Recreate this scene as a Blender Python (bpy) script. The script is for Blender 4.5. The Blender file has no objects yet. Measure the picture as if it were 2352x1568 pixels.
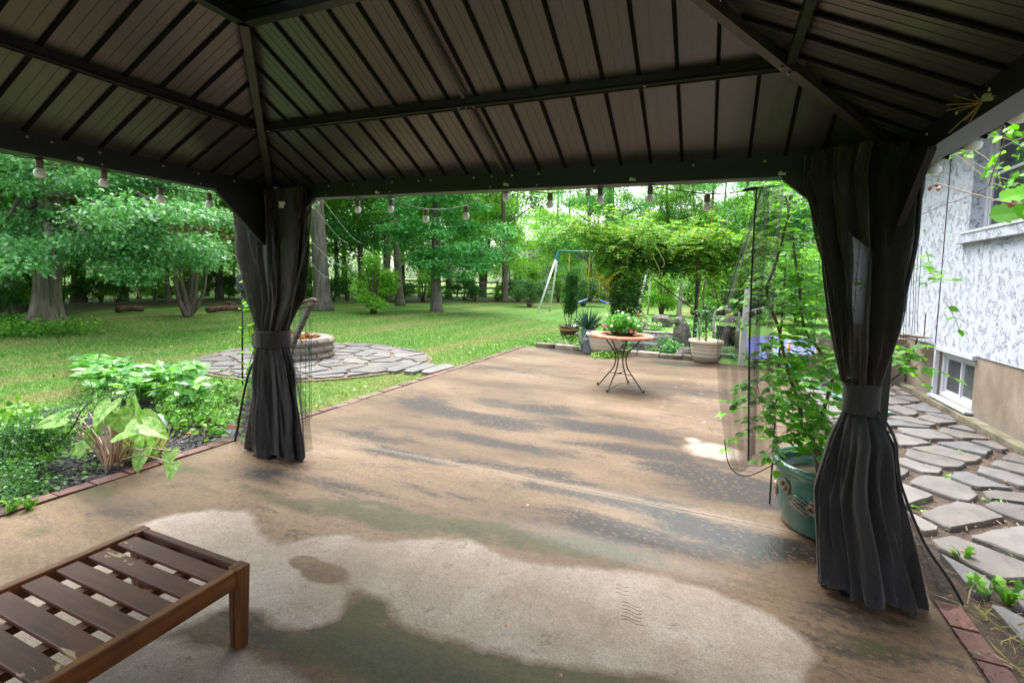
import bpy, math, random
import numpy as np
from mathutils import Vector, Matrix
random.seed(7); RNG = np.random.default_rng(7)
S = bpy.context.scene
C = S.collection

# ---------------------------------------------------------------- camera
FPX, CX, CY, EYE = 1115., 1176., 708., 1.5       # measured in a 2352 x 1568 view of the photograph
def _ray(x, y): return np.array([(x-CX)/FPX, (y-CY)/FPX, 1.])
_y = _ray(1645, 654); _y /= np.linalg.norm(_y)
_x = -_ray(-1490, 555); _x -= (_x@_y)*_y; _x /= np.linalg.norm(_x)
_z = np.cross(_x, _y)
if _z[1] > 0: _z = -_z
R = np.array([_x, _y, _z])                        # world = R @ camera (x right, y down, z forward)
cam_data = bpy.data.cameras.new('camera'); cam = bpy.data.objects.new('camera', cam_data); C.objects.link(cam)
cam_data.sensor_width = 36; cam_data.lens = 36*FPX/2352; cam_data.shift_y = -(784-CY)/2352
cam_data.clip_start = 0.05; cam_data.clip_end = 600
mw = Matrix.Identity(4)
for i in range(3):
    mw[i][0] = R[i, 0]; mw[i][1] = -R[i, 1]; mw[i][2] = -R[i, 2]
mw[0][3] = 0; mw[1][3] = 0; mw[2][3] = EYE
cam.matrix_world = mw
S.camera = cam

# ---------------------------------------------------------------- light
SUN_EL, SUN_ROT = math.radians(64), math.radians(315)
W = bpy.data.worlds.new('World'); S.world = W; W.use_nodes = True
nt = W.node_tree; nt.nodes.clear()
out = nt.nodes.new('ShaderNodeOutputWorld'); bg = nt.nodes.new('ShaderNodeBackground')
sky = nt.nodes.new('ShaderNodeTexSky'); sky.sky_type = 'NISHITA'; sky.sun_disc = False
sky.sun_elevation = SUN_EL; sky.sun_rotation = SUN_ROT; sky.air_density = 1.0; sky.dust_density = 4.0; sky.ozone_density = 1.0
hs = nt.nodes.new('ShaderNodeHueSaturation'); hs.inputs['Saturation'].default_value = 0.30   # overcast: the cloud takes most of the blue out
nt.links.new(sky.outputs[0], hs.inputs['Color']); nt.links.new(hs.outputs[0], bg.inputs[0])
bg.inputs[1].default_value = 0.15
nt.links.new(bg.outputs[0], out.inputs[0])
sun_d = bpy.data.lights.new('sun', 'SUN'); sun_d.energy = 1.4; sun_d.angle = math.radians(50); sun_d.color = (1, .96, .9)
sun = bpy.data.objects.new('sun', sun_d); C.objects.link(sun)
# the direction the light comes from, matching the sky texture's sun
sd = Vector((math.sin(SUN_ROT)*math.cos(SUN_EL), math.cos(SUN_ROT)*math.cos(SUN_EL), math.sin(SUN_EL)))
sun.rotation_euler = sd.to_track_quat('Z', 'Y').to_euler()
S.view_settings.view_transform = 'Standard'; S.view_settings.look = 'None'
S.view_settings.exposure = 2.15; S.view_settings.gamma = 1; S.view_settings.use_curve_mapping = False
S.cycles.max_bounces = 8; S.cycles.transparent_max_bounces = 24

# ---------------------------------------------------------------- photo measurements -> places in the world
def wd(x, y): return R @ _ray(x, y)
def G(x, y, z=0.):                                 # where a pixel's ray meets height z
    d = wd(x, y); return d*(z-EYE)/d[2] + np.array([0, 0, EYE])
def AY(x, y, Y): d = wd(x, y); return d*Y/d[1] + np.array([0, 0, EYE])
def AX(x, y, X): d = wd(x, y); return d*X/d[0] + np.array([0, 0, EYE])
def PD(x, y, dep): return R @ (_ray(x, y)*dep) + np.array([0, 0, EYE])

# ---------------------------------------------------------------- mesh builder
class MB:
    def __init__(s): s.v = []; s.f = []; s.n = 0
    def add(s, verts, faces):
        verts = np.asarray(verts, float).reshape(-1, 3)
        if isinstance(faces, np.ndarray): s.f.append(faces + s.n)
        else:
            by = {}
            for f in faces: by.setdefault(len(f), []).append(f)
            for k, fs in by.items(): s.f.append(np.array(fs) + s.n)
        s.v.append(verts); s.n += len(verts)
    def box(s, c, d, rot=None, taper=1.0):
        a, b, e = d[0]/2, d[1]/2, d[2]/2
        v = np.array([[x*(taper if z < 0 else 1), y*(taper if z < 0 else 1), z] for z in (-e, e) for (x, y) in ((-a, -b), (a, -b), (a, b), (-a, b))])
        if rot is not None: v = v @ np.array(rot).T
        s.add(v + np.array(c), [(0, 3, 2, 1), (4, 5, 6, 7), (0, 1, 5, 4), (1, 2, 6, 5), (2, 3, 7, 6), (3, 0, 4, 7)])
    def bar(s, p, q, w, h, up=(0, 0, 1)):           # box beam from p to q
        p = np.array(p, float); q = np.array(q, float); d = q-p; L = np.linalg.norm(d); d /= L
        u = np.array(up, float); u -= (u@d)*d; u /= np.linalg.norm(u); sd_ = np.cross(d, u)
        s.box((p+q)/2, (L, w, h), rot=np.stack([d, sd_, u], 1))
    def tube(s, pts, r, seg=8, cap=True):
        pts = np.array(pts, float); n = len(pts)
        r = np.full(n, r) if np.isscalar(r) else np.array(r, float)
        t = np.gradient(pts, axis=0); t /= np.linalg.norm(t, axis=1)[:, None] + 1e-12
        u = np.array([0, 0, 1.]) if abs(t[0][2]) < .9 else np.array([1., 0, 0])
        vs = []
        for i in range(n):
            u = u - (u@t[i])*t[i]; u /= np.linalg.norm(u) + 1e-12; w_ = np.cross(t[i], u)
            a = np.arange(seg)*2*np.pi/seg
            vs.append(pts[i] + r[i]*(np.cos(a)[:, None]*u + np.sin(a)[:, None]*w_))
        v = np.concatenate(vs); f = []
        for i in range(n-1):
            for j in range(seg):
                k = (j+1) % seg; f.append((i*seg+j, i*seg+k, (i+1)*seg+k, (i+1)*seg+j))
        if cap: f.append(tuple(range(seg-1, -1, -1))); f.append(tuple((n-1)*seg+j for j in range(seg)))
        s.add(v, f)
    def lathe(s, prof, c=(0, 0, 0), seg=32, sx=1, sy=1, wob=0):   # prof: (radius, z)
        n = len(prof); v = []
        for r, z in prof:
            for j in range(seg):
                a = j*2*math.pi/seg; v.append((c[0]+r*sx*math.cos(a), c[1]+r*sy*math.sin(a), c[2]+z))
        f = [(i*seg+j, i*seg+(j+1) % seg, (i+1)*seg+(j+1) % seg, (i+1)*seg+j) for i in range(n-1) for j in range(seg)]
        s.add(v, f)
    def sphere(s, c, r, seg=12, rings=8, sc=(1, 1, 1)):
        pr = [(math.sin(math.pi*i/rings)*1.0, -math.cos(math.pi*i/rings)) for i in range(rings+1)]
        v = []; 
        for a, z in pr:
            for j in range(seg):
                t = j*2*math.pi/seg; v.append((c[0]+r*sc[0]*a*math.cos(t), c[1]+r*sc[1]*a*math.sin(t), c[2]+r*sc[2]*z))
        f = [(i*seg+j, i*seg+(j+1) % seg, (i+1)*seg+(j+1) % seg, (i+1)*seg+j) for i in range(rings) for j in range(seg)]
        s.add(v, f)
    def prism(s, poly, z0, z1, frame=None):          # poly: 2D counter-clockwise, z0 bottom, z1 top
        n = len(poly)
        v = np.array([[p[0], p[1], z0] for p in poly] + [[p[0], p[1], z1] for p in poly], float)
        if frame is not None:
            o, a, b, c_ = frame; v = o + v[:, :1]*a + v[:, 1:2]*b + v[:, 2:]*c_
        s.add(v, [tuple(range(n-1, -1, -1)), tuple(range(n, 2*n))] + [(i, (i+1) % n, n+(i+1) % n, n+i) for i in range(n)])
    def scatter(s, tv, tf, pos, axis, nrm, size):    # copies of a small template, one island each
        pos = np.asarray(pos); n = len(pos)
        if n == 0: return
        y = axis/(np.linalg.norm(axis, axis=1)[:, None]+1e-9)
        z = nrm - (nrm*y).sum(1)[:, None]*y; z /= np.linalg.norm(z, axis=1)[:, None]+1e-9
        x = np.cross(y, z); size = np.broadcast_to(size, (n,))
        v = pos[:, None, :] + size[:, None, None]*(tv[None, :, 0:1]*x[:, None, :] + tv[None, :, 1:2]*y[:, None, :] + tv[None, :, 2:3]*z[:, None, :])
        k = len(tv); f = (np.array(tf)[None, :, :] + (np.arange(n)*k)[:, None, None]).reshape(-1, len(tf[0]))
        s.add(v.reshape(-1, 3), f)
    def mesh(s, name, m=None, smooth=False, off=(0, 0, 0)):
        me = bpy.data.meshes.new(name)
        if not s.v: return me
        v = np.concatenate(s.v) - np.array(off)
        me.vertices.add(len(v)); me.vertices.foreach_set('co', v.astype(np.float32).ravel())
        lt = np.concatenate([np.full(len(f), f.shape[1]) for f in s.f]); lv = np.concatenate([f.ravel() for f in s.f])
        ls = np.concatenate([[0], np.cumsum(lt)[:-1]])
        me.loops.add(len(lv)); me.loops.foreach_set('vertex_index', lv.astype(np.int32))
        me.polygons.add(len(lt)); me.polygons.foreach_set('loop_start', ls.astype(np.int32)); me.polygons.foreach_set('loop_total', lt.astype(np.int32))
        me.polygons.foreach_set('use_smooth', np.full(len(lt), bool(smooth)))
        me.update(calc_edges=True); me.validate()
        if m: me.materials.append(m)
        return me
    def build(s, name, m, parent=None, smooth=False, auto=None):
        off = root_loc(parent)
        me = s.mesh(name, m, smooth, off)
        o = bpy.data.objects.new(name, me); C.objects.link(o)
        if parent: o.parent = parent
        return o

def root_loc(p):
    t = np.zeros(3)
    while p is not None:
        t = t + np.array(p.location); p = p.parent
    return t
def thing(name, label, cat, loc=(0, 0, 0), group=None, kind=None):
    o = bpy.data.objects.new(name, None); C.objects.link(o); o.location = tuple(float(q) for q in loc); o.empty_display_size = .1
    return tag(o, label, cat, group, kind)
def tag(o, label=None, cat=None, group=None, kind=None):
    if label: o['label'] = label
    if cat: o['category'] = cat
    if group: o['group'] = group
    if kind: o['kind'] = kind
    return o
def inst(name, me, parent=None, loc=(0, 0, 0), rot=(0, 0, 0), scale=(1, 1, 1)):
    o = bpy.data.objects.new(name, me); C.objects.link(o)
    if parent: o.parent = parent
    o.location = tuple(np.array(loc, float) - root_loc(parent)); o.rotation_euler = rot
    o.scale = (scale,)*3 if np.isscalar(scale) else scale
    return o
def copy_tree(o, parent=None):
    c = o.copy(); C.objects.link(c)
    if parent: c.parent = parent
    for ch in list(o.children): copy_tree(ch, c)
    return c
def bevel(o, w=.004, seg=2):
    m = o.modifiers.new('bevel', 'BEVEL'); m.width = w; m.segments = seg; m.limit_method = 'ANGLE'; return o

# ---------------------------------------------------------------- materials
class NB:
    def __init__(s, name):
        s.m = bpy.data.materials.new(name); s.m.use_nodes = True; s.t = s.m.node_tree; s.t.nodes.clear()
        s.out = s.t.nodes.new('ShaderNodeOutputMaterial')
    def n(s, typ, **kw):
        o = s.t.nodes.new(typ)
        for k, v in kw.items(): setattr(o, k, v)
        return o
    def l(s, a, b): s.t.links.new(a, b)
    def coord(s, scale=(1, 1, 1), kind='Object', rot=(0, 0, 0)):
        t = s.n('ShaderNodeTexCoord'); mp = s.n('ShaderNodeMapping'); mp.inputs['Scale'].default_value = scale; mp.inputs['Rotation'].default_value = rot
        if kind == 'World':
            g = s.n('ShaderNodeNewGeometry'); s.l(g.outputs['Position'], mp.inputs[0])
        else: s.l(t.outputs[kind], mp.inputs[0])
        return mp.outputs[0]
    def noise(s, scale, detail=4, vec=None, rough=.55, dist=0):
        o = s.n('ShaderNodeTexNoise'); o.inputs['Scale'].default_value = scale; o.inputs['Detail'].default_value = detail
        o.inputs['Roughness'].default_value = rough; o.inputs['Distortion'].default_value = dist
        if vec is not None: s.l(vec, o.inputs['Vector'])
        return o.outputs['Fac']
    def ramp(s, fac, stops, interp='LINEAR'):
        o = s.n('ShaderNodeValToRGB'); o.color_ramp.interpolation = interp
        el = o.color_ramp.elements
        while len(el) < len(stops): el.new(.5)
        for e, (p, c) in zip(el, stops):
            e.position = p; e.color = (*c, 1) if isinstance(c, tuple) else (c, c, c, 1)
        s.l(fac, o.inputs[0]); return o.outputs[0]
    def mix(s, fac, a, b, mode='MIX'):
        o = s.n('ShaderNodeMix', data_type='RGBA', blend_type=mode)
        for sock, v in ((o.inputs[0], fac), (o.inputs[6], a), (o.inputs[7], b)):
            if isinstance(v, bpy.types.NodeSocket): s.l(v, sock)
            elif isinstance(v, tuple): sock.default_value = (*v, 1)
            else: sock.default_value = v
        return o.outputs[2]
    def math(s, op, a, b=0., clamp=False):
        o = s.n('ShaderNodeMath', operation=op, use_clamp=clamp)
        for sock, v in ((o.inputs[0], a), (o.inputs[1], b)):
            if isinstance(v, bpy.types.NodeSocket): s.l(v, sock)
            else: sock.default_value = v
        return o.outputs[0]
    def attr(s, name):
        o = s.n('ShaderNodeAttribute'); o.attribute_name = name; return o.outputs['Fac']
    def rnd(s): return s.n('ShaderNodeNewGeometry').outputs['Random Per Island']
    def objrnd(s): return s.n('ShaderNodeObjectInfo').outputs['Random']
    def bump(s, h, strength=.3, dist=.01):
        o = s.n('ShaderNodeBump'); o.inputs['Strength'].default_value = strength; o.inputs['Distance'].default_value = dist
        s.l(h, o.inputs['Height']); return o.outputs[0]
    def pbr(s, col, rough=.6, metal=0., normal=None, spec=None, coat=None):
        o = s.n('ShaderNodeBsdfPrincipled')
        def put(k, v):
            if isinstance(v, bpy.types.NodeSocket): s.l(v, o.inputs[k])
            elif isinstance(v, tuple): o.inputs[k].default_value = (*v, 1)
            else: o.inputs[k].default_value = v
        put('Base Color', col); put('Roughness', rough); put('Metallic', metal)
        if normal is not None: s.l(normal, o.inputs['Normal'])
        if spec is not None: put('Specular IOR Level', spec)
        if coat is not None: put('Coat Weight', coat); o.inputs['Coat Roughness'].default_value = .08
        return o.outputs[0]
    def done(s, sh): s.l(sh, s.out.inputs[0]); return s.m

def simple(name, c, rough=.6, metal=0., var=.25, scale=8., bump=0., bscale=60., coord='Object', spec=None, coat=None, stretch=(1, 1, 1)):
    b = NB(name); v = b.coord(stretch, coord)
    lo = tuple(q*(1-var) for q in c); hi = tuple(min(1, q*(1+var)) for q in c)
    col = b.ramp(b.noise(scale, 5, v), [(.3, lo), (.7, hi)])
    nm = b.bump(b.noise(bscale, 3, v), bump, .01) if bump else None
    return b.done(b.pbr(col, rough, metal, nm, spec, coat))

def leafmat(name, cols, rough=.42, trans=.3, clump=1.5, spec=.4, ydry=0.):
    b = NB(name)
    col = b.ramp(b.rnd(), [(i/(len(cols)-1)*.9+.05, c) for i, c in enumerate(cols)])
    nz = b.noise(clump, 3, b.coord((1, 1, 1), 'World'))
    m2 = b.ramp(nz, [(.3, .72), (.7, 1.25)])
    col = b.mix(1., col, m2, 'MULTIPLY')
    t = b.ramp(b.objrnd(), [(0, (.86, .95, .8)), (.5, (1, 1, 1)), (1, (1.15, 1.08, .95))])
    col = b.mix(1., col, t, 'MULTIPLY')
    p = b.pbr(col, rough, spec=spec)
    tr = b.n('ShaderNodeBsdfTranslucent'); c2 = b.mix(1., col, (1.5, 1.5, .7), 'MULTIPLY'); b.l(c2, tr.inputs[0])
    ms = b.n('ShaderNodeMixShader'); ms.inputs[0].default_value = trans; b.l(p, ms.inputs[1]); b.l(tr.outputs[0], ms.inputs[2])
    return b.done(ms.outputs[0])

M = {}
M['leaf_oak'] = leafmat('oak_leaf', [(.055, .20, .075), (.10, .32, .12), (.21, .46, .20)], rough=.36, spec=.6)
M['leaf_mid'] = leafmat('wood_leaf', [(.06, .19, .03), (.13, .34, .05), (.25, .50, .08)], trans=.42)
M['leaf_maple'] = leafmat('maple_leaf', [(.05, .22, .06), (.09, .36, .11), (.17, .50, .16)])
M['leaf_light'] = leafmat('young_leaf', [(.10, .28, .03), (.17, .42, .05), (.28, .52, .08)], trans=.45)
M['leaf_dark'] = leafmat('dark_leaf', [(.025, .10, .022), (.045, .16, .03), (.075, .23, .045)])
M['leaf_far'] = leafmat('far_leaf', [(.10, .24, .08), (.16, .33, .09), (.26, .44, .12)], clump=.3)
M['leaf_wist'] = leafmat('wisteria_leaf', [(.045, .17, .025), (.09, .29, .035), (.18, .40, .05), (.46, .46, .08)], trans=.38, clump=3)
M['leaf_box'] = leafmat('boxwood_leaf', [(.02, .09, .02), (.04, .16, .03), (.09, .25, .05)], clump=8)
M['leaf_vine'] = leafmat('vine_leaf', [(.06, .21, .012), (.11, .34, .02), (.20, .48, .035)], trans=.45, clump=4)
M['leaf_peony'] = leafmat('peony_leaf', [(.05, .20, .05), (.09, .31, .08), (.18, .44, .08)], clump=5, spec=.6, rough=.35)
M['leaf_weed'] = leafmat('weed_leaf', [(.05, .17, .02), (.10, .28, .03), (.18, .38, .05)], clump=5)
M['leaf_yucca'] = leafmat('yucca_blade', [(.03, .08, .06), (.05, .12, .08), (.08, .16, .11)], trans=.1)
M['leaf_brown'] = leafmat('dead_leaf', [(.20, .08, .03), (.35, .16, .06), (.5, .25, .1)], trans=.2)
M['petal_white'] = leafmat('white_petal', [(.75, .7, .72), (.85, .82, .84)], trans=.3)
M['petal_pink'] = leafmat('pink_petal', [(.6, .04, .13), (.75, .08, .22), (.8, .25, .3)], trans=.3)
M['bloom_dry'] = leafmat('faded_bloom', [(.45, .25, .2), (.6, .4, .33), (.35, .12, .12)], trans=.3)

def mk_bark(name, lo, hi, sc=14, z=.18):
    b = NB(name); v = b.coord((1, 1, z), 'Object')
    a = b.noise(sc, 6, v, .65, .6); g = b.noise(1.6, 3, b.coord((1, 1, 1), 'World'))
    col = b.ramp(a, [(.32, lo), (.62, hi)]); col = b.mix(b.ramp(g, [(.5, 0.), (.75, .55)]), col, (.07, .10, .045))
    return b.done(b.pbr(col, .85, normal=b.bump(a, .9, .05)))
M['bark'] = mk_bark('bark', (.035, .028, .022), (.17, .14, .11))
M['bark_pale'] = mk_bark('pale_bark', (.045, .038, .03), (.20, .175, .145), 11, .12)
M['bark_big'] = mk_bark('oak_bark', (.03, .026, .02), (.24, .20, .155), 9, .13)
M['twig'] = simple('twig', (.10, .065, .04), .7, var=.4, scale=20)
M['stem_green'] = simple('green_stem', (.18, .30, .07), .5)
M['stem_pink'] = simple('pinkish_stem', (.30, .20, .13), .5, var=.35, scale=15, stretch=(1, 1, .2))

# lawn: mown grass with paler, drier mowing bands
b = NB('lawn'); v = b.coord((1, 1, 1), 'Object')
n1 = b.noise(.55, 4, b.coord((1.7, .16, 1), 'Object', (0, 0, math.radians(24)))); n2 = b.noise(6, 5, v); n3 = b.noise(90, 4, v)
g = b.ramp(n1, [(.36, (.08, .20, .03)), (.5, (.11, .235, .04)), (.6, (.18, .24, .065)), (.74, (.27, .245, .11))])
g = b.mix(1., g, b.ramp(n2, [(.3, .72), (.7, 1.22)]), 'MULTIPLY'); g = b.mix(1., g, b.ramp(n3, [(.3, .55), (.7, 1.3)]), 'MULTIPLY')
M['lawn'] = b.done(b.pbr(g, .85, normal=b.bump(n3, .9, .03), spec=.2))
b = NB('grass_blade'); r = b.rnd(); n1b = b.noise(.55, 4, b.coord((1.7, .16, 1), 'World', (0, 0, math.radians(24))))
g = b.ramp(r, [(0, (.09, .24, .035)), (.6, (.16, .37, .055)), (.82, (.25, .42, .10)), (1, (.48, .44, .22))])
g = b.mix(b.ramp(n1b, [(.46, 0.), (.64, .8)]), g, (.36, .33, .14))
tr = b.n('ShaderNodeBsdfTranslucent'); b.l(g, tr.inputs[0]); ms = b.n('ShaderNodeMixShader'); ms.inputs[0].default_value = .3
b.l(b.pbr(g, .5, spec=.3), ms.inputs[1]); b.l(tr.outputs[0], ms.inputs[2]); M['blade'] = b.done(ms.outputs[0])
b = NB('soil'); v = b.coord(); n = b.noise(22, 8, v, .7); n2 = b.noise(2.5, 3, v)
M['soil'] = b.done(b.pbr(b.mix(1., b.ramp(n, [(.3, (.022, .014, .010)), (.55, (.065, .043, .029)), (.75, (.14, .10, .07))]), b.ramp(n2, [(.35, .7), (.65, 1.2)]), 'MULTIPLY'), .9, normal=b.bump(n, 1., .02)))
b = NB('sandy_soil'); v = b.coord(); n = b.noise(25, 8, v, .7)
M['sandy'] = b.done(b.pbr(b.ramp(n, [(.3, (.08, .055, .035)), (.6, (.20, .145, .095)), (.8, (.30, .23, .155))]), .95, normal=b.bump(n, .8, .015)))
b = NB('mulch_ground'); v = b.coord((1, 1, 1)); n = b.noise(40, 8, v, .75, .5)
M['mulch'] = b.done(b.pbr(b.ramp(n, [(.35, (.006, .006, .008)), (.6, (.03, .03, .036)), (.8, (.09, .09, .10))]), .7, normal=b.bump(n, 1., .03)))
b = NB('mulch_chip'); r = b.rnd()
M['chip'] = b.done(b.pbr(b.ramp(r, [(0, (.006, .006, .008)), (.7, (.03, .03, .036)), (.93, (.07, .072, .085)), (1, (.14, .09, .06))]), .55))
b = NB('forest_floor'); v = b.coord(); n = b.noise(3, 8, v, .7); n2 = b.noise(.35, 3, v)
M['floor'] = b.done(b.pbr(b.mix(b.ramp(n2, [(.4, 0.), (.6, 1.)]), b.ramp(n, [(.3, (.03, .022, .012)), (.7, (.11, .075, .04))]), b.ramp(n, [(.3, (.04, .09, .015)), (.7, (.10, .20, .03))])), .9, normal=b.bump(n, .6, .05)))

# slate / flagstone: each stone takes its own tint
b = NB('flagstone'); v = b.coord((1, 1, 1)); n = b.noise(3.5, 7, v, .65, .4); n2 = b.noise(60, 5, v); o = b.objrnd()
base = b.ramp(o, [(0, (.085, .079, .077)), (.3, (.128, .116, .106)), (.6, (.108, .108, .112)), (1, (.165, .15, .137))])
col = b.mix(1., base, b.ramp(n, [(.3, .72), (.55, 1.), (.75, 1.2)]), 'MULTIPLY'); col = b.mix(b.ramp(n2, [(.62, 0.), (.75, .5)]), col, (.10, .085, .07))
M['flag'] = b.done(b.pbr(col, b.ramp(n, [(.3, .42), (.7, .7)]), normal=b.bump(b.math('ADD', n, b.math('MULTIPLY', n2, .25)), .55, .02)))
b = NB('slate_step'); v = b.coord((1, 1, 1)); n = b.noise(7, 7, v, .65)
M['slate'] = b.done(b.pbr(b.ramp(n, [(.3, (.11, .11, .11)), (.7, (.26, .25, .24))]), .5, normal=b.bump(n, .5, .02)))
b = NB('brick'); v = b.coord((1, 1, 1), 'World'); n = b.noise(30, 6, v, .7); n2 = b.noise(4, 3, v); o = b.objrnd()
col = b.ramp(o, [(0, (.08, .035, .028)), (.6, (.15, .058, .045)), (1, (.13, .08, .06))]); col = b.mix(1., col, b.ramp(n, [(.3, .6), (.7, 1.25)]), 'MULTIPLY'); col = b.mix(b.ramp(n2, [(.5, 0.), (.7, .5)]), col, (.06, .06, .035))
M['brick'] = b.done(b.pbr(col, .65, normal=b.bump(n, .6, .01)))
b = NB('rock'); v = b.coord((1, 1, 1)); n = b.noise(9, 10, v, .75); n2 = b.noise(1.7, 3, v)
M['rock'] = b.done(b.pbr(b.mix(b.ramp(n2, [(.5, 0.), (.65, .8)]), b.ramp(n, [(.3, (.06, .055, .05)), (.5, (.19, .175, .15)), (.7, (.33, .30, .26))]), (.10, .12, .05)), .85, normal=b.bump(n, 1., .12)))
b = NB('pit_block'); v = b.coord((1, 1, 1), 'World'); n = b.noise(28, 7, v, .7); o = b.objrnd()
M['block'] = b.done(b.pbr(b.mix(1., b.ramp(o, [(0, (.19, .16, .13)), (1, (.30, .26, .21))]), b.ramp(n, [(.3, .6), (.7, 1.25)]), 'MULTIPLY'), .9, normal=b.bump(n, 1., .02)))

# patio slab: stained, brushed concrete; 'dry', 'moss' and 'dark' are where it is bleached dry, mossy and blackened
b = NB('patio_concrete'); v = b.coord((1, 1, 1))
edge = b.noise(7, 6, v, .6); fine = b.noise(120, 4, v, .7); grain = b.noise(34, 5, v, .7)
streak = b.noise(2.6, 11, b.coord((.55, 1.5, 1), 'Object', (0, 0, math.radians(-9))), .76, .5); big = b.noise(.9, 4, b.coord((.6, 1.3, 1)))
spk = b.n('ShaderNodeTexVoronoi'); spk.inputs['Scale'].default_value = 26; b.l(b.coord((.8, 1.3, 1)), spk.inputs[0])
spot = b.ramp(b.math('ADD', spk.outputs['Distance'], b.math('MULTIPLY', b.math('SUBTRACT', grain, .5), .8)), [(.18, 1.), (.32, 0.)])
dry = b.ramp(b.math('ADD', b.attr('dry'), b.math('MULTIPLY', b.math('SUBTRACT', edge, .5), .42)), [(.40, 0.), (.50, .75), (.62, 1.)])
dmask = b.math('ADD', b.attr('dark'), b.math('ADD', b.math('MULTIPLY', b.math('SUBTRACT', streak, .5), 3.4), b.math('MULTIPLY', b.math('SUBTRACT', grain, .5), 1.3))); dark = b.ramp(dmask, [(.16, 0.), (.34, .55), (.66, 1.)])
mossm = b.ramp(b.math('ADD', b.attr('moss'), b.math('MULTIPLY', b.math('SUBTRACT', b.math('MULTIPLY', b.math('ADD', streak, edge), .5), .5), 1.8)), [(.22, 0.), (.62, 1.)])
wet = b.ramp(big, [(.32, (.070, .043, .023)), (.45, (.115, .073, .040)), (.6, (.165, .111, .066)), (.75, (.23, .168, .113))])
wet = b.mix(b.math('MULTIPLY', dark, b.math('SUBTRACT', 1.0, b.math('MULTIPLY', spot, .6))), wet, (.022, .017, .014))
wet = b.mix(b.math('MULTIPLY', mossm, .8), wet, (.038, .043, .010))
wet = b.mix(1., wet, b.ramp(streak, [(.33, .62), (.55, 1.0), (.7, 1.25)]), 'MULTIPLY')
drc = b.ramp(b.noise(2.2, 6, v, .6), [(.3, (.205, .165, .128)), (.5, (.265, .222, .182)), (.72, (.335, .30, .265))])
crack = b.ramp(b.noise(9, 8, v, .75, 1.2), [(.34, .62), (.41, 1.)])
drc = b.mix(1., drc, crack, 'MULTIPLY')
rim = b.math('MULTIPLY', b.math('MULTIPLY', dry, b.math('SUBTRACT', 1., dry)), 2.2)
col = b.mix(dry, wet, drc); col = b.mix(rim, col, (.12, .085, .058)); col = b.mix(1., col, b.ramp(grain, [(.3, .74), (.7, 1.22)]), 'MULTIPLY') if False else b.mix(b.mix(dry, (1., 1., 1.), (.35, .35, .35)), col, b.mix(1., col, b.ramp(grain, [(.3, .66), (.7, 1.30)]), 'MULTIPLY')); col = b.mix(1., col, b.ramp(fine, [(.35, .76), (.65, 1.2)]), 'MULTIPLY')
col = b.mix(b.math('MULTIPLY', b.attr('pale'), .75), col, (.33, .30, .26))
rgh = b.mix(dry, b.ramp(b.math('ADD', b.attr('gloss'), b.math('MULTIPLY', b.math('SUBTRACT', streak, .5), .5)), [(.1, .62), (.35, .42), (.9, .16)]), (.85, .85, .85))
nm = b.bump(b.math('ADD', b.math('MULTIPLY', fine, .5), b.math('ADD', grain, b.math('MULTIPLY', streak, .6))), .42, .008)
M['patio'] = b.done(b.pbr(col, rgh, normal=nm, spec=b.ramp(b.attr('gloss'), [(0, .28), (.8, .6)])))
M['mortar'] = simple('joint_filler', (.05, .045, .035), .9, bump=.5)
M['concrete'] = simple('old_concrete', (.30, .25, .19), .85, var=.4, scale=4, bump=.6, bscale=50)
M['mossy_conc'] = simple('mossy_concrete', (.13, .12, .08), .85, var=.6, scale=5, bump=.6, bscale=50)

# gazebo metal
b = NB('roof_sheet'); v = b.coord((1, 1, 1)); n = b.noise(.8, 2, v); f = b.noise(300, 2, v)
M['sheet'] = b.done(b.pbr(b.ramp(f, [(.3, (.103, .098, .092)), (.7, (.147, .140, .132))]), b.ramp(n, [(.3, .27), (.7, .36)]), .75, spec=.5))
M['frame'] = simple('gazebo_frame', (.010, .009, .0085), .42, .1, var=.3, scale=40, bump=.05, bscale=200)
M['frame2'] = simple('gazebo_rafter', (.022, .019, .017), .36, .3, var=.2, scale=40)
M['rafter'] = simple('flat_rafter', (.075, .068, .062), .35, .6, var=.15)
M['cup'] = simple('cupola_skylit_blue', (.05, .11, .20), .3, .5, var=.3, scale=3)  # blue base colour paints in the sky light entering the cupola
M['swing'] = simple('swing_white', (.72, .73, .75), .45, var=.1, scale=6)
M['rib'] = simple('roof_rib', (.006, .0055, .0055), .8, 0., spec=.1)
M['bolt'] = simple('bolt', (.35, .33, .28), .4, .7)

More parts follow.
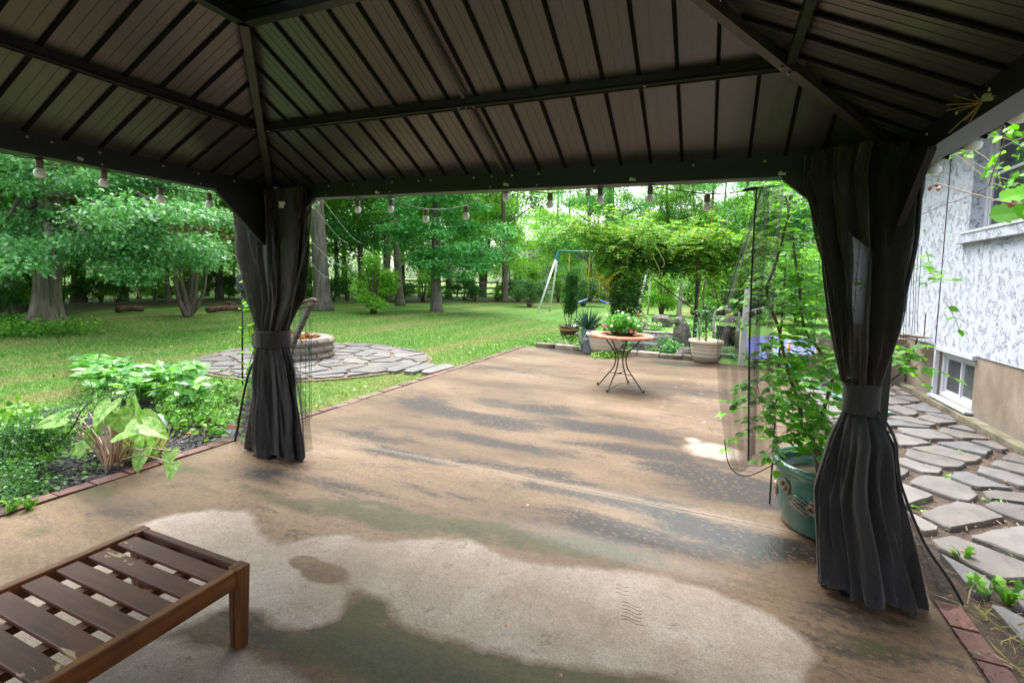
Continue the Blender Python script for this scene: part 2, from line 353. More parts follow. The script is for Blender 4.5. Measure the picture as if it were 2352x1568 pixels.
def fabric(name, col, alpha, weave=500):
    b = NB(name); v = b.coord((1.6, 1.6, .22)); n = b.noise(4, 5, v); f = b.noise(weave, 1, b.coord((1, 1, .25)))
    c = b.mix(1., b.ramp(n, [(.3, tuple(q*.65 for q in col)), (.7, tuple(q*1.35 for q in col))]), b.ramp(f, [(.3, .6), (.7, 1.4)]), 'MULTIPLY')
    p = b.n('ShaderNodeBsdfPrincipled'); b.l(c, p.inputs['Base Color']); p.inputs['Roughness'].default_value = .8; p.inputs['Sheen Weight'].default_value = .35; p.inputs['Sheen Roughness'].default_value = .4; p.inputs['Sheen Tint'].default_value = (.6, .57, .55, 1)
    p.inputs['Specular IOR Level'].default_value = .2
    b.l(b.bump(b.math('ADD', b.noise(7, 5, b.coord((1, 1, .6)), .6, .8), b.math('MULTIPLY', f, .08)), .6, .03), p.inputs['Normal'])
    if alpha >= 1: return b.done(p.outputs[0])
    t = b.n('ShaderNodeBsdfTransparent'); ms = b.n('ShaderNodeMixShader')
    # a net: threads block, holes let through; seen edge-on the threads close up
    lw = b.n('ShaderNodeLayerWeight'); lw.inputs[0].default_value = .35
    a = b.math('ADD', b.ramp(n, [(.36, alpha-.14), (.55, alpha+.05)]), b.math('MULTIPLY', lw.outputs['Facing'], .6*(1-alpha)), True)
    b.l(a, ms.inputs[0]); b.l(t.outputs[0], ms.inputs[1]); b.l(p.outputs[0], ms.inputs[2])
    return b.done(ms.outputs[0])
M['curtain'] = fabric('curtain_net', (.024, .020, .018), .82)
M['curtain_low'] = fabric('curtain_skirt', (.024, .023, .025), .95)
M['sheer'] = fabric('sheer_net', (.04, .04, .045), .36)
M['band'] = fabric('tie_band', (.03, .028, .03), 1.)
M['black'] = simple('black_metal', (.012, .012, .013), .4, .3)
M['zip'] = simple('zip_tape', (.012, .012, .013), .7)
M['wire'] = simple('dark_wire', (.015, .02, .016), .5, .3)
M['green_wire'] = simple('green_wire', (.02, .07, .045), .5)
M['bulb'] = NB('frosted_bulb'); _b = M['bulb']; M['bulb'] = _b.done(_b.pbr((.85, .85, .84), .2, spec=.5, coat=.3))
M['socket'] = simple('bulb_socket', (.16, .12, .085), .5, var=.3, scale=30)
M['clip'] = simple('clip', (.45, .43, .30), .5, var=.4, scale=50)

# house
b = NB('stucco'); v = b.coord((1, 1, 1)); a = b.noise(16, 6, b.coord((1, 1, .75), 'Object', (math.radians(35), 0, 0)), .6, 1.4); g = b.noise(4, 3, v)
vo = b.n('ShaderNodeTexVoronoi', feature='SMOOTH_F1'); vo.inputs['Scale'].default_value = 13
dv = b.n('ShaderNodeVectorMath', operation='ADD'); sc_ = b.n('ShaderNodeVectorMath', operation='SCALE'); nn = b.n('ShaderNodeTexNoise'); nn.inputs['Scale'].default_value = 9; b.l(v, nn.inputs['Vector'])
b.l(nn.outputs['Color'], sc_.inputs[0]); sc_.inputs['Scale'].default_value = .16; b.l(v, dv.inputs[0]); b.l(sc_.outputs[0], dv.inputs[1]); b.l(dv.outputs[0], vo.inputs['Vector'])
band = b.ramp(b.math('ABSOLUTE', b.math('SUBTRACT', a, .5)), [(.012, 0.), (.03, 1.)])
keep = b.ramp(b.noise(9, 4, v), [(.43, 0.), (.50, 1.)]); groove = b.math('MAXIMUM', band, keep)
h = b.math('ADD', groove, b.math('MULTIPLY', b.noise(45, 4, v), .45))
M['stucco'] = b.done(b.pbr(b.mix(b.math('SUBTRACT', 1., groove), b.mix(b.ramp(g, [(.4, 0.), (.8, .3)]), (.44, .475, .56), (.37, .40, .47)), (.33, .355, .42)), .95, spec=.1, normal=b.bump(h, 1., .02)))  # strokes also get a darker base colour: relief shade painted in
b = NB('foundation'); v = b.coord((1, 1, 1)); n = b.noise(3.2, 6, b.coord((1, 1, .6)), .65); n2 = b.noise(60, 5, v)
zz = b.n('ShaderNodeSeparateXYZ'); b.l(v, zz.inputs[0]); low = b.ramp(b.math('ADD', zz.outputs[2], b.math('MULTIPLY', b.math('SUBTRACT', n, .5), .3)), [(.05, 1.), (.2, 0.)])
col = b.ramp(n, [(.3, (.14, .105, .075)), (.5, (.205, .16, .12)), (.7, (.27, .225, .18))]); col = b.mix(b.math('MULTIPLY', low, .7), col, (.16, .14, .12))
M['found'] = b.done(b.pbr(b.mix(1., col, b.ramp(n2, [(.3, .85), (.7, 1.1)]), 'MULTIPLY'), .85, normal=b.bump(n2, .4, .01)))
M['white'] = simple('white_paint', (.46, .48, .53), .45, var=.06, scale=6)
M['soffit'] = simple('soffit_paint', (.42, .40, .34), .6, var=.12, scale=5)
b = NB('window_glass'); M['glass'] = b.done(b.pbr((.02, .024, .03), .04, spec=1.))
b = NB('basement_pane'); M['pane'] = b.done(b.pbr((.07, .085, .085), .12, spec=.8))
M['screen'] = simple('insect_screen', (.05, .05, .058), .6)
# wood
b = NB('stained_wood'); v = b.coord((1, 1, 1)); 
def woodgrain(b, axis):
    s_ = [26, 26, 26]; s_[axis] = 1.6
    return b.noise(1.6, 7, b.coord(tuple(s_)), .65, .8)
def mk_wood(name, axis, c1, c2, c3, rough=.38, peel=True):
    b = NB(name); g = woodgrain(b, axis); big = b.noise(5, 5, b.coord((1, 1, 1), 'World'))
    col = b.ramp(g, [(.3, c1), (.5, c2), (.72, c3)])
    col = b.mix(b.ramp(big, [(.45, 0.), (.7, .5)]), col, tuple(q*.55 for q in c1))
    rg = rough
    if peel:
        s_ = [9, 9, 9]; s_[axis] = 3.5
        pn = b.noise(1.5, 9, b.coord(tuple(s_), 'World'), .68, .3)
        k = b.noise(1.7, 2, b.coord((1, 1, 1), 'World')); pm = b.ramp(b.math('MULTIPLY', pn, b.ramp(k, [(.45, .6), (.62, 1.12)])), [(.655, 0.), (.67, 1.)])
        col = b.mix(pm, col, (.42, .28, .16))
    return b.done(b.pbr(col, rg, normal=b.bump(g, .25, .004), spec=.5, coat=.04))
M['wood_x'] = mk_wood('slat_wood', 0, (.048, .012, .007), (.100, .028, .016), (.155, .052, .030), .55)
M['wood_y'] = mk_wood('rail_wood', 1, (.06, .017, .004), (.17, .052, .010), (.30, .105, .018), .5, False)
M['wood_z'] = mk_wood('leg_wood', 2, (.06, .017, .004), (.15, .046, .010), (.26, .088, .016), .5, False)
M['raw_wood'] = simple('grey_wood', (.22, .19, .16), .8, var=.4, scale=6, bump=.4)
M['log'] = mk_bark('rotting_log', (.03, .015, .01), (.14, .07, .045), 8, .4)

# ================================================================ geometry helpers
def clip(poly, a, b, c):            # keep a*x + b*y <= c
    o = []
    for i in range(len(poly)):
        p, q = poly[i], poly[(i+1) % len(poly)]
        dp, dq = a*p[0]+b*p[1]-c, a*q[0]+b*q[1]-c
        if dp <= 0: o.append(p)
        if dp*dq < 0:
            t = dp/(dp-dq); o.append((p[0]+t*(q[0]-p[0]), p[1]+t*(q[1]-p[1])))
    return o
def area(poly): return .5*sum(poly[i][0]*poly[(i+1) % len(poly)][1]-poly[(i+1) % len(poly)][0]*poly[i][1] for i in range(len(poly)))
def inside(px, py, poly):
    n = len(poly); r = np.zeros(px.shape, bool)
    for i in range(n):
        x0, y0 = poly[i][:2]; x1, y1 = poly[(i+1) % n][:2]
        c = ((y0 > py) != (y1 > py)) & (px < (x1-x0)*(py-y0)/((y1-y0) + 1e-12)+x0); r ^= c
    return r
def polydist(px, py, poly):         # signed, positive inside
    d = np.full(px.shape, 1e9); n = len(poly)
    for i in range(n):
        a = np.array(poly[i][:2]); e = np.array(poly[(i+1) % n][:2])-a; L = e@e+1e-12
        t = np.clip(((px-a[0])*e[0]+(py-a[1])*e[1])/L, 0, 1)
        d = np.minimum(d, np.hypot(px-a[0]-t*e[0], py-a[1]-t*e[1]))
    return np.where(inside(px, py, poly), d, -d)
LEAF_V = np.array([[0, 0, 0], [.32, .45, .06], [0, 1, -.06], [-.32, .45, .06]]); LEAF_F = [(0, 1, 2), (0, 2, 3)]
BROAD_V = np.array([[0, 0, 0], [.36, .25, .05], [.34, .62, .04], [0, 1, -.10], [-.34, .62, .04], [-.36, .25, .05], [0, .5, 0]])
BROAD_F = [(0, 1, 6), (1, 2, 6), (2, 3, 6), (3, 4, 6), (4, 5, 6), (5, 0, 6)]
LOBE_V = np.array([[0, 0, 0], [.10, .25, .02], [.38, .32, .05], [.14, .5, .02], [.30, .75, .03], [0, 1, -.08], [-.30, .75, .03], [-.14, .5, .02], [-.38, .32, .05], [-.10, .25, .02]])
LOBE_F = [(0, 1, 9), (1, 2, 3), (1, 3, 7), (1, 7, 9), (9, 7, 8), (3, 4, 5), (3, 5, 7), (7, 5, 6)]
BLADE_V = np.array([[-.03, 0, 0], [.03, 0, 0], [0, 1, .0]]); BLADE_F = [(0, 1, 2)]
GR_V = np.array([[-.06, 0, 0], [.06, 0, 0], [.05, .6, .08], [0, 1, .35], [-.05, .6, .08]]); GR_F = [(0, 1, 2), (0, 2, 4), (4, 2, 3)]
def rvec(n, up=0.): 
    v = RNG.normal(size=(n, 3)); v /= np.linalg.norm(v, axis=1)[:, None]; v[:, 2] += up; return v
def pad_leaves(mb, c, rad, n, size, tv=LEAF_V, tf=LEAF_F, flat=.4, up=1.4, droop=-.25, shell=.5):
    """a bough of leaves: a flattened clump, leaves mostly facing the sky, pointing outwards"""
    d = rvec(n); r = RNG.random(n)**shell
    p = d*r[:, None]*np.array([rad, rad, rad*flat]); 
    p += RNG.normal(size=(n, 3))*size*.6
    ax = d*np.array([1, 1, .25]) + RNG.normal(size=(n, 3))*.5; ax[:, 2] += droop
    nr = RNG.normal(size=(n, 3))*.55; nr[:, 2] += up
    mb.scatter(tv, tf, p+np.array(c), ax, nr, size*(.65+.7*RNG.random(n)))
def blob(name, m, c, r, seed=0, parent=None, sc=(1, 1, 1), amp=.25, sub=3):
    rg = np.random.default_rng(seed); mb = MB(); seg, ring = 10, 6
    a = rg.normal(size=(5, 3))*1.6; ph = rg.random(5)*6; v = []
    for i in range(ring+1):
        for j in range(seg):
            t = math.pi*i/ring; q = 2*math.pi*j/seg; d = np.array([math.sin(t)*math.cos(q), math.sin(t)*math.sin(q), math.cos(t)])
            k = 1+amp*sum(math.sin(a[w]@d+ph[w]) for w in range(5))/2.2
            k = round(k*5)/5*.7+k*.3+rg.normal()*.07
            v.append(np.array(c)+d*k*r*np.array(sc))
    f = [(i*seg+j, (i+1)*seg+j, (i+1)*seg+(j+1) % seg, i*seg+(j+1) % seg) for i in range(ring) for j in range(seg)]
    mb.add(v, f); return mb.build(name, m, parent)

# ================================================================ the ground
mb = MB(); mb.add([(-140, -60, -.02), (90, -60, -.02), (90, 170, -.02), (-140, 170, -.02)], [(0, 1, 2, 3)])
lawn = tag(mb.build('lawn', M['lawn']), 'mown green lawn with paler mowing bands', kind='structure')
PX0, PX1, PY0, PY1 = -3.80, 1.04, -2.2, 10.02
SLAB = .006
# the patio slab with its stains
stp = .03; nx = int((PX1-PX0)/stp)+1; ny = int((PY1-PY0)/stp)+1
gx, gy = np.meshgrid(np.linspace(PX0, PX1, nx), np.linspace(PY0, PY1, ny))
zz_ = SLAB + .004*np.sin(gx*1.3+gy*.7) * 0
v = np.stack([gx, gy, np.full(gx.shape, SLAB)], -1).reshape(-1, 3)
ii = (np.arange(ny-1)[:, None]*nx + np.arange(nx-1)[None, :]).ravel()
mb = MB(); mb.add(v, np.stack([ii, ii+1, ii+nx+1, ii+nx], 1))
mb.add([(PX0, PY0, -.1), (PX1, PY0, -.1), (PX1, PY1, -.1), (PX0, PY1, -.1), (PX0, PY0, SLAB), (PX1, PY0, SLAB), (PX1, PY1, SLAB), (PX0, PY1, SLAB)], [(0, 1, 5, 4), (1, 2, 6, 5), (2, 3, 7, 6), (3, 0, 4, 7)])
patio = mb.build('patio', M['patio']); tag(patio, 'stained concrete patio slab, wet brown with bleached dry patches', kind='structure')
dry1 = [(300, 1225), (330, 1200), (400, 1180), (480, 1170), (560, 1172), (585, 1190), (597, 1225), (643, 1248), (744, 1227), (809, 1227), (835, 1240), (896, 1243), (1014, 1232), (1079, 1240), (1123, 1259), (1166, 1280), (1254, 1294), (1363, 1304), (1528, 1320), (1640, 1355), (1700, 1380), (1770, 1410), (1820, 1440), (1860, 1480), (1880, 1510), (1850, 1540), (1835, 1600), (1660, 1600), (1528, 1551), (1363, 1538), (1254, 1525), (1145, 1495), (1101, 1490), (1057, 1469), (983, 1460), (940, 1442), (905, 1416), (887, 1381), (853, 1364), (818, 1357), (796, 1368), (787, 1399), (770, 1425), (730, 1438), (687, 1447), (643, 1436), (600, 1410), (565, 1397), (520, 1392), (470, 1420), (373, 1462), (416, 1464), (429, 1482), (487, 1488), (552, 1498), (585, 1505), (611, 1521), (650, 1532), (698, 1563), (730, 1620), (100, 1700), (0, 1600), (0, 1420), (120, 1330), (240, 1262)]
def gp(l): return [tuple(G(x, y, SLAB)[:2]) for x, y in l]
D1 = gp(dry1)
px, py = v[:, 0], v[:, 1]
sd1 = polydist(px, py, D1)
dryv = np.clip(.5+sd1/.22, 0, 1)
def spots(l):
    o = np.zeros(len(px))
    for x, y, rx, ry, s_ in l:                      # photo x, y and radii in metres along X, Y
        g_ = G(x, y, SLAB); o = np.maximum(o, s_*np.exp(-(((px-g_[0])/rx)**2+((py-g_[1])/ry)**2)))
    return o
wetsp = spots([(700, 1290, .09, .06, 1), (745, 1315, .14, .08, 1), (722, 1300, .1, .05, .8)])
dryv = np.clip(dryv - wetsp*1.2, 0, 1)
dryv = np.maximum(dryv, spots([(1640, 1035, .30, .26, .95), (1590, 1010, .12, .12, .7), (810, 985, .15, .08, .35)]))
moss = spots([(850, 1185, .55, .10, .75), (1000, 1200, .7, .09, .7), (1200, 1230, .6, .08, .8), (1360, 1255, .35, .08, .8), (680, 1160, .3, .08, .6), (840, 1410, .10, .14, 1), (870, 1480, .3, .11, 1), (990, 1510, .3, .10, 1.05), (1120, 1545, .3, .08, 1), (1300, 1580, .4, .08, 1), (740, 1500, .25, .07, .7), (1400, 1600, .5, .1, .9), (420, 1075, .3, .1, .5), (230, 1130, .25, .12, .55), (90, 1220, .15, .1, .4), (600, 1130, .4, .08, .45), (2000, 1480, .15, .12, .45), (900, 1560, .3, .05, .9)])
moss = np.maximum(moss*1.2, .28*np.exp(-(((px-PX0)/.22)**2))*(py < 4))
dark = 1.6*spots([(1250, 940, .7, .2, .5), (900, 1040, .5, .1, .35), (250, 1160, .4, .12, .3), (760, 1110, .5, .1, .4), (1180, 1075, .7, .1, .4), (1400, 1150, .7, .1, .5), (1000, 1130, .4, .08, .3), (980, 930, .45, .25, .6), (1100, 960, .9, .22, .55), (1380, 985, .9, .2, .6), (1480, 1040, .8, .16, .55), (1650, 1100, .7, .2, .7), (1730, 1140, .5, .2, .6), (1100, 1010, .9, .12, .45), (850, 1000, .6, .12, .5), (1450, 1230, .6, .14, .6), (1700, 1240, .5, .14, .7), (1560, 1190, .5, .12, .5), (1340, 1110, .8, .1, .3), (1330, 808, .7, .35, .8), (1560, 835, .5, .25, .8), (1180, 850, .8, .3, .25), (620, 1090, .3, .15, .4), (1950, 1440, .25, .25, .35), (560, 1440, .3, .07, .35), (1600, 900, .8, .4, .15), (880, 1515, .3, .08, .6), (1000, 1540, .3, .06, .7)])
gloss = spots([(1700, 1240, .6, .25, 1.), (1800, 1270, .3, .2, 1.), (1560, 1180, .7, .2, .6), (1450, 1270, .6, .12, .6), (1050, 1290, .1, .05, .2), (1330, 810, 1.2, .5, .5), (1560, 840, .8, .5, .6)])
pale = np.zeros(len(px))
def seg_mark(p, q, w_, s_):
    global pale
    p = np.array(p); q = np.array(q); e = q-p; t = np.clip(((px-p[0])*e[0]+(py-p[1])*e[1])/(e@e), 0, 1); d = np.hypot(px-p[0]-t*e[0], py-p[1]-t*e[1])
    pale = np.maximum(pale, s_*np.clip(1-d/w_, 0, 1))
seg_mark((PX0, 3.34), (PX1, 3.34), .035, .35)
rr = random.Random(3)
for _ in range(70):
    g_ = G(rr.gauss(1620, 70), rr.gauss(890, 40), SLAB); a_ = rr.random()*3.1; L_ = rr.random()*.04+.005
    seg_mark(g_[:2], (g_[0]+math.cos(a_)*L_, g_[1]+math.sin(a_)*L_*.6), .02, .9)
me = patio.data; nv = len(me.vertices)
for nm_, arr in (('dry', dryv), ('moss', moss), ('dark', dark), ('gloss', gloss), ('pale', pale)):
    a_ = me.attributes.new(nm_, 'FLOAT', 'POINT'); full = np.zeros(nv, np.float32); full[:len(arr)] = arr; a_.data.foreach_set('value', full)
# control joint cut across the slab, and the shoe print
mb = MB(); mb.box(((PX0+PX1)/2, 3.34, SLAB+.0012), (PX1-PX0-.02, .005, .002)); mb.build('control_joint', simple('joint_grit', (.20, .165, .13), .9, var=.6, scale=30), patio)
mb = MB()
for k in range(6):
    for y0, sc in ((0, 1.), ):
        g_ = G(1450+(k % 2)*3, 1388+k*8, SLAB); 
        mb.tube([(g_[0]-.045+.09*t/6, g_[1]+.007*math.sin(t*1.05), SLAB+.0004) for t in range(7)], .0016, 4)
for k in range(3):
    g_ = G(1428, 1345+k*9, SLAB); mb.tube([(g_[0]-.03+.06*t/5, g_[1]+.006*math.sin(t*1.4), SLAB+.0004) for t in range(6)], .0014, 4)
mb.build('shoe_print', simple('dried_mud', (.19, .125, .08), .9, var=.5, scale=60), patio)

# brick edging: every brick its own piece, in two lines along the slab
def brick_line(x, y0, y1, wid, name, lab):
    mb = MB(); mb.box((x, (y0+y1)/2, -.055), (wid-.012, y1-y0, .10)); base = tag(mb.build(name, M['mortar']), lab, kind='structure')
    mesh = MB(); mesh.box((0, 0, 0), (wid, .197, .07)); me_ = mesh.mesh('brick', M['brick'])
    y = y0+.1; 
    while y < y1:
        o = inst('brick', me_, base, (x+random.uniform(-.006, .006), y, -.022+random.uniform(-.005, .005)), (random.uniform(-.02, .02), random.uniform(-.03, .03), random.uniform(-.025, .025)), (1, random.uniform(.97, 1.), 1)); y += .207
    return base
brick_line(-3.862, -1.0, 10.0, .10, 'brick_edging', 'line of red bricks sunk along the left edge of the patio')
brick_line(1.105, -.4, 3.0, .10, 'brick_edging', 'line of worn red bricks along the right edge of the patio')

# ---- mulch bed on the left
bed = [(-3.93, -1.5), (-3.93, 3.45), (-4.5, 3.9), (-5.3, 3.9), (-6.0, 3.4), (-6.35, 2.5), (-6.2, 1.2), (-5.9, -1.5)]
mb = MB(); mb.prism(bed, -.06, .0); tag(mb.build('mulch_bed', M['mulch']), 'bed of black shredded mulch beside the patio', kind='structure')
def scatter_in(poly, n):
    xs = [p[0] for p in poly]; ys = [p[1] for p in poly]; o = np.zeros((0, 2))
    while len(o) < n:
        q = np.stack([RNG.uniform(min(xs), max(xs), n*2), RNG.uniform(min(ys), max(ys), n*2)], 1)
        o = np.concatenate([o, q[inside(q[:, 0], q[:, 1], poly)]])
    return o[:n]
CH_V = np.array([[-.12, 0, 0], [.12, 0, 0], [.10, 1, 0], [-.08, 1, 0], [0, .5, .10]]); CH_F = [(0, 1, 4), (1, 2, 4), (2, 3, 4), (3, 0, 4)]
def chips(name, poly, n, size, m, label, z=.006):
    q = scatter_in(poly, n); p = np.column_stack([q, z+RNG.random(n)*.015]); ax = RNG.normal(size=(n, 3)); ax[:, 2] *= .25; nr = RNG.normal(size=(n, 3))*.35; nr[:, 2] += 1
    mb = MB(); mb.scatter(CH_V, CH_F, p, ax, nr, size*(.4+RNG.random(n)**2*1.3)); return tag(mb.build(name, m), label, 'mulch', kind='stuff')
chips('mulch_chips', bed, 11000, .05, M['chip'], 'black shredded bark chips lying on the garden bed')

# ---- flagstones laid in soil: irregular stones from a relaxed cell pattern
def cells(poly, pts):
    out_ = []
    P_ = np.array(pts)
    for i, p in enumerate(P_):
        c = list(poly); d = np.hypot(*(P_-p).T); 
        for j in np.argsort(d)[1:16]:
            q = P_[j]; m_ = (p+q)/2; n_ = q-p; c = clip(c, n_[0], n_[1], n_@m_)
            if len(c) < 3: break
        if len(c) >= 3: out_.append(c)
    return out_
def stone_mesh(poly, gap, th, rg):
    c = np.mean(poly, 0); pl = list(poly)
    n = len(pl)
    for i in range(n):                              # inset every side by the gap
        a = np.array(poly[i]); b_ = np.array(poly[(i+1) % n]); e = b_-a; L = np.hypot(*e)
        if L < 1e-4: continue
        nn_ = np.array([e[1], -e[0]])/L; g_ = gap*(.6+rg.random()*1.3); pl = clip(pl, nn_[0], nn_[1], nn_@a-g_)
        if len(pl) < 3: return None
    if area(pl) < .006: return None
    o = []
    for i in range(len(pl)):                        # rough broken edges and cut corners
        a = np.array(pl[i]); b_ = np.array(pl[(i+1) % len(pl)]); L = np.hypot(*(b_-a)); k = max(1, int(L/.10))
        for t in range(k):
            q = a+(b_-a)*((t+(.32 if t == 0 and L > .12 else 0))/k); o.append(tuple(q + rg.normal(size=2)*.007))
            if t == 0 and k > 0 and L > .12: o[-1] = tuple(a+(b_-a)*min(.25, .02/L)+rg.normal(size=2)*.004); 
        if L > .12: o.append(tuple(b_-(b_-a)*min(.25, .022/L)+rg.normal(size=2)*.004))
    c = np.mean(o, 0); return o, c
def lay(parent, cl, z, th, gap, mat, rg, seamat=None, name='flagstone', tilt=.012):
    k = 0
    for poly in cl:
        r_ = stone_mesh(poly, gap, th, rg)
        if r_ is None: continue
        o, c = r_; mb = MB(); n = len(o); q = np.array(o)-c
        top = np.column_stack([q*.975, np.full(n, th)+rg.normal(size=n)*.0015]); mid = np.column_stack([q, np.full(n, th-.010)]); bot = np.column_stack([q*1.01, np.full(n, -.03)])
        mb.add(np.concatenate([bot, mid, top]), [tuple(range(2*n, 3*n))] + [(i, (i+1) % n, n+(i+1) % n, n+i) for i in range(n)] + [(n+i, n+(i+1) % n, 2*n+(i+1) % n, 2*n+i) for i in range(n)])
        inst(name, mb.mesh(name, mat), parent, (c[0], c[1], z+rg.normal()*.003), (rg.normal()*tilt, rg.normal()*tilt, 0)); k += 1
    return k
rg = np.random.default_rng(5)
pathpoly = [(1.045, -.8), (2.84, -.8), (2.84, 9.45), (1.045, 9.45)]
mb = MB(); mb.prism(pathpoly, -.08, .0); sp = tag(mb.build('side_path', M['soil']), 'dirt path with irregular grey flagstones between patio and house', kind='structure')
pts = []
yy = 1.9; row = 0
while yy < 9.4:
    xx = 1.17+(.18 if row % 2 else .42)
    while xx < 2.85: pts.append((xx+rg.normal()*.13, yy+rg.normal()*.08)); xx += .56
    yy += .27; row += 1
pathstone = [(1.22, 1.55), (2.62, 1.55), (2.68, 9.35), (1.22, 9.35)]
lay(sp, cells(pathstone, pts), .012, .024, .030, M['flag'], rg)
chips('path_litter', pathpoly, 9000, .022, leafmat('bark_litter', [(.05, .03, .02), (.14, .08, .05), (.30, .2, .13), (.06, .045, .03)], trans=.05), 'brown bark crumbs lying between the flagstones by the house', .012)

# ---- fire pit circle
FC = np.array([-6.38, 6.48]); PC = np.array([-6.74, 6.36])
ring = [(FC[0]+1.95*math.cos(a)*(1+.03*math.sin(3*a)), FC[1]+1.93*math.sin(a)*(1+.03*math.cos(2*a))) for a in np.linspace(0, 2*math.pi, 40, endpoint=False)]
mb = MB(); mb.prism(ring, -.02, .006); fc = tag(mb.build('stone_circle', M['sandy']), 'round apron of flagstones set in sandy soil around the fire pit', kind='structure')
pts = []
for r_, n_ in ((.5, 7), (.85, 12), (1.22, 15), (1.58, 18), (1.86, 22)):
    for k in range(n_): a = 2*math.pi*(k+(.5*(n_ % 3)))/n_+rg.normal()*.07; q = r_+rg.normal()*.07; pts.append((FC[0]+q*math.cos(a)*1.02, FC[1]+q*math.sin(a)*.96))
cl = cells([(FC[0]+(p[0]-FC[0])*.975, FC[1]+(p[1]-FC[1])*.975) for p in ring], pts)
lay(fc, cl, .010, .018, .020, M['flag'], rg)
# slate steps between the circle and the patio
for (x, y, w_, d_, r_) in ((893, 842, .80, .25, .0), (926, 845, .86, .25, .1), (966, 847, .84, .27, .05), (1007, 849, .86, .27, 0)):
    g_ = G(x, y); mb = MB(); cc = [(-.5, -.4), (.35, -.5), (.5, .1), (.42, .5), (-.3, .42), (-.52, .15)]
    a = r_; mb.prism([(p[0]*w_, p[1]*d_) for p in cc], -.02, .035)
    o = inst('stepping_slate', mb.mesh('stepping_slate', M['flag']), None, (g_[0], g_[1], -.004), (.01, .01, a+math.pi/2+.02))
    tag(o, {893: 'long flat slate step nearest the fire pit circle', 926: 'second slate step from the fire pit circle', 966: 'third slate step, next to the one at the brick edge', 1007: 'pointed slate step touching the brick edge of the patio'}[x], 'stepping stone', 'slate steps between fire pit and patio')
# the fire pit: three courses of blocks
fp = thing('fire_pit', 'round fire pit of three courses of tumbled grey blocks', 'fire pit', (PC[0], PC[1], 0))
nb = 15
for c_ in range(3):
    for k in range(nb):
        a = 2*math.pi*(k+.5*(c_ % 2))/nb; r0, r1 = .40, .62; w0 = math.pi*2*r0/nb*.95/2; w1 = math.pi*2*r1/nb*.965/2; hh = .118
        mb = MB(); v_ = np.array([(r0, -w0, 0), (r1-.02, -w1, 0), (r1-.02, w1, 0), (r0, w0, 0), (r0, -w0, hh), (r1-.025, -w1+.006, hh), (r1-.025, w1-.006, hh), (r0, w0, hh), (r1+.012, -w1+.012, hh*.5), (r1+.012, w1-.012, hh*.5)])
        v_ += rg.normal(size=v_.shape)*.004
        mb.add(v_, [(0, 3, 2, 1), (4, 5, 6, 7), (0, 1, 5, 4), (2, 3, 7, 6), (3, 0, 4, 7), (1, 2, 9, 8), (8, 9, 6, 5), (1, 8, 5), (2, 6, 9)])
        o = inst('block', mb.mesh('block', M['block']), fp, (PC[0], PC[1], .004+c_*(hh+.004)), (0, 0, a+rg.normal()*.01)); bevel(o, .008, 1)
mb = MB(); q = rvec(70); pp = np.column_stack([PC[0]+RNG.normal(size=70)*.17, PC[1]+RNG.normal(size=70)*.17, .27+RNG.random(70)*.08])
mb.scatter(BROAD_V, BROAD_F, pp, RNG.normal(size=(70, 3)), rvec(70, .7), .16); mb.build('dead_leaves', M['leaf_brown'], fp)
mb = MB(); mb.lathe([(.001, .24), (.41, .22)], (PC[0], PC[1], 0), 20); mb.build('ash_bed', M['soil'], fp)

# ================================================================ gazebo
X0, X1, YF = -3.35, .80, 2.90; YB = YF-(X1-X0); GS = .49; GZ = 2.17
gz = thing('gazebo', 'black metal gazebo with hipped standing seam roof over the patio', 'gazebo', (X0, YF, 0))
cx0, cy0 = (X0+X1)/2, (YF+YB)/2; half = (X1-X0)/2; DC = 1.17; OV = .13
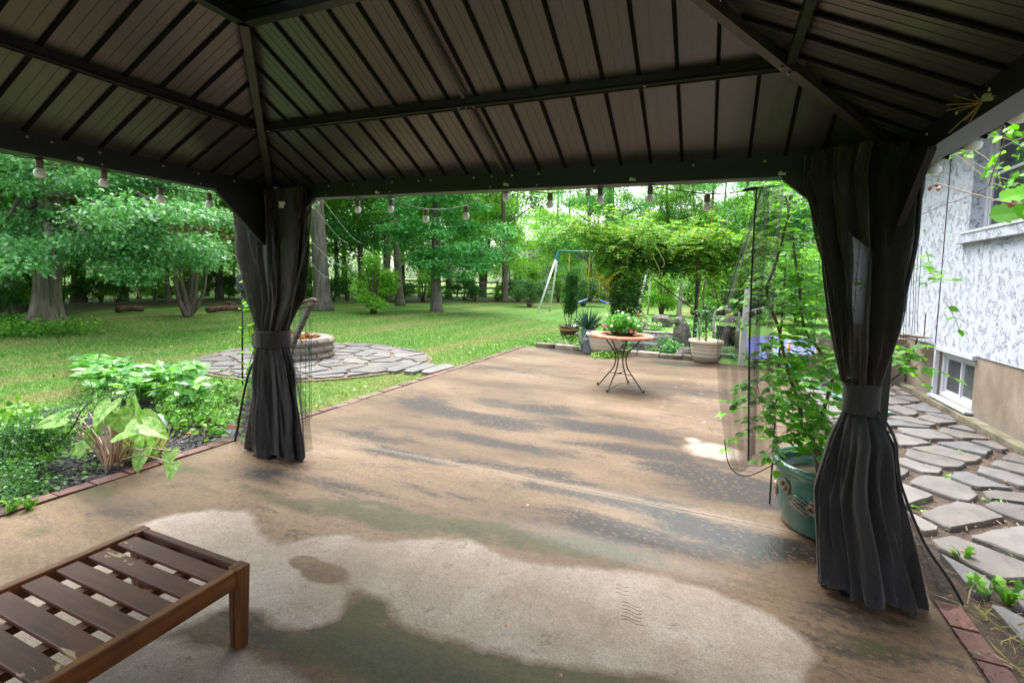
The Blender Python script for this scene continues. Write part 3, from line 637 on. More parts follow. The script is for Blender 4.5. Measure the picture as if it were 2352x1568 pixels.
# four sides: (origin at corner, along, inward)
sides = [(np.array([X0, YF]), np.array([1, 0]), np.array([0, -1])), (np.array([X1, YF]), np.array([0, -1]), np.array([-1, 0])),
         (np.array([X1, YB]), np.array([-1, 0]), np.array([0, 1])), (np.array([X0, YB]), np.array([0, 1]), np.array([1, 0]))]
Lg = X1-X0
def roof_pt(o, a, n, s_, d, up=0.):
    p = o+a*s_+n*d; return (p[0], p[1], GZ+GS*d+up)
nrm = 1/math.sqrt(1+GS*GS)
for si, (o, a, n) in enumerate(sides):
    pitch = .1675; s0 = 1.25-pitch*8-pitch*10 if si == 0 else -OV-.03; k = 0
    edges_ = np.arange(-OV-.10, Lg+OV+.2, pitch) + (.0 if si else .02)
    for e0, e1 in zip(edges_[:-1], edges_[1:]):
        poly = [(e0+.0001, -OV), (e1-.0001, -OV), (e1-.0001, DC), (e0+.0001, DC)]
        poly = clip(poly, -1, 1, 0.); 
        if len(poly) < 3: continue
        poly = clip(poly, 1, 1, Lg)
        if len(poly) < 3 or area(poly) < .002: continue
        mb = MB(); n_ = len(poly)
        lo = [roof_pt(o, a, n, *p) for p in poly]; hi = [roof_pt(o, a, n, *p, up=.006) for p in poly]
        mb.add(lo+hi, [tuple(range(n_-1, -1, -1)) if si in (1, 3, 0, 2) else tuple(range(n_)), tuple(range(n_, 2*n_))]+[(i, (i+1) % n_, n_+(i+1) % n_, n_+i) for i in range(n_)])
        for g_ in (.066, .112):                 # fine stiffening beads rolled into the sheet
            st = clip(clip(clip([(e0+g_, -OV), (e0+g_+.0022, -OV), (e0+g_+.0022, DC), (e0+g_, DC)], -1, 1, -.01), 1, 1, Lg-.01), 1, 0, Lg+1)
            if len(st) >= 3:
                m_ = len(st); l2 = [roof_pt(o, a, n, *p, up=-.002) for p in st]; h2 = [roof_pt(o, a, n, *p, up=-.0003) for p in st]
                mb.add(l2+h2, [tuple(range(m_)), tuple(range(m_, 2*m_))]+[(i, (i+1) % m_, m_+(i+1) % m_, m_+i) for i in range(m_)])
        mb.build('roof_panel', M['sheet'], gz)
        st = clip(clip([(e0-.008, -OV), (e0+.008, -OV), (e0+.008, DC), (e0-.008, DC)], -1, 1, -.015), 1, 1, Lg-.015)
        if len(st) >= 3 and area(st) > 1e-4:
            mb = MB(); m_ = len(st); l2 = [roof_pt(o, a, n, *p, up=-.012) for p in st]; h2 = [roof_pt(o, a, n, *p, up=-.0003) for p in st]
            mb.add(l2+h2, [tuple(range(m_)), tuple(range(m_, 2*m_))]+[(i, (i+1) % m_, m_+(i+1) % m_, m_+i) for i in range(m_)]); mb.build('seam_rib', M['rib'], gz)
    # purlin at d = .57: a flat lip with a web
    d = .57; mb = MB()
    mb.bar(roof_pt(o, a, n, d+.01, d, -.048), roof_pt(o, a, n, Lg-d-.01, d, -.048), .030, .006)
    mb.bar(roof_pt(o, a, n, d+.02, d-.013, -.034), roof_pt(o, a, n, Lg-d-.02, d-.013, -.034), .004, .034)
    mb.bar(roof_pt(o, a, n, d+.02, d+.013, -.030), roof_pt(o, a, n, Lg-d-.02, d+.013, -.030), .004, .034)
    mb.build('purlin', M['frame2'], gz)
    # centre rafter
    mb = MB(); m_ = Lg/2; mb.bar(roof_pt(o, a, n, m_, -.02, -.027), roof_pt(o, a, n, m_, .54, -.022), .020, .008); mb.build('rafter', M['rafter'], gz)
    mb = MB(); mb.bar(roof_pt(o, a, n, m_, .60, -.027), roof_pt(o, a, n, m_, DC, -.022), .020, .008); mb.build('rafter', M['rafter'], gz)
    # cupola opening frame
    mb = MB(); mb.bar(roof_pt(o, a, n, DC-.02, DC, -.035), roof_pt(o, a, n, Lg-DC+.02, DC, -.035), .05, .05); mb.bar(roof_pt(o, a, n, DC, DC+.01, .04), roof_pt(o, a, n, Lg-DC, DC+.01, .04), .02, .09); mb.build('opening_frame', M['frame'], gz)
    # eave beam: web and ledges
    def bp(s_, d_, z): p = o+a*s_+n*d_; return (p[0], p[1], z)
    mb = MB(); mb.bar(bp(-.05, 0, 2.138), bp(Lg+.05, 0, 2.138), .055, .118); mb.build('eave_beam', M['frame'], gz)
    mb = MB(); mb.bar(bp(-.04, .002, 2.079), bp(Lg+.04, .002, 2.079), .10, .034); mb.bar(bp(.03, .034, 2.1), bp(Lg-.03, .034, 2.1), .006, .02); mb.bar(bp(.05, .030, 2.197), bp(Lg-.05, .030, 2.197), .02, .006); mb.build('beam_ledge', M['frame'], gz)
    # hip rafter of the corner at this side's start
    mb = MB(); mb.bar(roof_pt(o, a, n, .02, .02, -.045), roof_pt(o, a, n, .56, .56, -.045), .042, .035); mb.bar(roof_pt(o, a, n, .56, .56, -.05), roof_pt(o, a, n, DC, DC, -.05), .040, .035); mb.build('hip_rafter', M['rafter'], gz)
    mb = MB(); q = roof_pt(o, a, n, .07, .07); mb.box((q[0], q[1], 1.03), (.10, .10, 2.03)); mb.build('post', M['frame'], gz)
    mb = MB(); mb.box((q[0], q[1], SLAB+.004), (.18, .18, .008)); mb.build('base_plate', M['frame'], gz)
    # corner braces
    for (dx, dy) in ((a, n), (n, a)):
        c0 = o+n*.06+a*.06; mb = MB(); b_ = c0+dx*.42; e_ = c0+dx*.10
        pl = [(*(c0+dx*.03), 1.72), (*(c0+dx*.07), 1.70), (*(c0+dx*.46), 2.045), (*(c0+dx*.46), 2.06), (*(c0+dx*.03), 2.06)]
        sd_ = np.array([dy[0], dy[1], 0.])*.014; P1 = np.array(pl)-sd_; P2 = np.array(pl)+sd_; m_ = len(pl)
        mb.add(np.concatenate([P1, P2]), [tuple(range(m_)), tuple(range(2*m_-1, m_-1, -1))]+[(i, m_+i, m_+(i+1) % m_, (i+1) % m_) for i in range(m_)]); mb.build('corner_brace', M['frame'], gz)
# cupola: a small hipped roof lifted above the opening
hc = half-DC+.22; zc = GZ+GS*DC+.20
apex = (cx0, cy0, zc+GS*hc)
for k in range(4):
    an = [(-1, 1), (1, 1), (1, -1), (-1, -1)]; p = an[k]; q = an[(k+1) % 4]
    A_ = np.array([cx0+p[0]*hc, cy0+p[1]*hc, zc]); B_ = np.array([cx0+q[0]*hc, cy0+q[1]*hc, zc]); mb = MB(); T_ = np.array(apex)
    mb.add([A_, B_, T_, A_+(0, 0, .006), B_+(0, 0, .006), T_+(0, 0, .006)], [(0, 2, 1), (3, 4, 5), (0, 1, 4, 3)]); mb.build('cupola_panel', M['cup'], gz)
    mb = MB()
    for t in np.linspace(.1, .9, 7):
        b0 = A_+(B_-A_)*t; k_ = min(t, 1-t)*2; b1 = A_*(1-k_)*.5+B_*(1-k_)*.5+T_*k_ if False else b0+(T_-(A_+B_)/2)*k_*.98
        mb.bar(b0-(0, 0, .012), b1-(0, 0, .012), .010, .02)
    mb.build('cupola_ribs', M['rib'], gz)
    mb = MB(); mb.bar(A_-(0, 0, .03), T_-(0, 0, .03), .03, .03); mb.build('hip_rafter', M['frame'], gz)
    p3 = np.array([cx0+p[0]*(half-DC), cy0+p[1]*(half-DC), GZ+GS*DC]); mb = MB(); mb.bar(p3, p3+(0, 0, .26), .03, .03, (1, 0, 0)); mb.build('cupola_post', M['frame'], gz)
# bolts
bm_ = MB(); bm_.lathe([(.001, .004), (.005, .003), (.0075, 0), (.0075, -.001)], seg=8); bolt = bm_.mesh('bolt', M['bolt'])
for s_ in (.35, .62, .85, 1.2, 1.42, 1.52, 1.85, 1.98, 2.12, 2.3, 2.65, 3.2, 3.55):
    inst('bolt', bolt, gz, (X0+s_, YF-.029, 2.15), (math.pi/2, 0, 0))
    inst('bolt', bolt, gz, (X0+.029, YF-s_, 2.15), (0, math.pi/2, 0)); inst('bolt', bolt, gz, (X1-.029, YF-s_, 2.15), (0, -math.pi/2, 0))
    if s_ in (1.2, 2.3, 1.98, .62): inst('bolt', bolt, gz, (X0+s_, YF-.05, 2.08), (math.pi/2, 0, 0)); inst('bolt', bolt, gz, (X0+.05, YF-s_, 2.08), (0, math.pi/2, 0))
for s_ in (.59, .63, 2.03, 2.075, 2.12, 3.0): 
    inst('bolt', bolt, gz, (X0+s_, YF-.57, GZ+GS*.57-.053), (math.pi, 0, 0)); inst('bolt', bolt, gz, (X0+.57, YF-s_, GZ+GS*.57-.053), (math.pi, 0, 0))
inst('bolt', bolt, gz, (X1-.57, YF-.57, GZ+GS*.57-.075), (math.pi, 0, 0)); inst('bolt', bolt, gz, (X1-.60, YF-.60, GZ+GS*.60-.075), (math.pi, 0, 0))

# ---------------------------------------------------------------- curtains
def curtain(name, label, rows, Y0, bandrows, depth, seed, zbot, skirt_flat=.0):
    """rows: (photo y, left x, right x) outlines read at the curtain's distance"""
    rg = np.random.default_rng(seed); nT = 220
    ref = []
    for (py_, xl, xr) in rows:
        a = AY(xl, py_, Y0); b_ = AY(xr, py_, Y0); ref.append(((a[2]+b_[2])/2, a[0], b_[0]))
    ref.sort(key=lambda t: -t[0]); Z = np.array([r[0] for r in ref]); XL = np.array([r[1] for r in ref]); XR = np.array([r[2] for r in ref])
    th = thing(name, label, 'curtain', ((XL[0]+XR[0])/2, Y0, 0)); bz = [AY(q[1], q[0], Y0)[2] for q in bandrows]
    zt, zm1, zm0 = Z[0], max(bz), min(bz)
    A = rg.random(6)*6.28; FR = [7, 11, 15, 19, 23, 4]; AM = [.17, .14, .10, .05, .03, .16]
    def sheet(z0, z1, nz, m, nm, grow=1., lobes=1., two=False):
        th_ = np.linspace(0, 2*np.pi, nT, endpoint=False); vs = []
        for i in range(nz):
            z = z0+(z1-z0)*i/(nz-1); xl = np.interp(-z, -Z, XL); xr = np.interp(-z, -Z, XR); c = (xl+xr)/2; w_ = (xr-xl)/2*grow
            dd = min(depth, w_*1.0)*grow; near = min(1, abs(z-(zm0 if z < zm0 else zm1))/.25); am = (.35+.65*near)*lobes
            f = np.zeros(nT)
            for k in range(6): f += AM[k]*np.sin(FR[k]*th_+A[k]+ .9*math.sin(z*2.2+A[k]*2)+ z*(.8 if k % 2 else -.6))
            f += .05*np.sin(31*th_+A[1]+4*z)*math.sin(z*9+A[2])+.05*np.sin(13*th_+11*z+A[3])
            f = np.clip(1+(np.abs(f)**.85*np.sign(f)-.22)*am*.95, .35, 1.25)
            ex = .72 + .28*np.abs(np.cos(th_))                # keep the outline at its width
            x = c + w_*np.clip(np.cos(th_)*f*1.04, -1, 1)*(1-.05*np.abs(f-1)); y = Y0-.02 + dd*np.sin(th_)*f
            zz = z + (.012*np.sin(5*th_+A[0]) + .010*np.sin(9*th_)+(-.01*np.sin(th_)))*(1 if i == nz-1 and z1 < .3 else 0)
            vs.append(np.stack([x, y, np.full(nT, 1.)*zz], 1))
        v = np.concatenate(vs); ii = (np.arange(nz-1)[:, None]*nT+np.arange(nT)[None, :]).ravel(); jj = (np.arange(nz-1)[:, None]*nT+((np.arange(nT)+1) % nT)[None, :]).ravel()
        mb = MB(); mb.add(v, np.stack([ii, jj, jj+nT, ii+nT], 1)); return mb.build(nm, m, th, smooth=True)
    sheet(zt, zm1-.005, 40, M['curtain'], 'upper_drape'); sheet(zm0+.005, zbot, 40, M['curtain_low'], 'lower_drape', lobes=.62)
    sheet(zbot+.055, zbot+.0, 4, M['band'], 'hem', grow=1.006, lobes=.62)
    # tie band
    mb = MB(); xl = np.interp(-(zm0+zm1)/2, -Z, XL); xr = np.interp(-(zm0+zm1)/2, -Z, XR); w_ = (xr-xl)/2; c = (xl+xr)/2; pr = []
    hz = zm1-zm0
    for t, k in ((-.02, .96), (0, 1.0), (.05, 1.03), (.5, 1.0), (.95, 1.03), (1., 1.0), (1.02, .96)): pr.append((w_*k, zm0+hz*t))
    mb.lathe(pr, (c, Y0-.02, 0), 28, 1, 1.05); mb.build('tie_band', M['band'], th, smooth=True)
    mb = MB(); a = -1.9; 
    q = [(w_*1.045*math.cos(t), w_*1.045*1.05*math.sin(t)) for t in np.linspace(-2.3, -1.35, 8)]
    V = [(c+p[0], Y0-.02+p[1], zm0+.004) for p in q]+[(c+p[0], Y0-.02+p[1], zm1-.004) for p in q]; mb.add(V, [(i, i+1, 9+i, 8+i) for i in range(7)]); mb.build('band_flap', M['band'], th)
    return th, (lambda z: (np.interp(-z, -Z, XL), np.interp(-z, -Z, XR)))
cl_rows = [(438, 552, 714), (520, 556, 712), (600, 568, 702), (680, 588, 692), (730, 600, 672), (757, 607, 660), (794, 606, 661), (830, 596, 673), (900, 588, 684), (980, 581, 694), (1046, 574, 704)]
CL, wl = curtain('gathered_curtain', 'black mesh curtain tied around the left gazebo post', cl_rows, 2.86, [(757, 632), (793, 632)], .10, 3, .02)
cr_rows = [(345, 1852, 2128), (410, 1845, 2116), (500, 1868, 2106), (600, 1886, 2092), (700, 1898, 2074), (800, 1914, 2050), (872, 1930, 2022), (945, 1936, 2016), (1010, 1906, 2052), (1095, 1880, 2064), (1140, 1868, 2076), (1240, 1873, 2104), (1340, 1876, 2128), (1400, 1880, 2142)]
CR, wr = curtain('gathered_curtain', 'large black mesh curtain tied around the right gazebo post', cr_rows, 2.80, [(877, 1976), (944, 1976)], .13, 8, .03)
# zip tape edges and loose netting hanging beside each curtain
def ribbon(pts, w_, m, nm, parent, th_=.004):
    mb = MB(); pts = np.array(pts)
    mb.tube(pts, w_/2, 6); return mb.build(nm, m, parent, smooth=True)
def spl(pts, n=24):
    pts = np.array(pts, float); t = np.linspace(0, len(pts)-1, n); out_ = []
    for q in t:
        i = min(int(q), len(pts)-2); u = q-i; p0 = pts[max(i-1, 0)]; p1 = pts[i]; p2 = pts[i+1]; p3 = pts[min(i+2, len(pts)-1)]
        out_.append(.5*((2*p1)+(-p0+p2)*u+(2*p0-5*p1+4*p2-p3)*u*u+(-p0+3*p1-3*p2+p3)*u**3))
    return np.array(out_)
def apts(l, Y0): return [AY(x, y, Y0) for x, y in l]
ribbon(spl(apts([(543, 470), (552, 520), (566, 610), (586, 700), (600, 760)], 2.84)), .016, M['zip'], 'zip_tape', CL)
ribbon(spl(apts([(604, 795), (574, 850), (557, 920), (545, 990), (537, 1022)], 2.92)), .020, M['zip'], 'zip_tape', CL)
ribbon(spl(apts([(714, 470), (708, 540), (694, 600), (680, 660), (668, 720), (660, 756)], 2.74)), .012, M['zip'], 'zip_tape', CL)
ribbon(spl(apts([(2118, 380), (2112, 470), (2104, 560), (2082, 660), (2048, 790)], 2.70)), .018, M['zip'], 'zip_tape', CR)
ribbon(spl(apts([(2018, 945), (2056, 1010), (2066, 1100), (2120, 1240), (2180, 1330), (2212, 1388)], 2.72)), .012, M['zip'], 'zip_tape', CR)
def net(L_, R_, Y0, nm, parent, bulge=.05, m='sheer', wave=5, Y1=None):
    """hanging netting between two outlines"""
    n = 30; l = spl(apts(L_, Y0), n); r_ = spl(apts(R_, Y1 or Y0), n); k = 40; vs = []
    for i in range(n):
        t = np.linspace(0, 1, k)[:, None]; p = l[i]*(1-t)+r_[i]*t; y = bulge*np.sin(t[:, 0]*np.pi*wave+i*.05)+bulge*.4*np.sin(t[:, 0]*17+i*.12); p = p.copy(); p[:, 1] += y; vs.append(p)
    v = np.concatenate(vs); ii = (np.arange(n-1)[:, None]*k+np.arange(k-1)[None, :]).ravel(); mb = MB(); mb.add(v, np.stack([ii, ii+1, ii+k+1, ii+k], 1)); return mb.build(nm, M[m], parent, smooth=True)
net([(604, 795), (574, 850), (557, 920), (545, 990), (537, 1020)], [(612, 800), (604, 850), (594, 920), (586, 990), (580, 1030)], 2.93, 'loose_netting', CL, .02, wave=2)
net([(654, 795), (668, 850), (684, 920), (690, 990), (694, 1040)], [(662, 795), (686, 850), (700, 920), (708, 980), (712, 1035)], 2.88, 'loose_netting', CL, .02, wave=2)
net([(2002, 950), (2030, 1020), (2048, 1100), (2100, 1240), (2130, 1340), (2142, 1400)], [(2022, 950), (2062, 1010), (2068, 1100), (2122, 1240), (2182, 1330), (2214, 1392)], 2.72, 'loose_netting', CR, .015, wave=2)
SN = thing('mosquito_net', 'loose transparent net panel hanging from the beam left of the potted vine', 'netting', (.2, 3.0, 0))
net([(1752, 428), (1715, 520), (1672, 640), (1648, 780), (1650, 900), (1664, 1010), (1682, 1085)], [(1800, 428), (1792, 520), (1780, 640), (1774, 780), (1778, 900), (1786, 1000), (1793, 1058)], 3.02, 'net_panel', SN, .035, wave=5)
net([(1730, 428), (1735, 520), (1728, 640), (1722, 780), (1720, 900), (1718, 1060)], [(1765, 428), (1765, 520), (1752, 640), (1745, 780), (1740, 900), (1735, 1040)], 2.98, 'net_fold', SN, .02, wave=3)
ribbon(spl(apts([(1738, 430), (1730, 560), (1722, 760), (1720, 900), (1719, 1058)], 2.96)), .009, M['zip'], 'zip_tape', SN)
ribbon(spl(apts([(1748, 430), (1725, 520), (1690, 620), (1660, 720)], 3.02)), .010, M['sheer'], 'net_seam', SN)
ribbon(spl(apts([(1664, 1010), (1672, 1060), (1690, 1086), (1720, 1092), (1760, 1075), (1793, 1056)], 3.02)), .006, M['zip'], 'net_hem', SN)

# ---------------------------------------------------------------- string lights
SL = thing('string_lights', 'string of frosted globe bulbs hung along the gazebo beams', 'string lights', (X0, YF+.1, 2))
bul = [(-3.40, 90, 372), (-3.40, 238, 398), (-3.40, 368, 437), (-3.40, 480, 451)]
anchors = []
def bulb_at(top, r=.024, tilt=0.):
    mb = MB(); c = np.array(top); mb.lathe([(.001, .0), (.012, -.001), (.0165, -.004), (.0175, -.046), (.015, -.05)], (c[0], c[1], c[2]), 14); s_ = mb.build('socket', M['socket'], SL, smooth=True)
    mb = MB(); mb.lathe([(.014, -.046), (.0165, -.052), (r*.92, -.062), (r, -.074), (r*.93, -.088), (r*.6, -.096), (.001, -.0985)], (c[0], c[1], c[2]), 18); mb.build('bulb', M['bulb'], s_, smooth=True)
W_ = []
for xx_, x, y in bul:
    p = AX(x, y-6, xx_); bulb_at(p, .026); W_.append(p)
w1 = [AX(0, 350, -3.40)] + W_[:1] + [AX(185, 365, -3.36)] + W_[1:] + [AX(520, 455, -3.4)]
mb = MB(); mb.tube(spl(w1, 50), .0028, 5); mb.build('wire', M['wire'], SL)
fb = [(822, 460), (898, 458), (979, 480), (1071, 472), (1163, 428), (1264, 443), (1379, 432), (1494, 428), (1625, 445)]
W2 = [AY(650, 462, 2.98), AY(752, 458, 2.98)]
for i, (x, y) in enumerate(fb):
    p = AY(x, y, 3.0); bulb_at(p); W2.append(p)
    if i == 0: W2.append(AY(860, 448, 3.0))
    if i == 4: W2.append(AY(1180, 432, 2.97))
    if i == 6: W2.append(AY(1450, 412, 2.97))
W2 += [AY(1700, 440, 3.0), AY(1790, 425, 3.0)]
mb = MB(); mb.tube(spl(W2, 110), .0028, 5); mb.build('wire', M['wire'], SL)
p0 = AY(1706, 437, 3.0); p1 = AY(1744, 431, 3.0); mb = MB(); mb.tube([p0, p0*.8+p1*.2, p0*.2+p1*.8, p1], [.004, .010, .010, .004], 8); mb.build('wire_coupling', M['zip'], SL, smooth=True)
W3 = []
for x, y, X_, r_ in ((2147, 352, .90, .030), (2238, 288, .90, .030), (2345, 214, .90, .030)):
    p = AX(x, y, X_); bulb_at(p, r_); W3.append(p)
mb = MB(); mb.tube(spl([AX(2124, 356, .88), W3[0], AX(2190, 325, .89), W3[1], AX(2290, 250, .89), W3[2]], 30), .0028, 5); mb.build('wire', M['wire'], SL)
# pale spare clips on beam
for nm_, p in [('a', AY(1163, 425, 2.85)), ('b', AY(1453, 413, 2.85)), ('c', AY(868, 443, 2.85)), ('d', AX(185, 366, -3.29)), ('e', AY(1796, 400, 2.85)), ('g', AX(2272, 226, .74)), ('f', AY(635, 433, 2.83))]:
    mb = MB(); mb.box(p, (.035, .012, .012)); mb.box(p+np.array([-.008, -.004, .006]), (.016, .016, .012)); mb.build('clip', M['clip'], SL)
mb = MB(); p = AY(646, 470, 2.66); mb.box(p, (.028, .02, .045)); mb.box(p+np.array([.014, 0, .01]), (.016, .03, .02)); mb.build('clip', M['clip'], SL)

# ================================================================ the house on the right
HX = 2.85
hs_ = thing('house', 'white stucco house with tan foundation along the flagstone path', 'house', (HX, 6, 0))
def wall_with_holes(x0, x1, ya, yb, za, zb, holes, m, nm):
    ys = sorted({ya, yb, *[h[0] for h in holes], *[h[1] for h in holes]}); zs = sorted({za, zb, *[h[2] for h in holes], *[h[3] for h in holes]})
    V = {}; mb = MB(); vs = []; fs = []
    def vi(p):
        if p not in V: V[p] = len(vs); vs.append(p)
        return V[p]
    def solid(i, j):
        if not (0 <= i < len(ys)-1 and 0 <= j < len(zs)-1): return False
        cy_, cz_ = (ys[i]+ys[i+1])/2, (zs[j]+zs[j+1])/2
        return not any(h[0] < cy_ < h[1] and h[2] < cz_ < h[3] for h in holes)
    for i in range(len(ys)-1):
        for j in range(len(zs)-1):
            if not solid(i, j): continue
            a, b_, c_, d = ys[i], ys[i+1], zs[j], zs[j+1]
            fs.append((vi((x0, a, c_)), vi((x0, a, d)), vi((x0, b_, d)), vi((x0, b_, c_)))); fs.append((vi((x1, a, c_)), vi((x1, b_, c_)), vi((x1, b_, d)), vi((x1, a, d))))
            if not solid(i-1, j): fs.append((vi((x0, a, c_)), vi((x1, a, c_)), vi((x1, a, d)), vi((x0, a, d))))
            if not solid(i+1, j): fs.append((vi((x0, b_, c_)), vi((x0, b_, d)), vi((x1, b_, d)), vi((x1, b_, c_))))
            if not solid(i, j-1): fs.append((vi((x0, a, c_)), vi((x0, b_, c_)), vi((x1, b_, c_)), vi((x1, a, c_))))
            if not solid(i, j+1): fs.append((vi((x0, a, d)), vi((x1, a, d)), vi((x1, b_, d)), vi((x0, b_, d))))
    mb.add(vs, fs); return mb.build(nm, m, hs_)
UW = (5.75, 7.78, 2.22, 3.62); BW = (7.36, 8.34, .10, .70)
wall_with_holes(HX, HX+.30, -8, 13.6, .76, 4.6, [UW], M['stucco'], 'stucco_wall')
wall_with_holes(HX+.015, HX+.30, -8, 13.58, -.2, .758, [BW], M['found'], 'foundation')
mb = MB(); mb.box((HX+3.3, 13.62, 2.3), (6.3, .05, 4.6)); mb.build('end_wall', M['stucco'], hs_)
mb = MB(); mb.box((HX+3.3, 2.8, 4.61), (6.6, 21.6, .04)); mb.build('attic_floor', M['soffit'], hs_)
mb = MB(); mb.bar((HX-.004, 8.46, .78), (HX-.004, 8.46, 3.7), .012, .008, (1, 0, 0)); mb.build('seam_line', M['mortar'], hs_)
mb = MB(); mb.prism([(2.72, -8), (HX+.02, -8), (HX+.02, 13.6), (2.74, 13.6)], -.05, .05); mb.build('footing', M['mossy_conc'], hs_)
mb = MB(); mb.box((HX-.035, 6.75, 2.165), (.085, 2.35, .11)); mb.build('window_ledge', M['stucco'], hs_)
def window(W_, setb, nm, glassm, fr=.055, mull=True, sash=True):
    y0, y1, z0, z1 = W_; x = HX+setb
    mb = MB()
    for a, b_ in (((y0, z0), (y1, z0)), ((y0, z1), (y1, z1))): mb.box((x, (a[0]+b_[0])/2, a[1]+(fr/2 if a[1] == z0 else -fr/2)), (.07, y1-y0-.004, fr))
    for y in (y0+fr/2, y1-fr/2): mb.box((x+.002, y, (z0+z1)/2), (.066, fr, z1-z0-2*fr-.002))
    f = mb.build(nm, M['white'], hs_); bevel(f, .005)
    mb = MB(); i0, i1, j0, j1 = y0+fr, y1-fr, z0+fr, z1-fr
    s = .032
    if nm == 'basement_window':
        ym = (i0+i1)/2
        for a, b_, dx in ((i0, ym+.01, .028), (ym-.01, i1, .012)):
            mb2 = MB()
            for z in (j0+s/2, j1-s/2): mb2.box((x+dx, (a+b_)/2, z), (.02, b_-a-.002, s))
            for y in (a+s/2, b_-s/2): mb2.box((x+dx, y, (j0+j1)/2), (.021, s, j1-j0-2*s))
            sh = mb2.build('sash', M['white'], f); g_ = MB(); g_.box((x+dx+.004, (a+b_)/2, (j0+j1)/2), (.004, b_-a-2*s, j1-j0-2*s)); g_.build('pane', glassm if dx > .02 else M['screen'], f)
        g_ = MB(); g_.box((x+.09, (i0+i1)/2, (j0+j1)/2), (.004, i1-i0+.3, j1-j0+.3)); g_.build('dark_interior', M['screen'], f)
    else:
        zm = (j0+j1)/2
        for a, b_, dx in ((j0, zm+.015, .0), (zm-.015, j1, .022)):
            mb2 = MB()
            for z in (a+s/2, b_-s/2): mb2.box((x+dx, (i0+i1)/2, z), (.022, i1-i0-.002, s))
            for y in (i0+s/2, i1-s/2): mb2.box((x+dx, y, (a+b_)/2), (.023, s, b_-a-2*s))
            mb2.box((x+dx, (i0+i1)/2, (a+b_)/2), (.014, .02, b_-a-2*s)); mb2.box((x+dx+.001, (i0+i1)/2, (a+b_)/2), (.012, i1-i0-2*s, .018))
            mb2.build('sash', M['white'], f); g_ = MB(); g_.box((x+dx+.01, (i0+i1)/2, (a+b_)/2), (.004, i1-i0-2*s, b_-a-2*s)); g_.build('pane', glassm, f)
    return f
window(UW, .16, 'upper_window', M['glass'], .07); window(BW, .075, 'basement_window', M['pane'], .06)
mb = MB(); mb.box((HX+.03, (UW[0]+UW[1])/2, 2.235), (.24, UW[1]-UW[0]-.01, .03)); mb.build('window_sill', M['white'], hs_)
mb = MB(); mb.box((HX-.01, (BW[0]+BW[1])/2, .085), (.12, BW[1]-BW[0]+.12, .028)); mb.build('window_sill', M['white'], hs_)
mb = MB(); mb.box((HX+.0, BW[1]+.03, .41), (.06, .05, .62)); mb.box((HX+.0, (BW[0]+BW[1])/2+.02, .735), (.06, BW[1]-BW[0]+.1, .05)); mb.build('window_casing', M['white'], hs_)
mb = MB(); mb.box((HX-.24, 2.8, 3.64), (.50, 21.4, .02)); mb.build('soffit', M['soffit'], hs_)
mb = MB(); mb.box((HX-.50, 2.8, 3.70), (.02, 21.4, .20)); mb.build('fascia', M['white'], hs_)
mb = MB(); mb.box((HX-.02, 2.8, 3.585), (.04, 21.4, .09)); mb.build('frieze_board', M['soffit'], hs_)
mb = MB(); mb.prism([(HX-.56, -8), (HX+3.3, -8), (HX+3.3, 13.8), (HX-.56, 13.8)], 0, .03)
q = mb.v[0]; q[:, 2] += 3.81 + (q[:, 0]-(HX-.56))*.45; mb.build('roof', simple('asphalt_shingle', (.07, .07, .075), .9, bump=.6), hs_)
mb = MB(); mb.tube([(HX-.50, 5.4, 3.2), (HX-.5, 5.9, 3.24), (HX-.5, 9.6, 3.26)], .035, 8); 
mb = MB(); mb.bar((2.30, 2.6, 3.235), (2.30, 9.6, 3.235), .035, .035); gt = mb.build('awning_rail', M['white'], hs_)
for k in range(7):
    mb = MB(); mb.lathe([(.001, -.03), (.010, -.028), (.012, -.02)], (2.30, 5.3+k*.42, 3.22), 8); mb.build('rail_bolt', M['black'], hs_)
# thin downpipe conduit and bent hose bib on the foundation
mb = MB(); mb.tube(spl([AX(2106, 778, 2.6), AX(2100, 800, 2.6), AX(2075, 850, 2.6), AX(2020, 890, 2.6)], 16), .012, 7); tag(mb.build('drain_pipe', M['zip'], None, smooth=True), 'bent black hose hanging from the bracket on the foundation', 'hose')
br = thing('hose_bracket', 'rusty tan bracket on the corner of the foundation', 'bracket', (2.6, 9, .78))
mb = MB(); c = AX(2090, 772, 2.66); mb.box(c, (.3, .5, .015), rot=[[1, 0, .1], [0, 1, .1], [-.1, -.1, 1]]); mb.build('plate', simple('rust_tan', (.33, .24, .13), .8), br); mb = MB(); mb.tube([c+np.array([.1, -.2, .0]), c+np.array([.1, -.2, .35])], .008, 5); mb.build('hook', M['twig'], br)
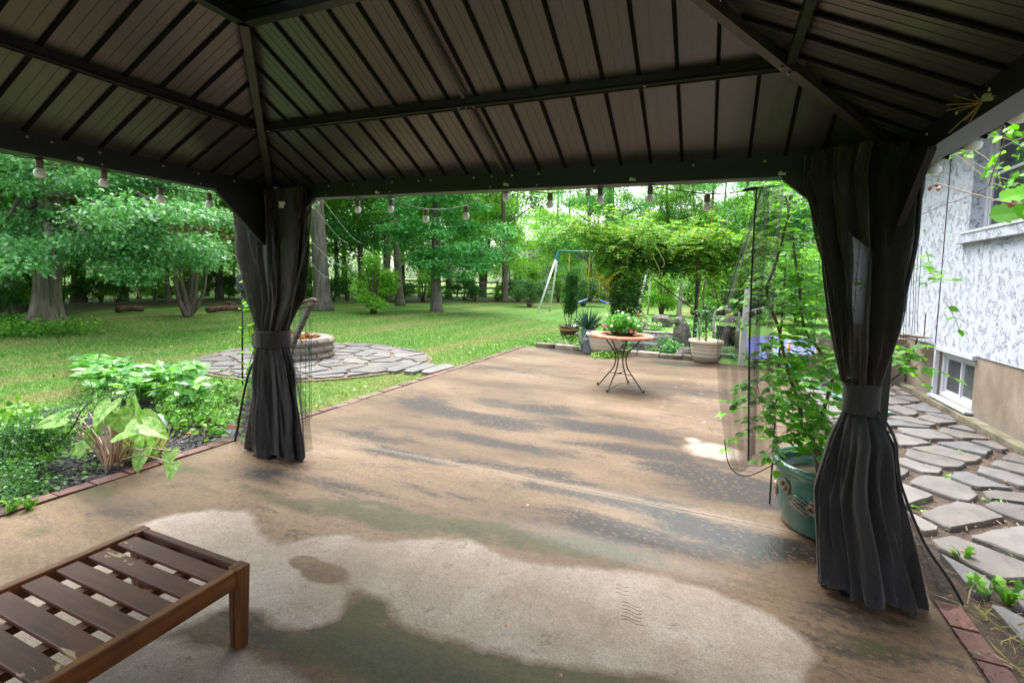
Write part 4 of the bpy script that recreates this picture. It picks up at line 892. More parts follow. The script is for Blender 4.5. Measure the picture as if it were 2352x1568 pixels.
# low cellar walls and blue hatch
cw = thing('cellar_wall', 'low tan concrete cellar wall at right angles to the house', 'wall', (2, 9.6, 0))
mb = MB(); mb.box((2.23, 9.55, .36), (1.20, .16, .74)); mb.build('end_wall', M['found'], cw)
mb = MB(); mb.box((1.30, 9.62, .17), (.66, .14, .36)); mb.build('side_wall', M['mossy_conc'], cw)
mb = MB(); mb.box((.98, 10.6, .16), (.12, 1.9, .36)); mb.build('side_wall', M['mossy_conc'], cw)
ct = tag(MB_ := None, None) if False else None
hd = thing('cellar_hatch', 'blue ribbed metal cellar doors lying between the white post and the house', 'cellar door', (1.3, 10.6, .2))
blue = simple('blue_paint', (.085, .095, .33), .4, var=.25, scale=6)
for s_ in (0, 1):
    mb = MB(); x0 = .62+s_*.62; V = np.array([(x0, 9.85, .16), (x0+.6, 9.85, .24), (x0+.6, 11.2, .54), (x0, 11.2, .42), (x0, 9.85, .13), (x0+.6, 9.85, .21), (x0+.6, 11.2, .51), (x0, 11.2, .39)])
    mb.add(V, [(0, 1, 2, 3), (7, 6, 5, 4), (0, 4, 5, 1), (1, 5, 6, 2), (2, 6, 7, 3), (3, 7, 4, 0)]); d_ = mb.build('door_leaf', blue, hd)
    for k in range(4):
        mb = MB(); a = V[0]*(1-(k+.5)/4)+V[1]*(k+.5)/4; b_ = V[3]*(1-(k+.5)/4)+V[2]*(k+.5)/4; mb.bar(a+(0, .01, .008), b_+(0, -.01, .008), .03, .016); mb.build('rib', blue, d_)
wp = thing('white_post', 'peeling white wooden post leaning beside the blue cellar doors', 'post', tuple(G(1705, 838)))
mb = MB(); a = G(1702, 840); b_ = AY(1718, 664, a[1]+.05); mb.bar(a, b_, .10, .09, (0, 1, 0)); o = mb.build('shaft', simple('peeling_white', (.62, .61, .6), .6, var=.25, scale=14, stretch=(1, 1, .3)), wp); bevel(o)
mb = MB(); p = AY(1714, 716, a[1]); mb.tube([p-np.array([.0, .06, 0]), p+np.array([.30, -.02, .09])], .018, 8); mb.build('rail_pipe', M['white'], wp, smooth=True)
mb = MB(); c = AY(1812, 800, 9.75); mb.tube([c-np.array([0, 0, .07]), c+np.array([0, 0, .07])], [.018, .026], 10); mb.sphere(c+np.array([0, 0, .09]), .022); tag(mb.build('spray_nozzle', simple('orange_plastic', (.75, .30, .02), .35), None, True), 'orange and yellow nozzle standing against the vine', 'nozzle')

# ================================================================ trees
def trunk_mesh(h, r, seed, lean=(0, 0), limbs=6, zl=2.5, seg=12, flare=1.5, spread=2.5):
    rg = np.random.default_rng(seed); mb = MB(); n = 14; z = np.concatenate([[-.1, .12, .35, .8], np.linspace(1.4, h, n-4)]); t = z/h
    pts = np.stack([lean[0]*t+.12*np.sin(z*.6+seed)*t, lean[1]*t+.10*np.cos(z*.5+seed*2)*t-.10*math.cos(seed*2)*t, z], 1)
    rad = r*(1-.75*np.clip(t, 0, 1))*(1+(flare-1)*np.exp(-np.clip(z, 0, None)/.30)); mb.tube(pts, rad, seg)
    tips = []
    for k in range(limbs):
        zz = zl+(h-zl)*(k+.4*rg.random())/limbs; i = np.argmin(abs(z-zz)); p = pts[i]; a = k*2.4+rg.random(); L = spread*(.6+.6*rg.random())*(1-.35*(zz-zl)/(h-zl+.1))
        e = p+np.array([math.cos(a)*L, math.sin(a)*L, L*(.35+.35*rg.random())]); m_ = (p+e)/2+rg.normal(size=3)*.12; r0 = max(.02, rad[i]*.42)
        mb.tube(spl([p, m_, e], 7), np.linspace(r0, .012, 7), 6); tips += [e, m_*.4+e*.6]
        for _ in range(2):
            q = p+(e-p)*(.4+.4*rg.random()); e2 = q+rg.normal(size=3)*L*.3+np.array([0, 0, .2]); mb.tube([q, (q+e2)/2+rg.normal(size=3)*.05, e2], [r0*.4, r0*.3, .008], 5); tips.append(e2)
    return mb, tips
def crown_mesh(tips, n, rad, size, tv, tf, extra=0, box=None, seed=0, flat=.45, zmin=1.2):
    mb = MB(); rg = np.random.default_rng(seed); c = [np.array(t) for t in tips]
    if box is not None:
        for _ in range(extra): c.append(np.array([rg.normal()*box[0], rg.normal()*box[0], rg.uniform(box[1], box[2])]))
    for p in c:
        p = p.copy(); p[2] = max(p[2], zmin); r_ = rad*(.6+.7*rg.random()); pad_leaves(mb, p, r_, int(n/len(c)), size, tv, tf, flat=flat)
    return mb
KIND = []
def kind(h, r, spread, zl, nleaf, rad, size, leafm, barkm, seed, extra, box, limbs=7, lean=(0, 0)):
    tb, tips = trunk_mesh(h, r, seed, lean, limbs, zl, 8, 1.45, spread); cb = crown_mesh(tips, nleaf, rad, size, LEAF_V, LEAF_F, extra, box, seed)
    return tb.mesh('trunk', M[barkm], True), cb.mesh('crown', M[leafm])
KIND.append(kind(15, .24, 3.2, 3.0, 17000, 1.35, .17, 'leaf_mid', 'bark', 1, 26, (2.2, 2.6, 9.5), 9, (.6, .2)))
KIND.append(kind(13, .16, 2.4, 2.2, 15000, 1.1, .16, 'leaf_light', 'bark', 2, 26, (1.7, 1.8, 8), 9, (-.5, .3)))
KIND.append(kind(14, .20, 3.0, 2.6, 17000, 1.3, .15, 'leaf_maple', 'bark', 3, 28, (2.0, 2.2, 9), 9, (.3, -.5)))
KIND.append(kind(9, .07, 1.6, 1.2, 9000, .8, .13, 'leaf_light', 'bark', 4, 18, (1.1, 1.0, 6), 8, (.7, .2)))
KIND.append(kind(10, .08, 1.7, 1.4, 9000, .85, .13, 'leaf_mid', 'bark', 5, 20, (1.2, 1.0, 6), 8, (-.6, -.4)))
def plant_tree(k, x, y, rot, sc, label, group, nm='broadleaf_tree', cat='tree', zs=None):
    t = thing(nm, label, cat, (x, y, 0), group); t.rotation_euler = (0, 0, rot); s_ = (sc, sc, (zs or sc)); t.scale = s_
    a = bpy.data.objects.new('trunk', KIND[k][0]); b_ = bpy.data.objects.new('crown', KIND[k][1])
    for o in (a, b_): C.objects.link(o); o.parent = t
    return t
# wood edge line, photo x -> distance; trees stand on and behind it
rt = random.Random(11)
edge = [(-150, 800, 9.5), (0, 770, 10.6), (150, 735, 14.5), (300, 705, 18), (600, 700, 21.5), (800, 698, 24.5), (1100, 696, 29), (1500, 697, 35), (1750, 700, 38), (2100, 700, 36)]
EX = [e[0] for e in edge]; ED = [e[2] for e in edge]
def spot(x, extra): 
    d = wd(x, 700); d = d/np.hypot(d[0], d[1]); D = np.interp(x, EX, ED)/max(.5, abs((_ray(x, 0)/np.linalg.norm([(x-CX)/FPX, 1]))[2])); return d[0]*(D+extra), d[1]*(D+extra)
def place_of(x):
    for lim, w_ in ((60, 'left of the big oak'), (330, 'just right of the big oak'), (540, 'left of the left curtain'), (730, 'behind the left curtain'), (900, 'behind the fire pit'), (1150, 'behind the maple'), (1300, 'behind the swing set'), (1480, 'behind the left arbor leg'), (1640, 'seen through the arbor'), (1900, 'beyond the hose reel')):
        if x < lim: return w_
    return 'beyond the house end'
names = ['tall dark-trunked tree in the wood behind the lawn', 'yellow-green slender tree in the wood behind the lawn', 'mid green maple-like tree in the wood behind the lawn', 'thin pale-leaved sapling in the wood behind the lawn', 'thin green sapling in the wood behind the lawn']
grp = ['tall trees in the wood', 'slender yellow-green trees in the wood', 'maples in the wood', 'pale saplings in the wood', 'green saplings in the wood']
for i in range(76):
    x = -260+i*2500/76+rt.uniform(-18, 18); ex = abs(rt.gauss(0, 1))*6+rt.uniform(.5, 4)
    if 1165 < x < 1320: ex += 9
    if x > 1480: ex += 2
    k = rt.choice([0, 1, 1, 2, 2, 3, 3]) if ex > 3 else rt.choice([3, 4, 4])
    X_, Y_ = spot(x, ex); plant_tree(k, X_, Y_, rt.random()*6.28, rt.uniform(.8, 1.15), names[k].replace('in the wood behind the lawn', 'in the wood '+place_of(x)), grp[k]+' '+place_of(x))

# shrubs along the edge
def bush_mesh(r, h, n, size, m, seed, stems=7, tv=LEAF_V, tf=LEAF_F, shell=.4):
    rg = np.random.default_rng(seed); sb = MB(); lb = MB()
    for k in range(stems):
        a = k*2.4; e = np.array([math.cos(a)*r*.7*rg.random(), math.sin(a)*r*.7*rg.random(), h*(.6+.4*rg.random())]); sb.tube(spl([(e[0]*.15, e[1]*.15, -.05), e*.5+rg.normal(size=3)*.05, e], 6), np.linspace(.018*h+.004, .005, 6), 5)
    nc = 16
    for k in range(nc):
        a = rg.random()*6.28; q = r*math.sqrt(rg.random())*.8; z = h*(.15+.75*rg.random()); q *= 1-.35*(z/h)**3; pad_leaves(lb, (q*math.cos(a), q*math.sin(a), z), r*.38, n//nc, size, tv, tf, .7, 1.0, -.1)
    return sb.mesh('stems', M['twig'], True), lb.mesh('foliage', M[m])
BK = [bush_mesh(1.3, 2.6, 5200, .11, 'leaf_mid', 21), bush_mesh(1.5, 2.0, 5200, .11, 'leaf_dark', 22), bush_mesh(1.1, 3.2, 5200, .10, 'leaf_light', 23)]
def bush(k, x, y, s_, label, group=None, nm='shrub', meshes=None, cat='shrub', rot=None):
    t = thing(nm, label, cat, (x, y, 0), group); t.rotation_euler = (0, 0, rt.random()*6.28 if rot is None else rot); t.scale = (s_, s_, s_)
    for n_, me_ in zip(('stems', 'foliage'), meshes or BK[k]):
        o = bpy.data.objects.new(n_, me_); C.objects.link(o); o.parent = t
    return t
bn = ['bushy green undergrowth shrub at the far edge of the lawn', 'dark spreading undergrowth shrub at the far edge of the lawn', 'tall pale green undergrowth shrub at the far edge of the lawn']
for i in range(56):
    x = -240+i*2420/56+rt.uniform(-12, 12); k = rt.choice([0, 1, 2, 1]); X_, Y_ = spot(x, rt.uniform(.3, 3.5)+(3 if x < 600 else 0)); bush(k, X_, Y_, rt.uniform(.4, .8), bn[k].replace('at the far edge of the lawn', 'at the lawn edge '+place_of(x)), 'undergrowth '+['shrubs mid green', 'shrubs dark', 'shrubs pale'][k]+' '+place_of(x))
# far wood: one mass of foliage beyond the individual trees
mb = MB()
for i in range(150):
    X_, Y_ = spot(rt.uniform(60, 2080), rt.uniform(14, 26)); pad_leaves(mb, (X_, Y_, rt.uniform(.4, 7)), 1.6, 110, .28, LEAF_V, LEAF_F, .5)
for i in range(560):
    x = -420+rt.random()*3000; ex = rt.uniform(34, 52); X_, Y_ = spot(min(max(x, -150), 2100), ex)
    if x < -150 or x > 2100:
        d = wd(x, 700); d = d/np.hypot(d[0], d[1]); X_, Y_ = d[0]*55, d[1]*55
    z = rt.uniform(.2, 14) if not (1150 < x < 1720) else rt.uniform(.2, 8.)
    pad_leaves(mb, (X_, Y_, z), 2.8, 120, .42, LEAF_V, LEAF_F, .6)
tag(mb.build('far_wood', M['leaf_far']), 'far mass of leaves deep in the wood', 'wood', kind='stuff')
# forest floor and neighbour's lawn show as the ground itself
fl = [spot(x, e) for x, e in [(-260, 1.), (0, .6), (150, 0), (300, .2), (600, 0), (800, .3), (1100, .2), (1500, .2), (1750, .2), (2100, .2)]] + [spot(x, e) for x, e in [(2100, 14), (1500, 12), (1000, 9), (600, 9), (100, 9), (-260, 9)]]
mb = MB(); mb.add([(p[0], p[1], -.012) for p in fl], [tuple(range(len(fl)-1, -1, -1))]); tag(mb.build('woodland_floor', M['floor']), 'brown leaf litter and ground ivy under the trees', kind='structure')

# the big oak on the left
oak = thing('oak_tree', 'large oak with a broad ridged trunk and low spreading boughs', 'tree', (-15.23, 6.57, 0)); ob = np.array([-15.23, 6.57, 0])
mb = MB(); zs_ = [-.1, .1, .3, .6, 1.0, 1.6, 2.4, 3.4, 5, 7, 9.5, 12]; rs_ = [.46, .38, .32, .275, .255, .248, .245, .24, .235, .22, .16, .08]
pts = [ob+np.array([.04*z, .03*z, z]) for z in zs_]; mb.tube(pts, rs_, 40)
vv = mb.v[0]; ang = np.arctan2(vv[:, 1]-ob[1], vv[:, 0]-ob[0]); rr_ = 1+.045*np.sin(ang*17+vv[:, 2]*.4)+.05*np.sin(ang*5+1)*np.exp(-vv[:, 2]/.5)*1.6
vv[:, :2] = ob[:2]+(vv[:, :2]-ob[:2])*rr_[:, None]; mb.build('trunk', M['bark_big'], oak, smooth=True)
mb = MB(); lb = MB(); rg = np.random.default_rng(31)
limb_ends = [(60, 560, 11.5), (200, 540, 10.2), (330, 560, 10.6), (420, 600, 11.5), (130, 640, 9.6), (300, 640, 10.2), (380, 500, 11), (20, 500, 10.8), (-60, 600, 10.5), (250, 450, 10.5), (100, 430, 11.4), (470, 540, 12.3), (330, 400, 11), (20, 380, 11)]
for (x, y, d) in limb_ends:
    e = PD(x, y, d); s0 = ob+np.array([0, 0, min(6, max(2.6, e[2]+.5+rg.random()))]); m_ = (s0+e)/2+np.array([0, 0, .35]); mb.tube(spl([s0, m_, e], 10), np.linspace(.12, .02, 10), 7)
mb.build('boughs', M['bark'], oak, smooth=True)
pads = []
for (x, y, d) in limb_ends:
    for _ in range(6): pads.append(PD(x+rg.normal()*55, y+rg.normal()*32, d+rg.normal()*.7))
for _ in range(60): a = rg.random()*6.28; q = 1.5+rg.random()*4.5; pads.append(ob+np.array([math.cos(a)*q, math.sin(a)*q, 3+rg.random()*7]))
for x, y in ((110, 690), (95, 620), (75, 380)): pass
for p in pads:
    c_ = R.T@(p-np.array([0, 0, EYE])); X_ = CX+FPX*c_[0]/c_[2]; Y_ = CY+FPX*c_[1]/c_[2]
    if p[2] < 1.15: continue
    if 55 < X_ < 170 and (Y_ > 600 or 372 < Y_ < 440) and c_[2] < 12.3: continue      # the photo shows bare trunk here
    pad_leaves(lb, p, .62, 430, .095, LOBE_V, LOBE_F, .34, 1.5, -.3)
lb.build('foliage', M['leaf_oak'], oak)

# named trees standing clear at the lawn's edge
def clear_tree(x, y, rpx, topx, topy, h, label, bark='bark', seed=0, nm='tree_trunk'):
    b_ = G(x, y); dep = (R.T@(b_-np.array([0, 0, EYE])))[2]; r = rpx/2/FPX*dep; tp = PD(topx, topy, dep); zt = tp[2]; ln = (tp-b_)/zt*h
    tb, tips = trunk_mesh(h, r, seed, (ln[0], ln[1]), 7, h*.42, 14, 1.45, 3.0)
    t = thing('broadleaf_tree', label, 'tree', (b_[0], b_[1], 0)); o = bpy.data.objects.new('trunk', tb.mesh('trunk', M[bark], True)); C.objects.link(o); o.parent = t
    cb = crown_mesh(tips, 9000, 1.3, .16, LEAF_V, LEAF_F, 6, (2, h*.5, h*.9), seed); o2 = bpy.data.objects.new('crown', cb.mesh('crown', M['leaf_mid'])); C.objects.link(o2); o2.parent = t
    return t, b_, dep
clear_tree(741, 712, 38, 731, 470, 14, 'thick straight grey tree rising just right of the left curtain', 'bark_pale', 41)
clear_tree(919, 701, 19, 903, 470, 13, 'slim leaning tree between the thick grey one and the maple', 'bark', 43)
clear_tree(1160, 693, 15, 1158, 480, 12, 'thin tree at the hedge right of the maple', 'bark', 44)
clear_tree(1400, 690, 30, 1402, 430, 15, 'tall grey tree whose upper trunk shows above the wisteria arbor', 'bark_pale', 45)
clear_tree(25, 720, 14, 15, 600, 11, 'thin dark tree left of the big oak', 'bark', 46)
t4, b4, dep4 = clear_tree(1003, 714, 24, 1000, 470, 11, 'maple with layered bright green boughs and a bare lower trunk', 'bark_pale', 42)
mb = MB(); rg = np.random.default_rng(5)
for (x, y) in [(1040, 500), (960, 505), (1000, 530), (1080, 530), (1110, 560), (1050, 570), (990, 575), (930, 540), (1070, 610), (1110, 610), (1010, 615), (960, 600), (900, 480), (940, 470), (1090, 470), (1140, 530), (1020, 470), (1000, 640), (985, 590), (1130, 590), (1070, 640), (900, 520), (1150, 580), (1040, 440), (980, 430), (1100, 430)]:
    for _ in range(3):
        p = PD(x+rg.normal()*14, y+rg.normal()*10, dep4+rg.normal()*.9-.3)
        if p[2] > 1.5: pad_leaves(mb, p, .62, 210, .12, BROAD_V*np.array([1.15, .8, 1]), BROAD_F, .26, 1.8, -.15)
mb.build('boughs', M['leaf_maple'], t4)
# multi-stemmed small tree
b_ = G(430, 728); ms_ = thing('multistem_tree', 'small tree with several crooked stems springing from one base', 'tree', b_)
for k, l in enumerate([[(430, 728), (412, 690), (403, 640), (402, 560)], [(430, 728), (428, 690), (416, 640), (420, 560), (440, 480)], [(432, 728), (446, 690), (450, 640), (462, 560), (478, 500)], [(434, 726), (455, 700), (470, 660), (474, 600)], [(430, 728), (436, 660), (442, 600), (430, 540), (414, 470)]]):
    mb = MB(); mb.tube(spl([PD(x, y, 14.9+.1*k) for x, y in l], 14), np.linspace(.09, .025, 14), 8); mb.build('stem', M['bark'], ms_, smooth=True)
mb = MB(); rg = np.random.default_rng(9)
for _ in range(60): p = PD(440+rg.normal()*45, 540+rg.normal()*45, 15+rg.normal()*.7); pad_leaves(mb, p, .5, 90, .07, LEAF_V, LEAF_F, .5)
mb.build('foliage', leafmat('russet_leaf', [(.07, .12, .03), (.13, .17, .05), (.2, .15, .07)]), ms_)
# shrubs standing on the lawn
LK = bush_mesh(.75, 1.9, 5000, .075, 'leaf_light', 24, 9)
b_ = G(857, 720); bush(0, b_[0], b_[1], 1.25, 'upright young shrub standing on the lawn between the two thick trunks', meshes=LK, rot=1.)
b_ = G(1518, 722); bush(0, b_[0], b_[1], 1.15, 'leafy shrub on the far lawn seen through the arbor', meshes=LK, rot=2.)
b_ = G(1460, 700); bush(1, b_[0], b_[1], .9, 'dark shrub behind the right legs of the swing set', rot=.5)
for i, (x, y, s_, k, lb_) in enumerate([(1215, 704, .7, 1, 'broad dark shrub left of the swing set'), (1340, 702, .8, 1, 'dark shrub behind the swings'), (1660, 735, 1.0, 0, 'green shrub behind the hose reel'), (1740, 740, 1.1, 1, 'tall shrub behind the white post'), (1830, 745, 1.15, 0, 'tall shrub behind the potted vine'), (1920, 745, 1.1, 0, 'shrub behind the right curtain'), (1700, 722, 1.5, 0, 'tall hedge shrub behind the net panel'), (1790, 722, 1.5, 1, 'tall hedge shrub beyond the blue cellar doors'), (1880, 722, 1.6, 0, 'tall hedge shrub beyond the cellar wall'), (1960, 725, 1.5, 0, 'tall hedge shrub next to the house end'), (1625, 718, 1.3, 0, 'hedge shrub beyond the right arbor leg')]):
    b_ = G(x, y); bush(k, b_[0], b_[1], s_, lb_)
wt = thing('lichen_tree', 'short tree with white lichen on its stem beyond the arbor', 'tree', G(1560, 726)); mb = MB(); p0 = G(1560, 726); dd = 22.7
mb.tube(spl([PD(1559, 727, dd), PD(1562, 690, dd), PD(1566, 650, dd), PD(1560, 610, dd)], 10), np.linspace(.12, .05, 10), 8); mb.build('trunk', simple('lichen_bark', (.38, .35, .30), .8, var=.5, scale=6), wt, smooth=True)
mb = MB()
for _ in range(34): pad_leaves(mb, PD(1562+rg.normal()*26, 610+rg.normal()*26, dd+rg.normal()*.6), .5, 70, .10)
mb.build('foliage', M['leaf_mid'], wt)
# logs
for x0_, y0_, x1_, y1_, r_, l in ((475, 712, 560, 708, .11, 'long rotting log lying at the edge of the wood'), (560, 708, 625, 712, .09, 'reddish rotting log beside the long one'), (515, 699, 540, 700, .10, 'short log resting behind the long log'), (265, 712, 330, 710, .10, 'mossy log near the big oak'), (1595, 716, 1640, 712, .25, 'grey brush log beyond the right arbor leg')):
    a, b_ = G(x0_, y0_, r_), G(x1_, y1_, r_); mb = MB(); mb.tube(spl([a, (a+b_)/2+np.array([0, 0, .04]), b_], 9), r_*np.array([.8, 1, 1.05, .95, 1, .9, 1, .95, .7]), 10); tag(mb.build('log', M['log'], None, True), l, 'log')
# split rail fence beyond the trees
a, b_ = np.array(spot(830, 6.)), np.array(spot(1480, 5.)); fn = thing('rail_fence', 'weathered split rail fence between the wood and the next garden', 'fence', (a[0], a[1], 0)); n = 12
fm = simple('fence_wood', (.14, .12, .10), .85, bump=.4)
for k in range(n+1):
    p = a+(b_-a)*k/n; mb = MB(); mb.box((p[0], p[1], .65), (.13, .13, 1.3)); mb.build('post', fm, fn)
    if k < n:
        q = a+(b_-a)*(k+1)/n
        for z in (.35, .75, 1.12): mb = MB(); mb.bar((p[0], p[1], z), (q[0], q[1], z+.03), .06, .12); mb.build('rail', fm, fn)
# neighbour's white house
nh = thing('neighbour_house', 'white neighbouring house with dark grey roofs beyond the wood', 'house', AY(1250, 660, 46)*[1, 1, 0])
wm = simple('white_siding', (.75, .76, .78), .6, var=.05); rm = simple('slate_roof', (.09, .10, .12), .8)
o_ = AY(1262, 640, 46); bx = o_[0]
mb = MB(); mb.box((bx, 50, 1.8), (9, 8, 3.6)); mb.build('wall', wm, nh)
mb = MB(); mb.box((bx+1.5, 52, 2.9), (4.6, 6, 5.8)); mb.build('wall', wm, nh)
mb = MB(); mb.add([(bx-.8, 49, 5.8), (bx+3.8, 49, 5.8), (bx+1.5, 49, 7.6), (bx-.8, 55, 5.8), (bx+3.8, 55, 5.8), (bx+1.5, 55, 7.6)], [(0, 1, 2), (5, 4, 3), (0, 2, 5, 3), (1, 4, 5, 2)]); mb.build('gable', wm, nh)
mb = MB(); mb.bar((bx-1.1, 48.6, 5.7), (bx-1.1, 55.4, 5.7), .01, .01); mb.add([(bx-1.2, 48.7, 5.6), (bx+1.5, 48.7, 7.75), (bx+1.5, 55.3, 7.75), (bx-1.2, 55.3, 5.6)], [(0, 1, 2, 3)]); mb.add([(bx+4.2, 48.7, 5.6), (bx+1.5, 48.7, 7.75), (bx+1.5, 55.3, 7.75), (bx+4.2, 55.3, 5.6)], [(3, 2, 1, 0)]); mb.build('roof', rm, nh)
mb = MB(); mb.add([(bx-4.7, 45.6, 3.5), (bx+4.7, 45.6, 3.5), (bx+4.7, 50, 5.6), (bx-4.7, 50, 5.6)], [(0, 1, 2, 3)]); mb.build('roof', rm, nh)
for dx in (-3.4, -1.8, .5, 2.6):
    mb = MB(); mb.box((bx+dx, 45.97, 2.0), (.9, .06, 1.3)); mb.build('window', M['glass'], nh)
for dx in (.5, 2.4): mb = MB(); mb.box((bx+dx, 48.97, 4.9), (.9, .06, 1.0)); mb.build('window', M['glass'], nh)

# ================================================================ swing set
sw = thing('swing_set', 'white-legged swing set with green top bar and yellow chains', 'swing set', (-7.1, 20, 0))
gm = simple('teal_paint', (.01, .16, .13), .4); ym = simple('yellow_chain', (.50, .40, .05), .5)
tl = AY(1283, 577, 21.0); tr_ = tl+np.array([3.95, .9, .02])
def ab(p, q, r, m, nm, par, seg=10): mb = MB(); mb.tube([p, q], r, seg); return mb.build(nm, m, par, smooth=True)
ab(tl, tr_, .045, gm, 'top_bar', sw)
for p_, (fx, fy), (bx_, by_) in ((tl, (1234, 720), (1267, 712)), (tr_, (1461, 726), (1472, 716))):
    f_ = G(fx, fy); b2 = G(bx_, by_); b2 = f_+(b2-f_)*.85 if p_ is tl else f_+np.array([.25, 2.0, 0])
    for e in (f_, b2): ab(p_+(e-p_)*.08, e, .042, M['swing'], 'leg', sw)
    mb = MB(); mb.bar(p_, p_+(f_-p_)*.14, .10, .10); mb.bar(p_, p_+(b2-p_)*.14, .10, .10); mb.build('corner_bracket', gm, sw)
for t in (.12, .34, .46, .68):
    p = tl+(tr_-tl)*t; ab(p, p-np.array([0, 0, 2.1]), .014, ym, 'chain', sw, 5)
bl = simple('blue_seat', (.04, .16, .5), .4)
for t0, t1 in ((.12, .34), (.46, .68)):
    a = tl+(tr_-tl)*t0-np.array([0, 0, 2.1]); c_ = tl+(tr_-tl)*t1-np.array([0, 0, 2.1]); mb = MB(); mb.tube(spl([a, (a+c_)/2-np.array([0, 0, .16]), c_], 10), .035, 6); mb.build('seat', bl, sw)

# ================================================================ arbor with wisteria
arb = thing('garden_arbor', 'dark metal arbor over the stepping stones, hidden under wisteria', 'arbor', (-1.3, 12.6, 0))
AX0, AX1, AYa, AYb = -2.35, -.43, 12.3, 13.7
for x in (AX0, AX1):
    for y in (AYa, AYb): mb = MB(); mb.box((x, y, 1.2), (.045, .045, 2.4)); mb.build('post', M['black'], arb)
    mb = MB(); mb.bar((x, AYa-.1, 2.42), (x, AYb+.3, 2.42), .05, .08); mb.build('beam', M['black'], arb)
for k in range(6): y = AYa+.1+k*.27; mb = MB(); mb.bar((AX0-.35, y, 2.44+.012*k), (AX1+.15, y, 2.44+.012*k), .03, .03); mb.build('cross_rail', M['black'], arb)
p = AY(1607, 560, 12.3); ab(AY(1500, 640, 12.6), AY(1590, 708, 12.6), .016, M['twig'], 'strut', arb, 6)
wi = thing('wisteria_vine', 'thick yellow-tipped wisteria sprawling over the arbor', 'vine', (-2.35, 12.3, 0))
mb = MB(); rg = np.random.default_rng(77)
for k in range(5): mb.tube(spl([(AX0+.05*k-.1, AYa+.1, 0), (AX0+.12*math.sin(k*2), AYa+.1*math.cos(k*3), .9), (AX0-.1*math.sin(k), AYa+.08, 1.8), (AX0+.3*k-.4, AYa+.4, 2.6)], 14), .022, 6)
mb.tube(spl([AY(1607, 778, 12.2), AY(1602, 700, 12.2), AY(1608, 640, 12.2), AY(1600, 570, 12.2)], 14), .018, 6)
mb.build('stems', M['twig'], wi, smooth=True)
# pinnate sprays: leaflets in pairs along a drooping stalk
def sprays(mb, starts, dirs, L, npair, lsize, tv=LEAF_V, tf=LEAF_F):
    n = len(starts); d = dirs/np.linalg.norm(dirs, axis=1)[:, None]; up = np.array([0, 0, 1.])
    for k in range(npair):
        t = (k+1)/npair; p = starts + d*(L*t)[:, None]; p[:, 2] -= L*t*t*.45; s_ = np.cross(d, up); s_ /= np.linalg.norm(s_, axis=1)[:, None]+1e-6
        for sg in (-1, 1):
            ax = s_*sg+d*.55; ax[:, 2] -= .35; nr = RNG.normal(size=(n, 3))*.25; nr[:, 2] += 1; mb.scatter(tv, tf, p, ax, nr, lsize*(1-.35*t)*(.8+.4*RNG.random(n)))
lb = MB()
def spray_cloud(cx_, cy_, cz_, sx, sy, sz, n, L=.30, ls=.105, pairs=5, updir=.3):
    d = rvec(n); st = d*RNG.random(n)[:, None]**.45*np.array([sx, sy, sz])+np.array([cx_, cy_, cz_]); dr = d+RNG.normal(size=(n, 3))*.5; dr[:, 2] = dr[:, 2]*.4+updir*RNG.random(n)
    sprays(lb, st, dr, L*(.7+.6*RNG.random(n)), pairs, ls)
for (x, y, dy, sx, sz, n) in [(1300, 528, 12.4, .45, .13, 60), (1345, 530, 12.5, .5, .2, 110), (1390, 555, 12.4, .5, .30, 200), (1430, 565, 12.3, .45, .36, 220), (1475, 570, 12.5, .5, .32, 210), (1520, 575, 12.8, .5, .30, 200), (1560, 570, 12.6, .5, .30, 200), (1605, 570, 12.4, .5, .32, 210), (1650, 565, 12.6, .5, .30, 190), (1690, 560, 12.9, .5, .28, 150), (1730, 560, 13.2, .45, .28, 110), (1450, 535, 13.5, .9, .22, 160), (1560, 530, 13.5, .9, .2, 160), (1400, 610, 12.4, .30, .22, 110), (1440, 620, 12.3, .28, .3, 140), (1480, 610, 12.6, .35, .15, 90), (1620, 620, 12.4, .3, .18, 90), (1650, 640, 12.4, .25, .25, 60), (1330, 505, 12.6, .2, .35, 30), (1390, 500, 12.6, .2, .45, 40), (1480, 520, 12.6, .3, .4, 60), (1620, 525, 12.6, .3, .4, 60), (1700, 610, 12.8, .3, .35, 70)]:
    c = AY(x, y, dy); spray_cloud(c[0], c[1], c[2], sx, .5, sz, n)
lb.build('foliage', M['leaf_wist'], wi)
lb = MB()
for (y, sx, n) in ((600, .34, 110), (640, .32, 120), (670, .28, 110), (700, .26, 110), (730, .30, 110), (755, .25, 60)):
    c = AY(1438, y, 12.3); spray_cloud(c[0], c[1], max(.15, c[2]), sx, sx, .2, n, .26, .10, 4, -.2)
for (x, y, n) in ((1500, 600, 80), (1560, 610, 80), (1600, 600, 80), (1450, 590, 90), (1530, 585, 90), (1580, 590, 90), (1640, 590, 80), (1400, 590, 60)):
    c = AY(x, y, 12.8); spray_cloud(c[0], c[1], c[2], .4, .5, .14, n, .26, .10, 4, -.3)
lb.build('shaded_leaves', M['leaf_dark'], wi)  # darker leaf colour stands in for the canopy's own shade
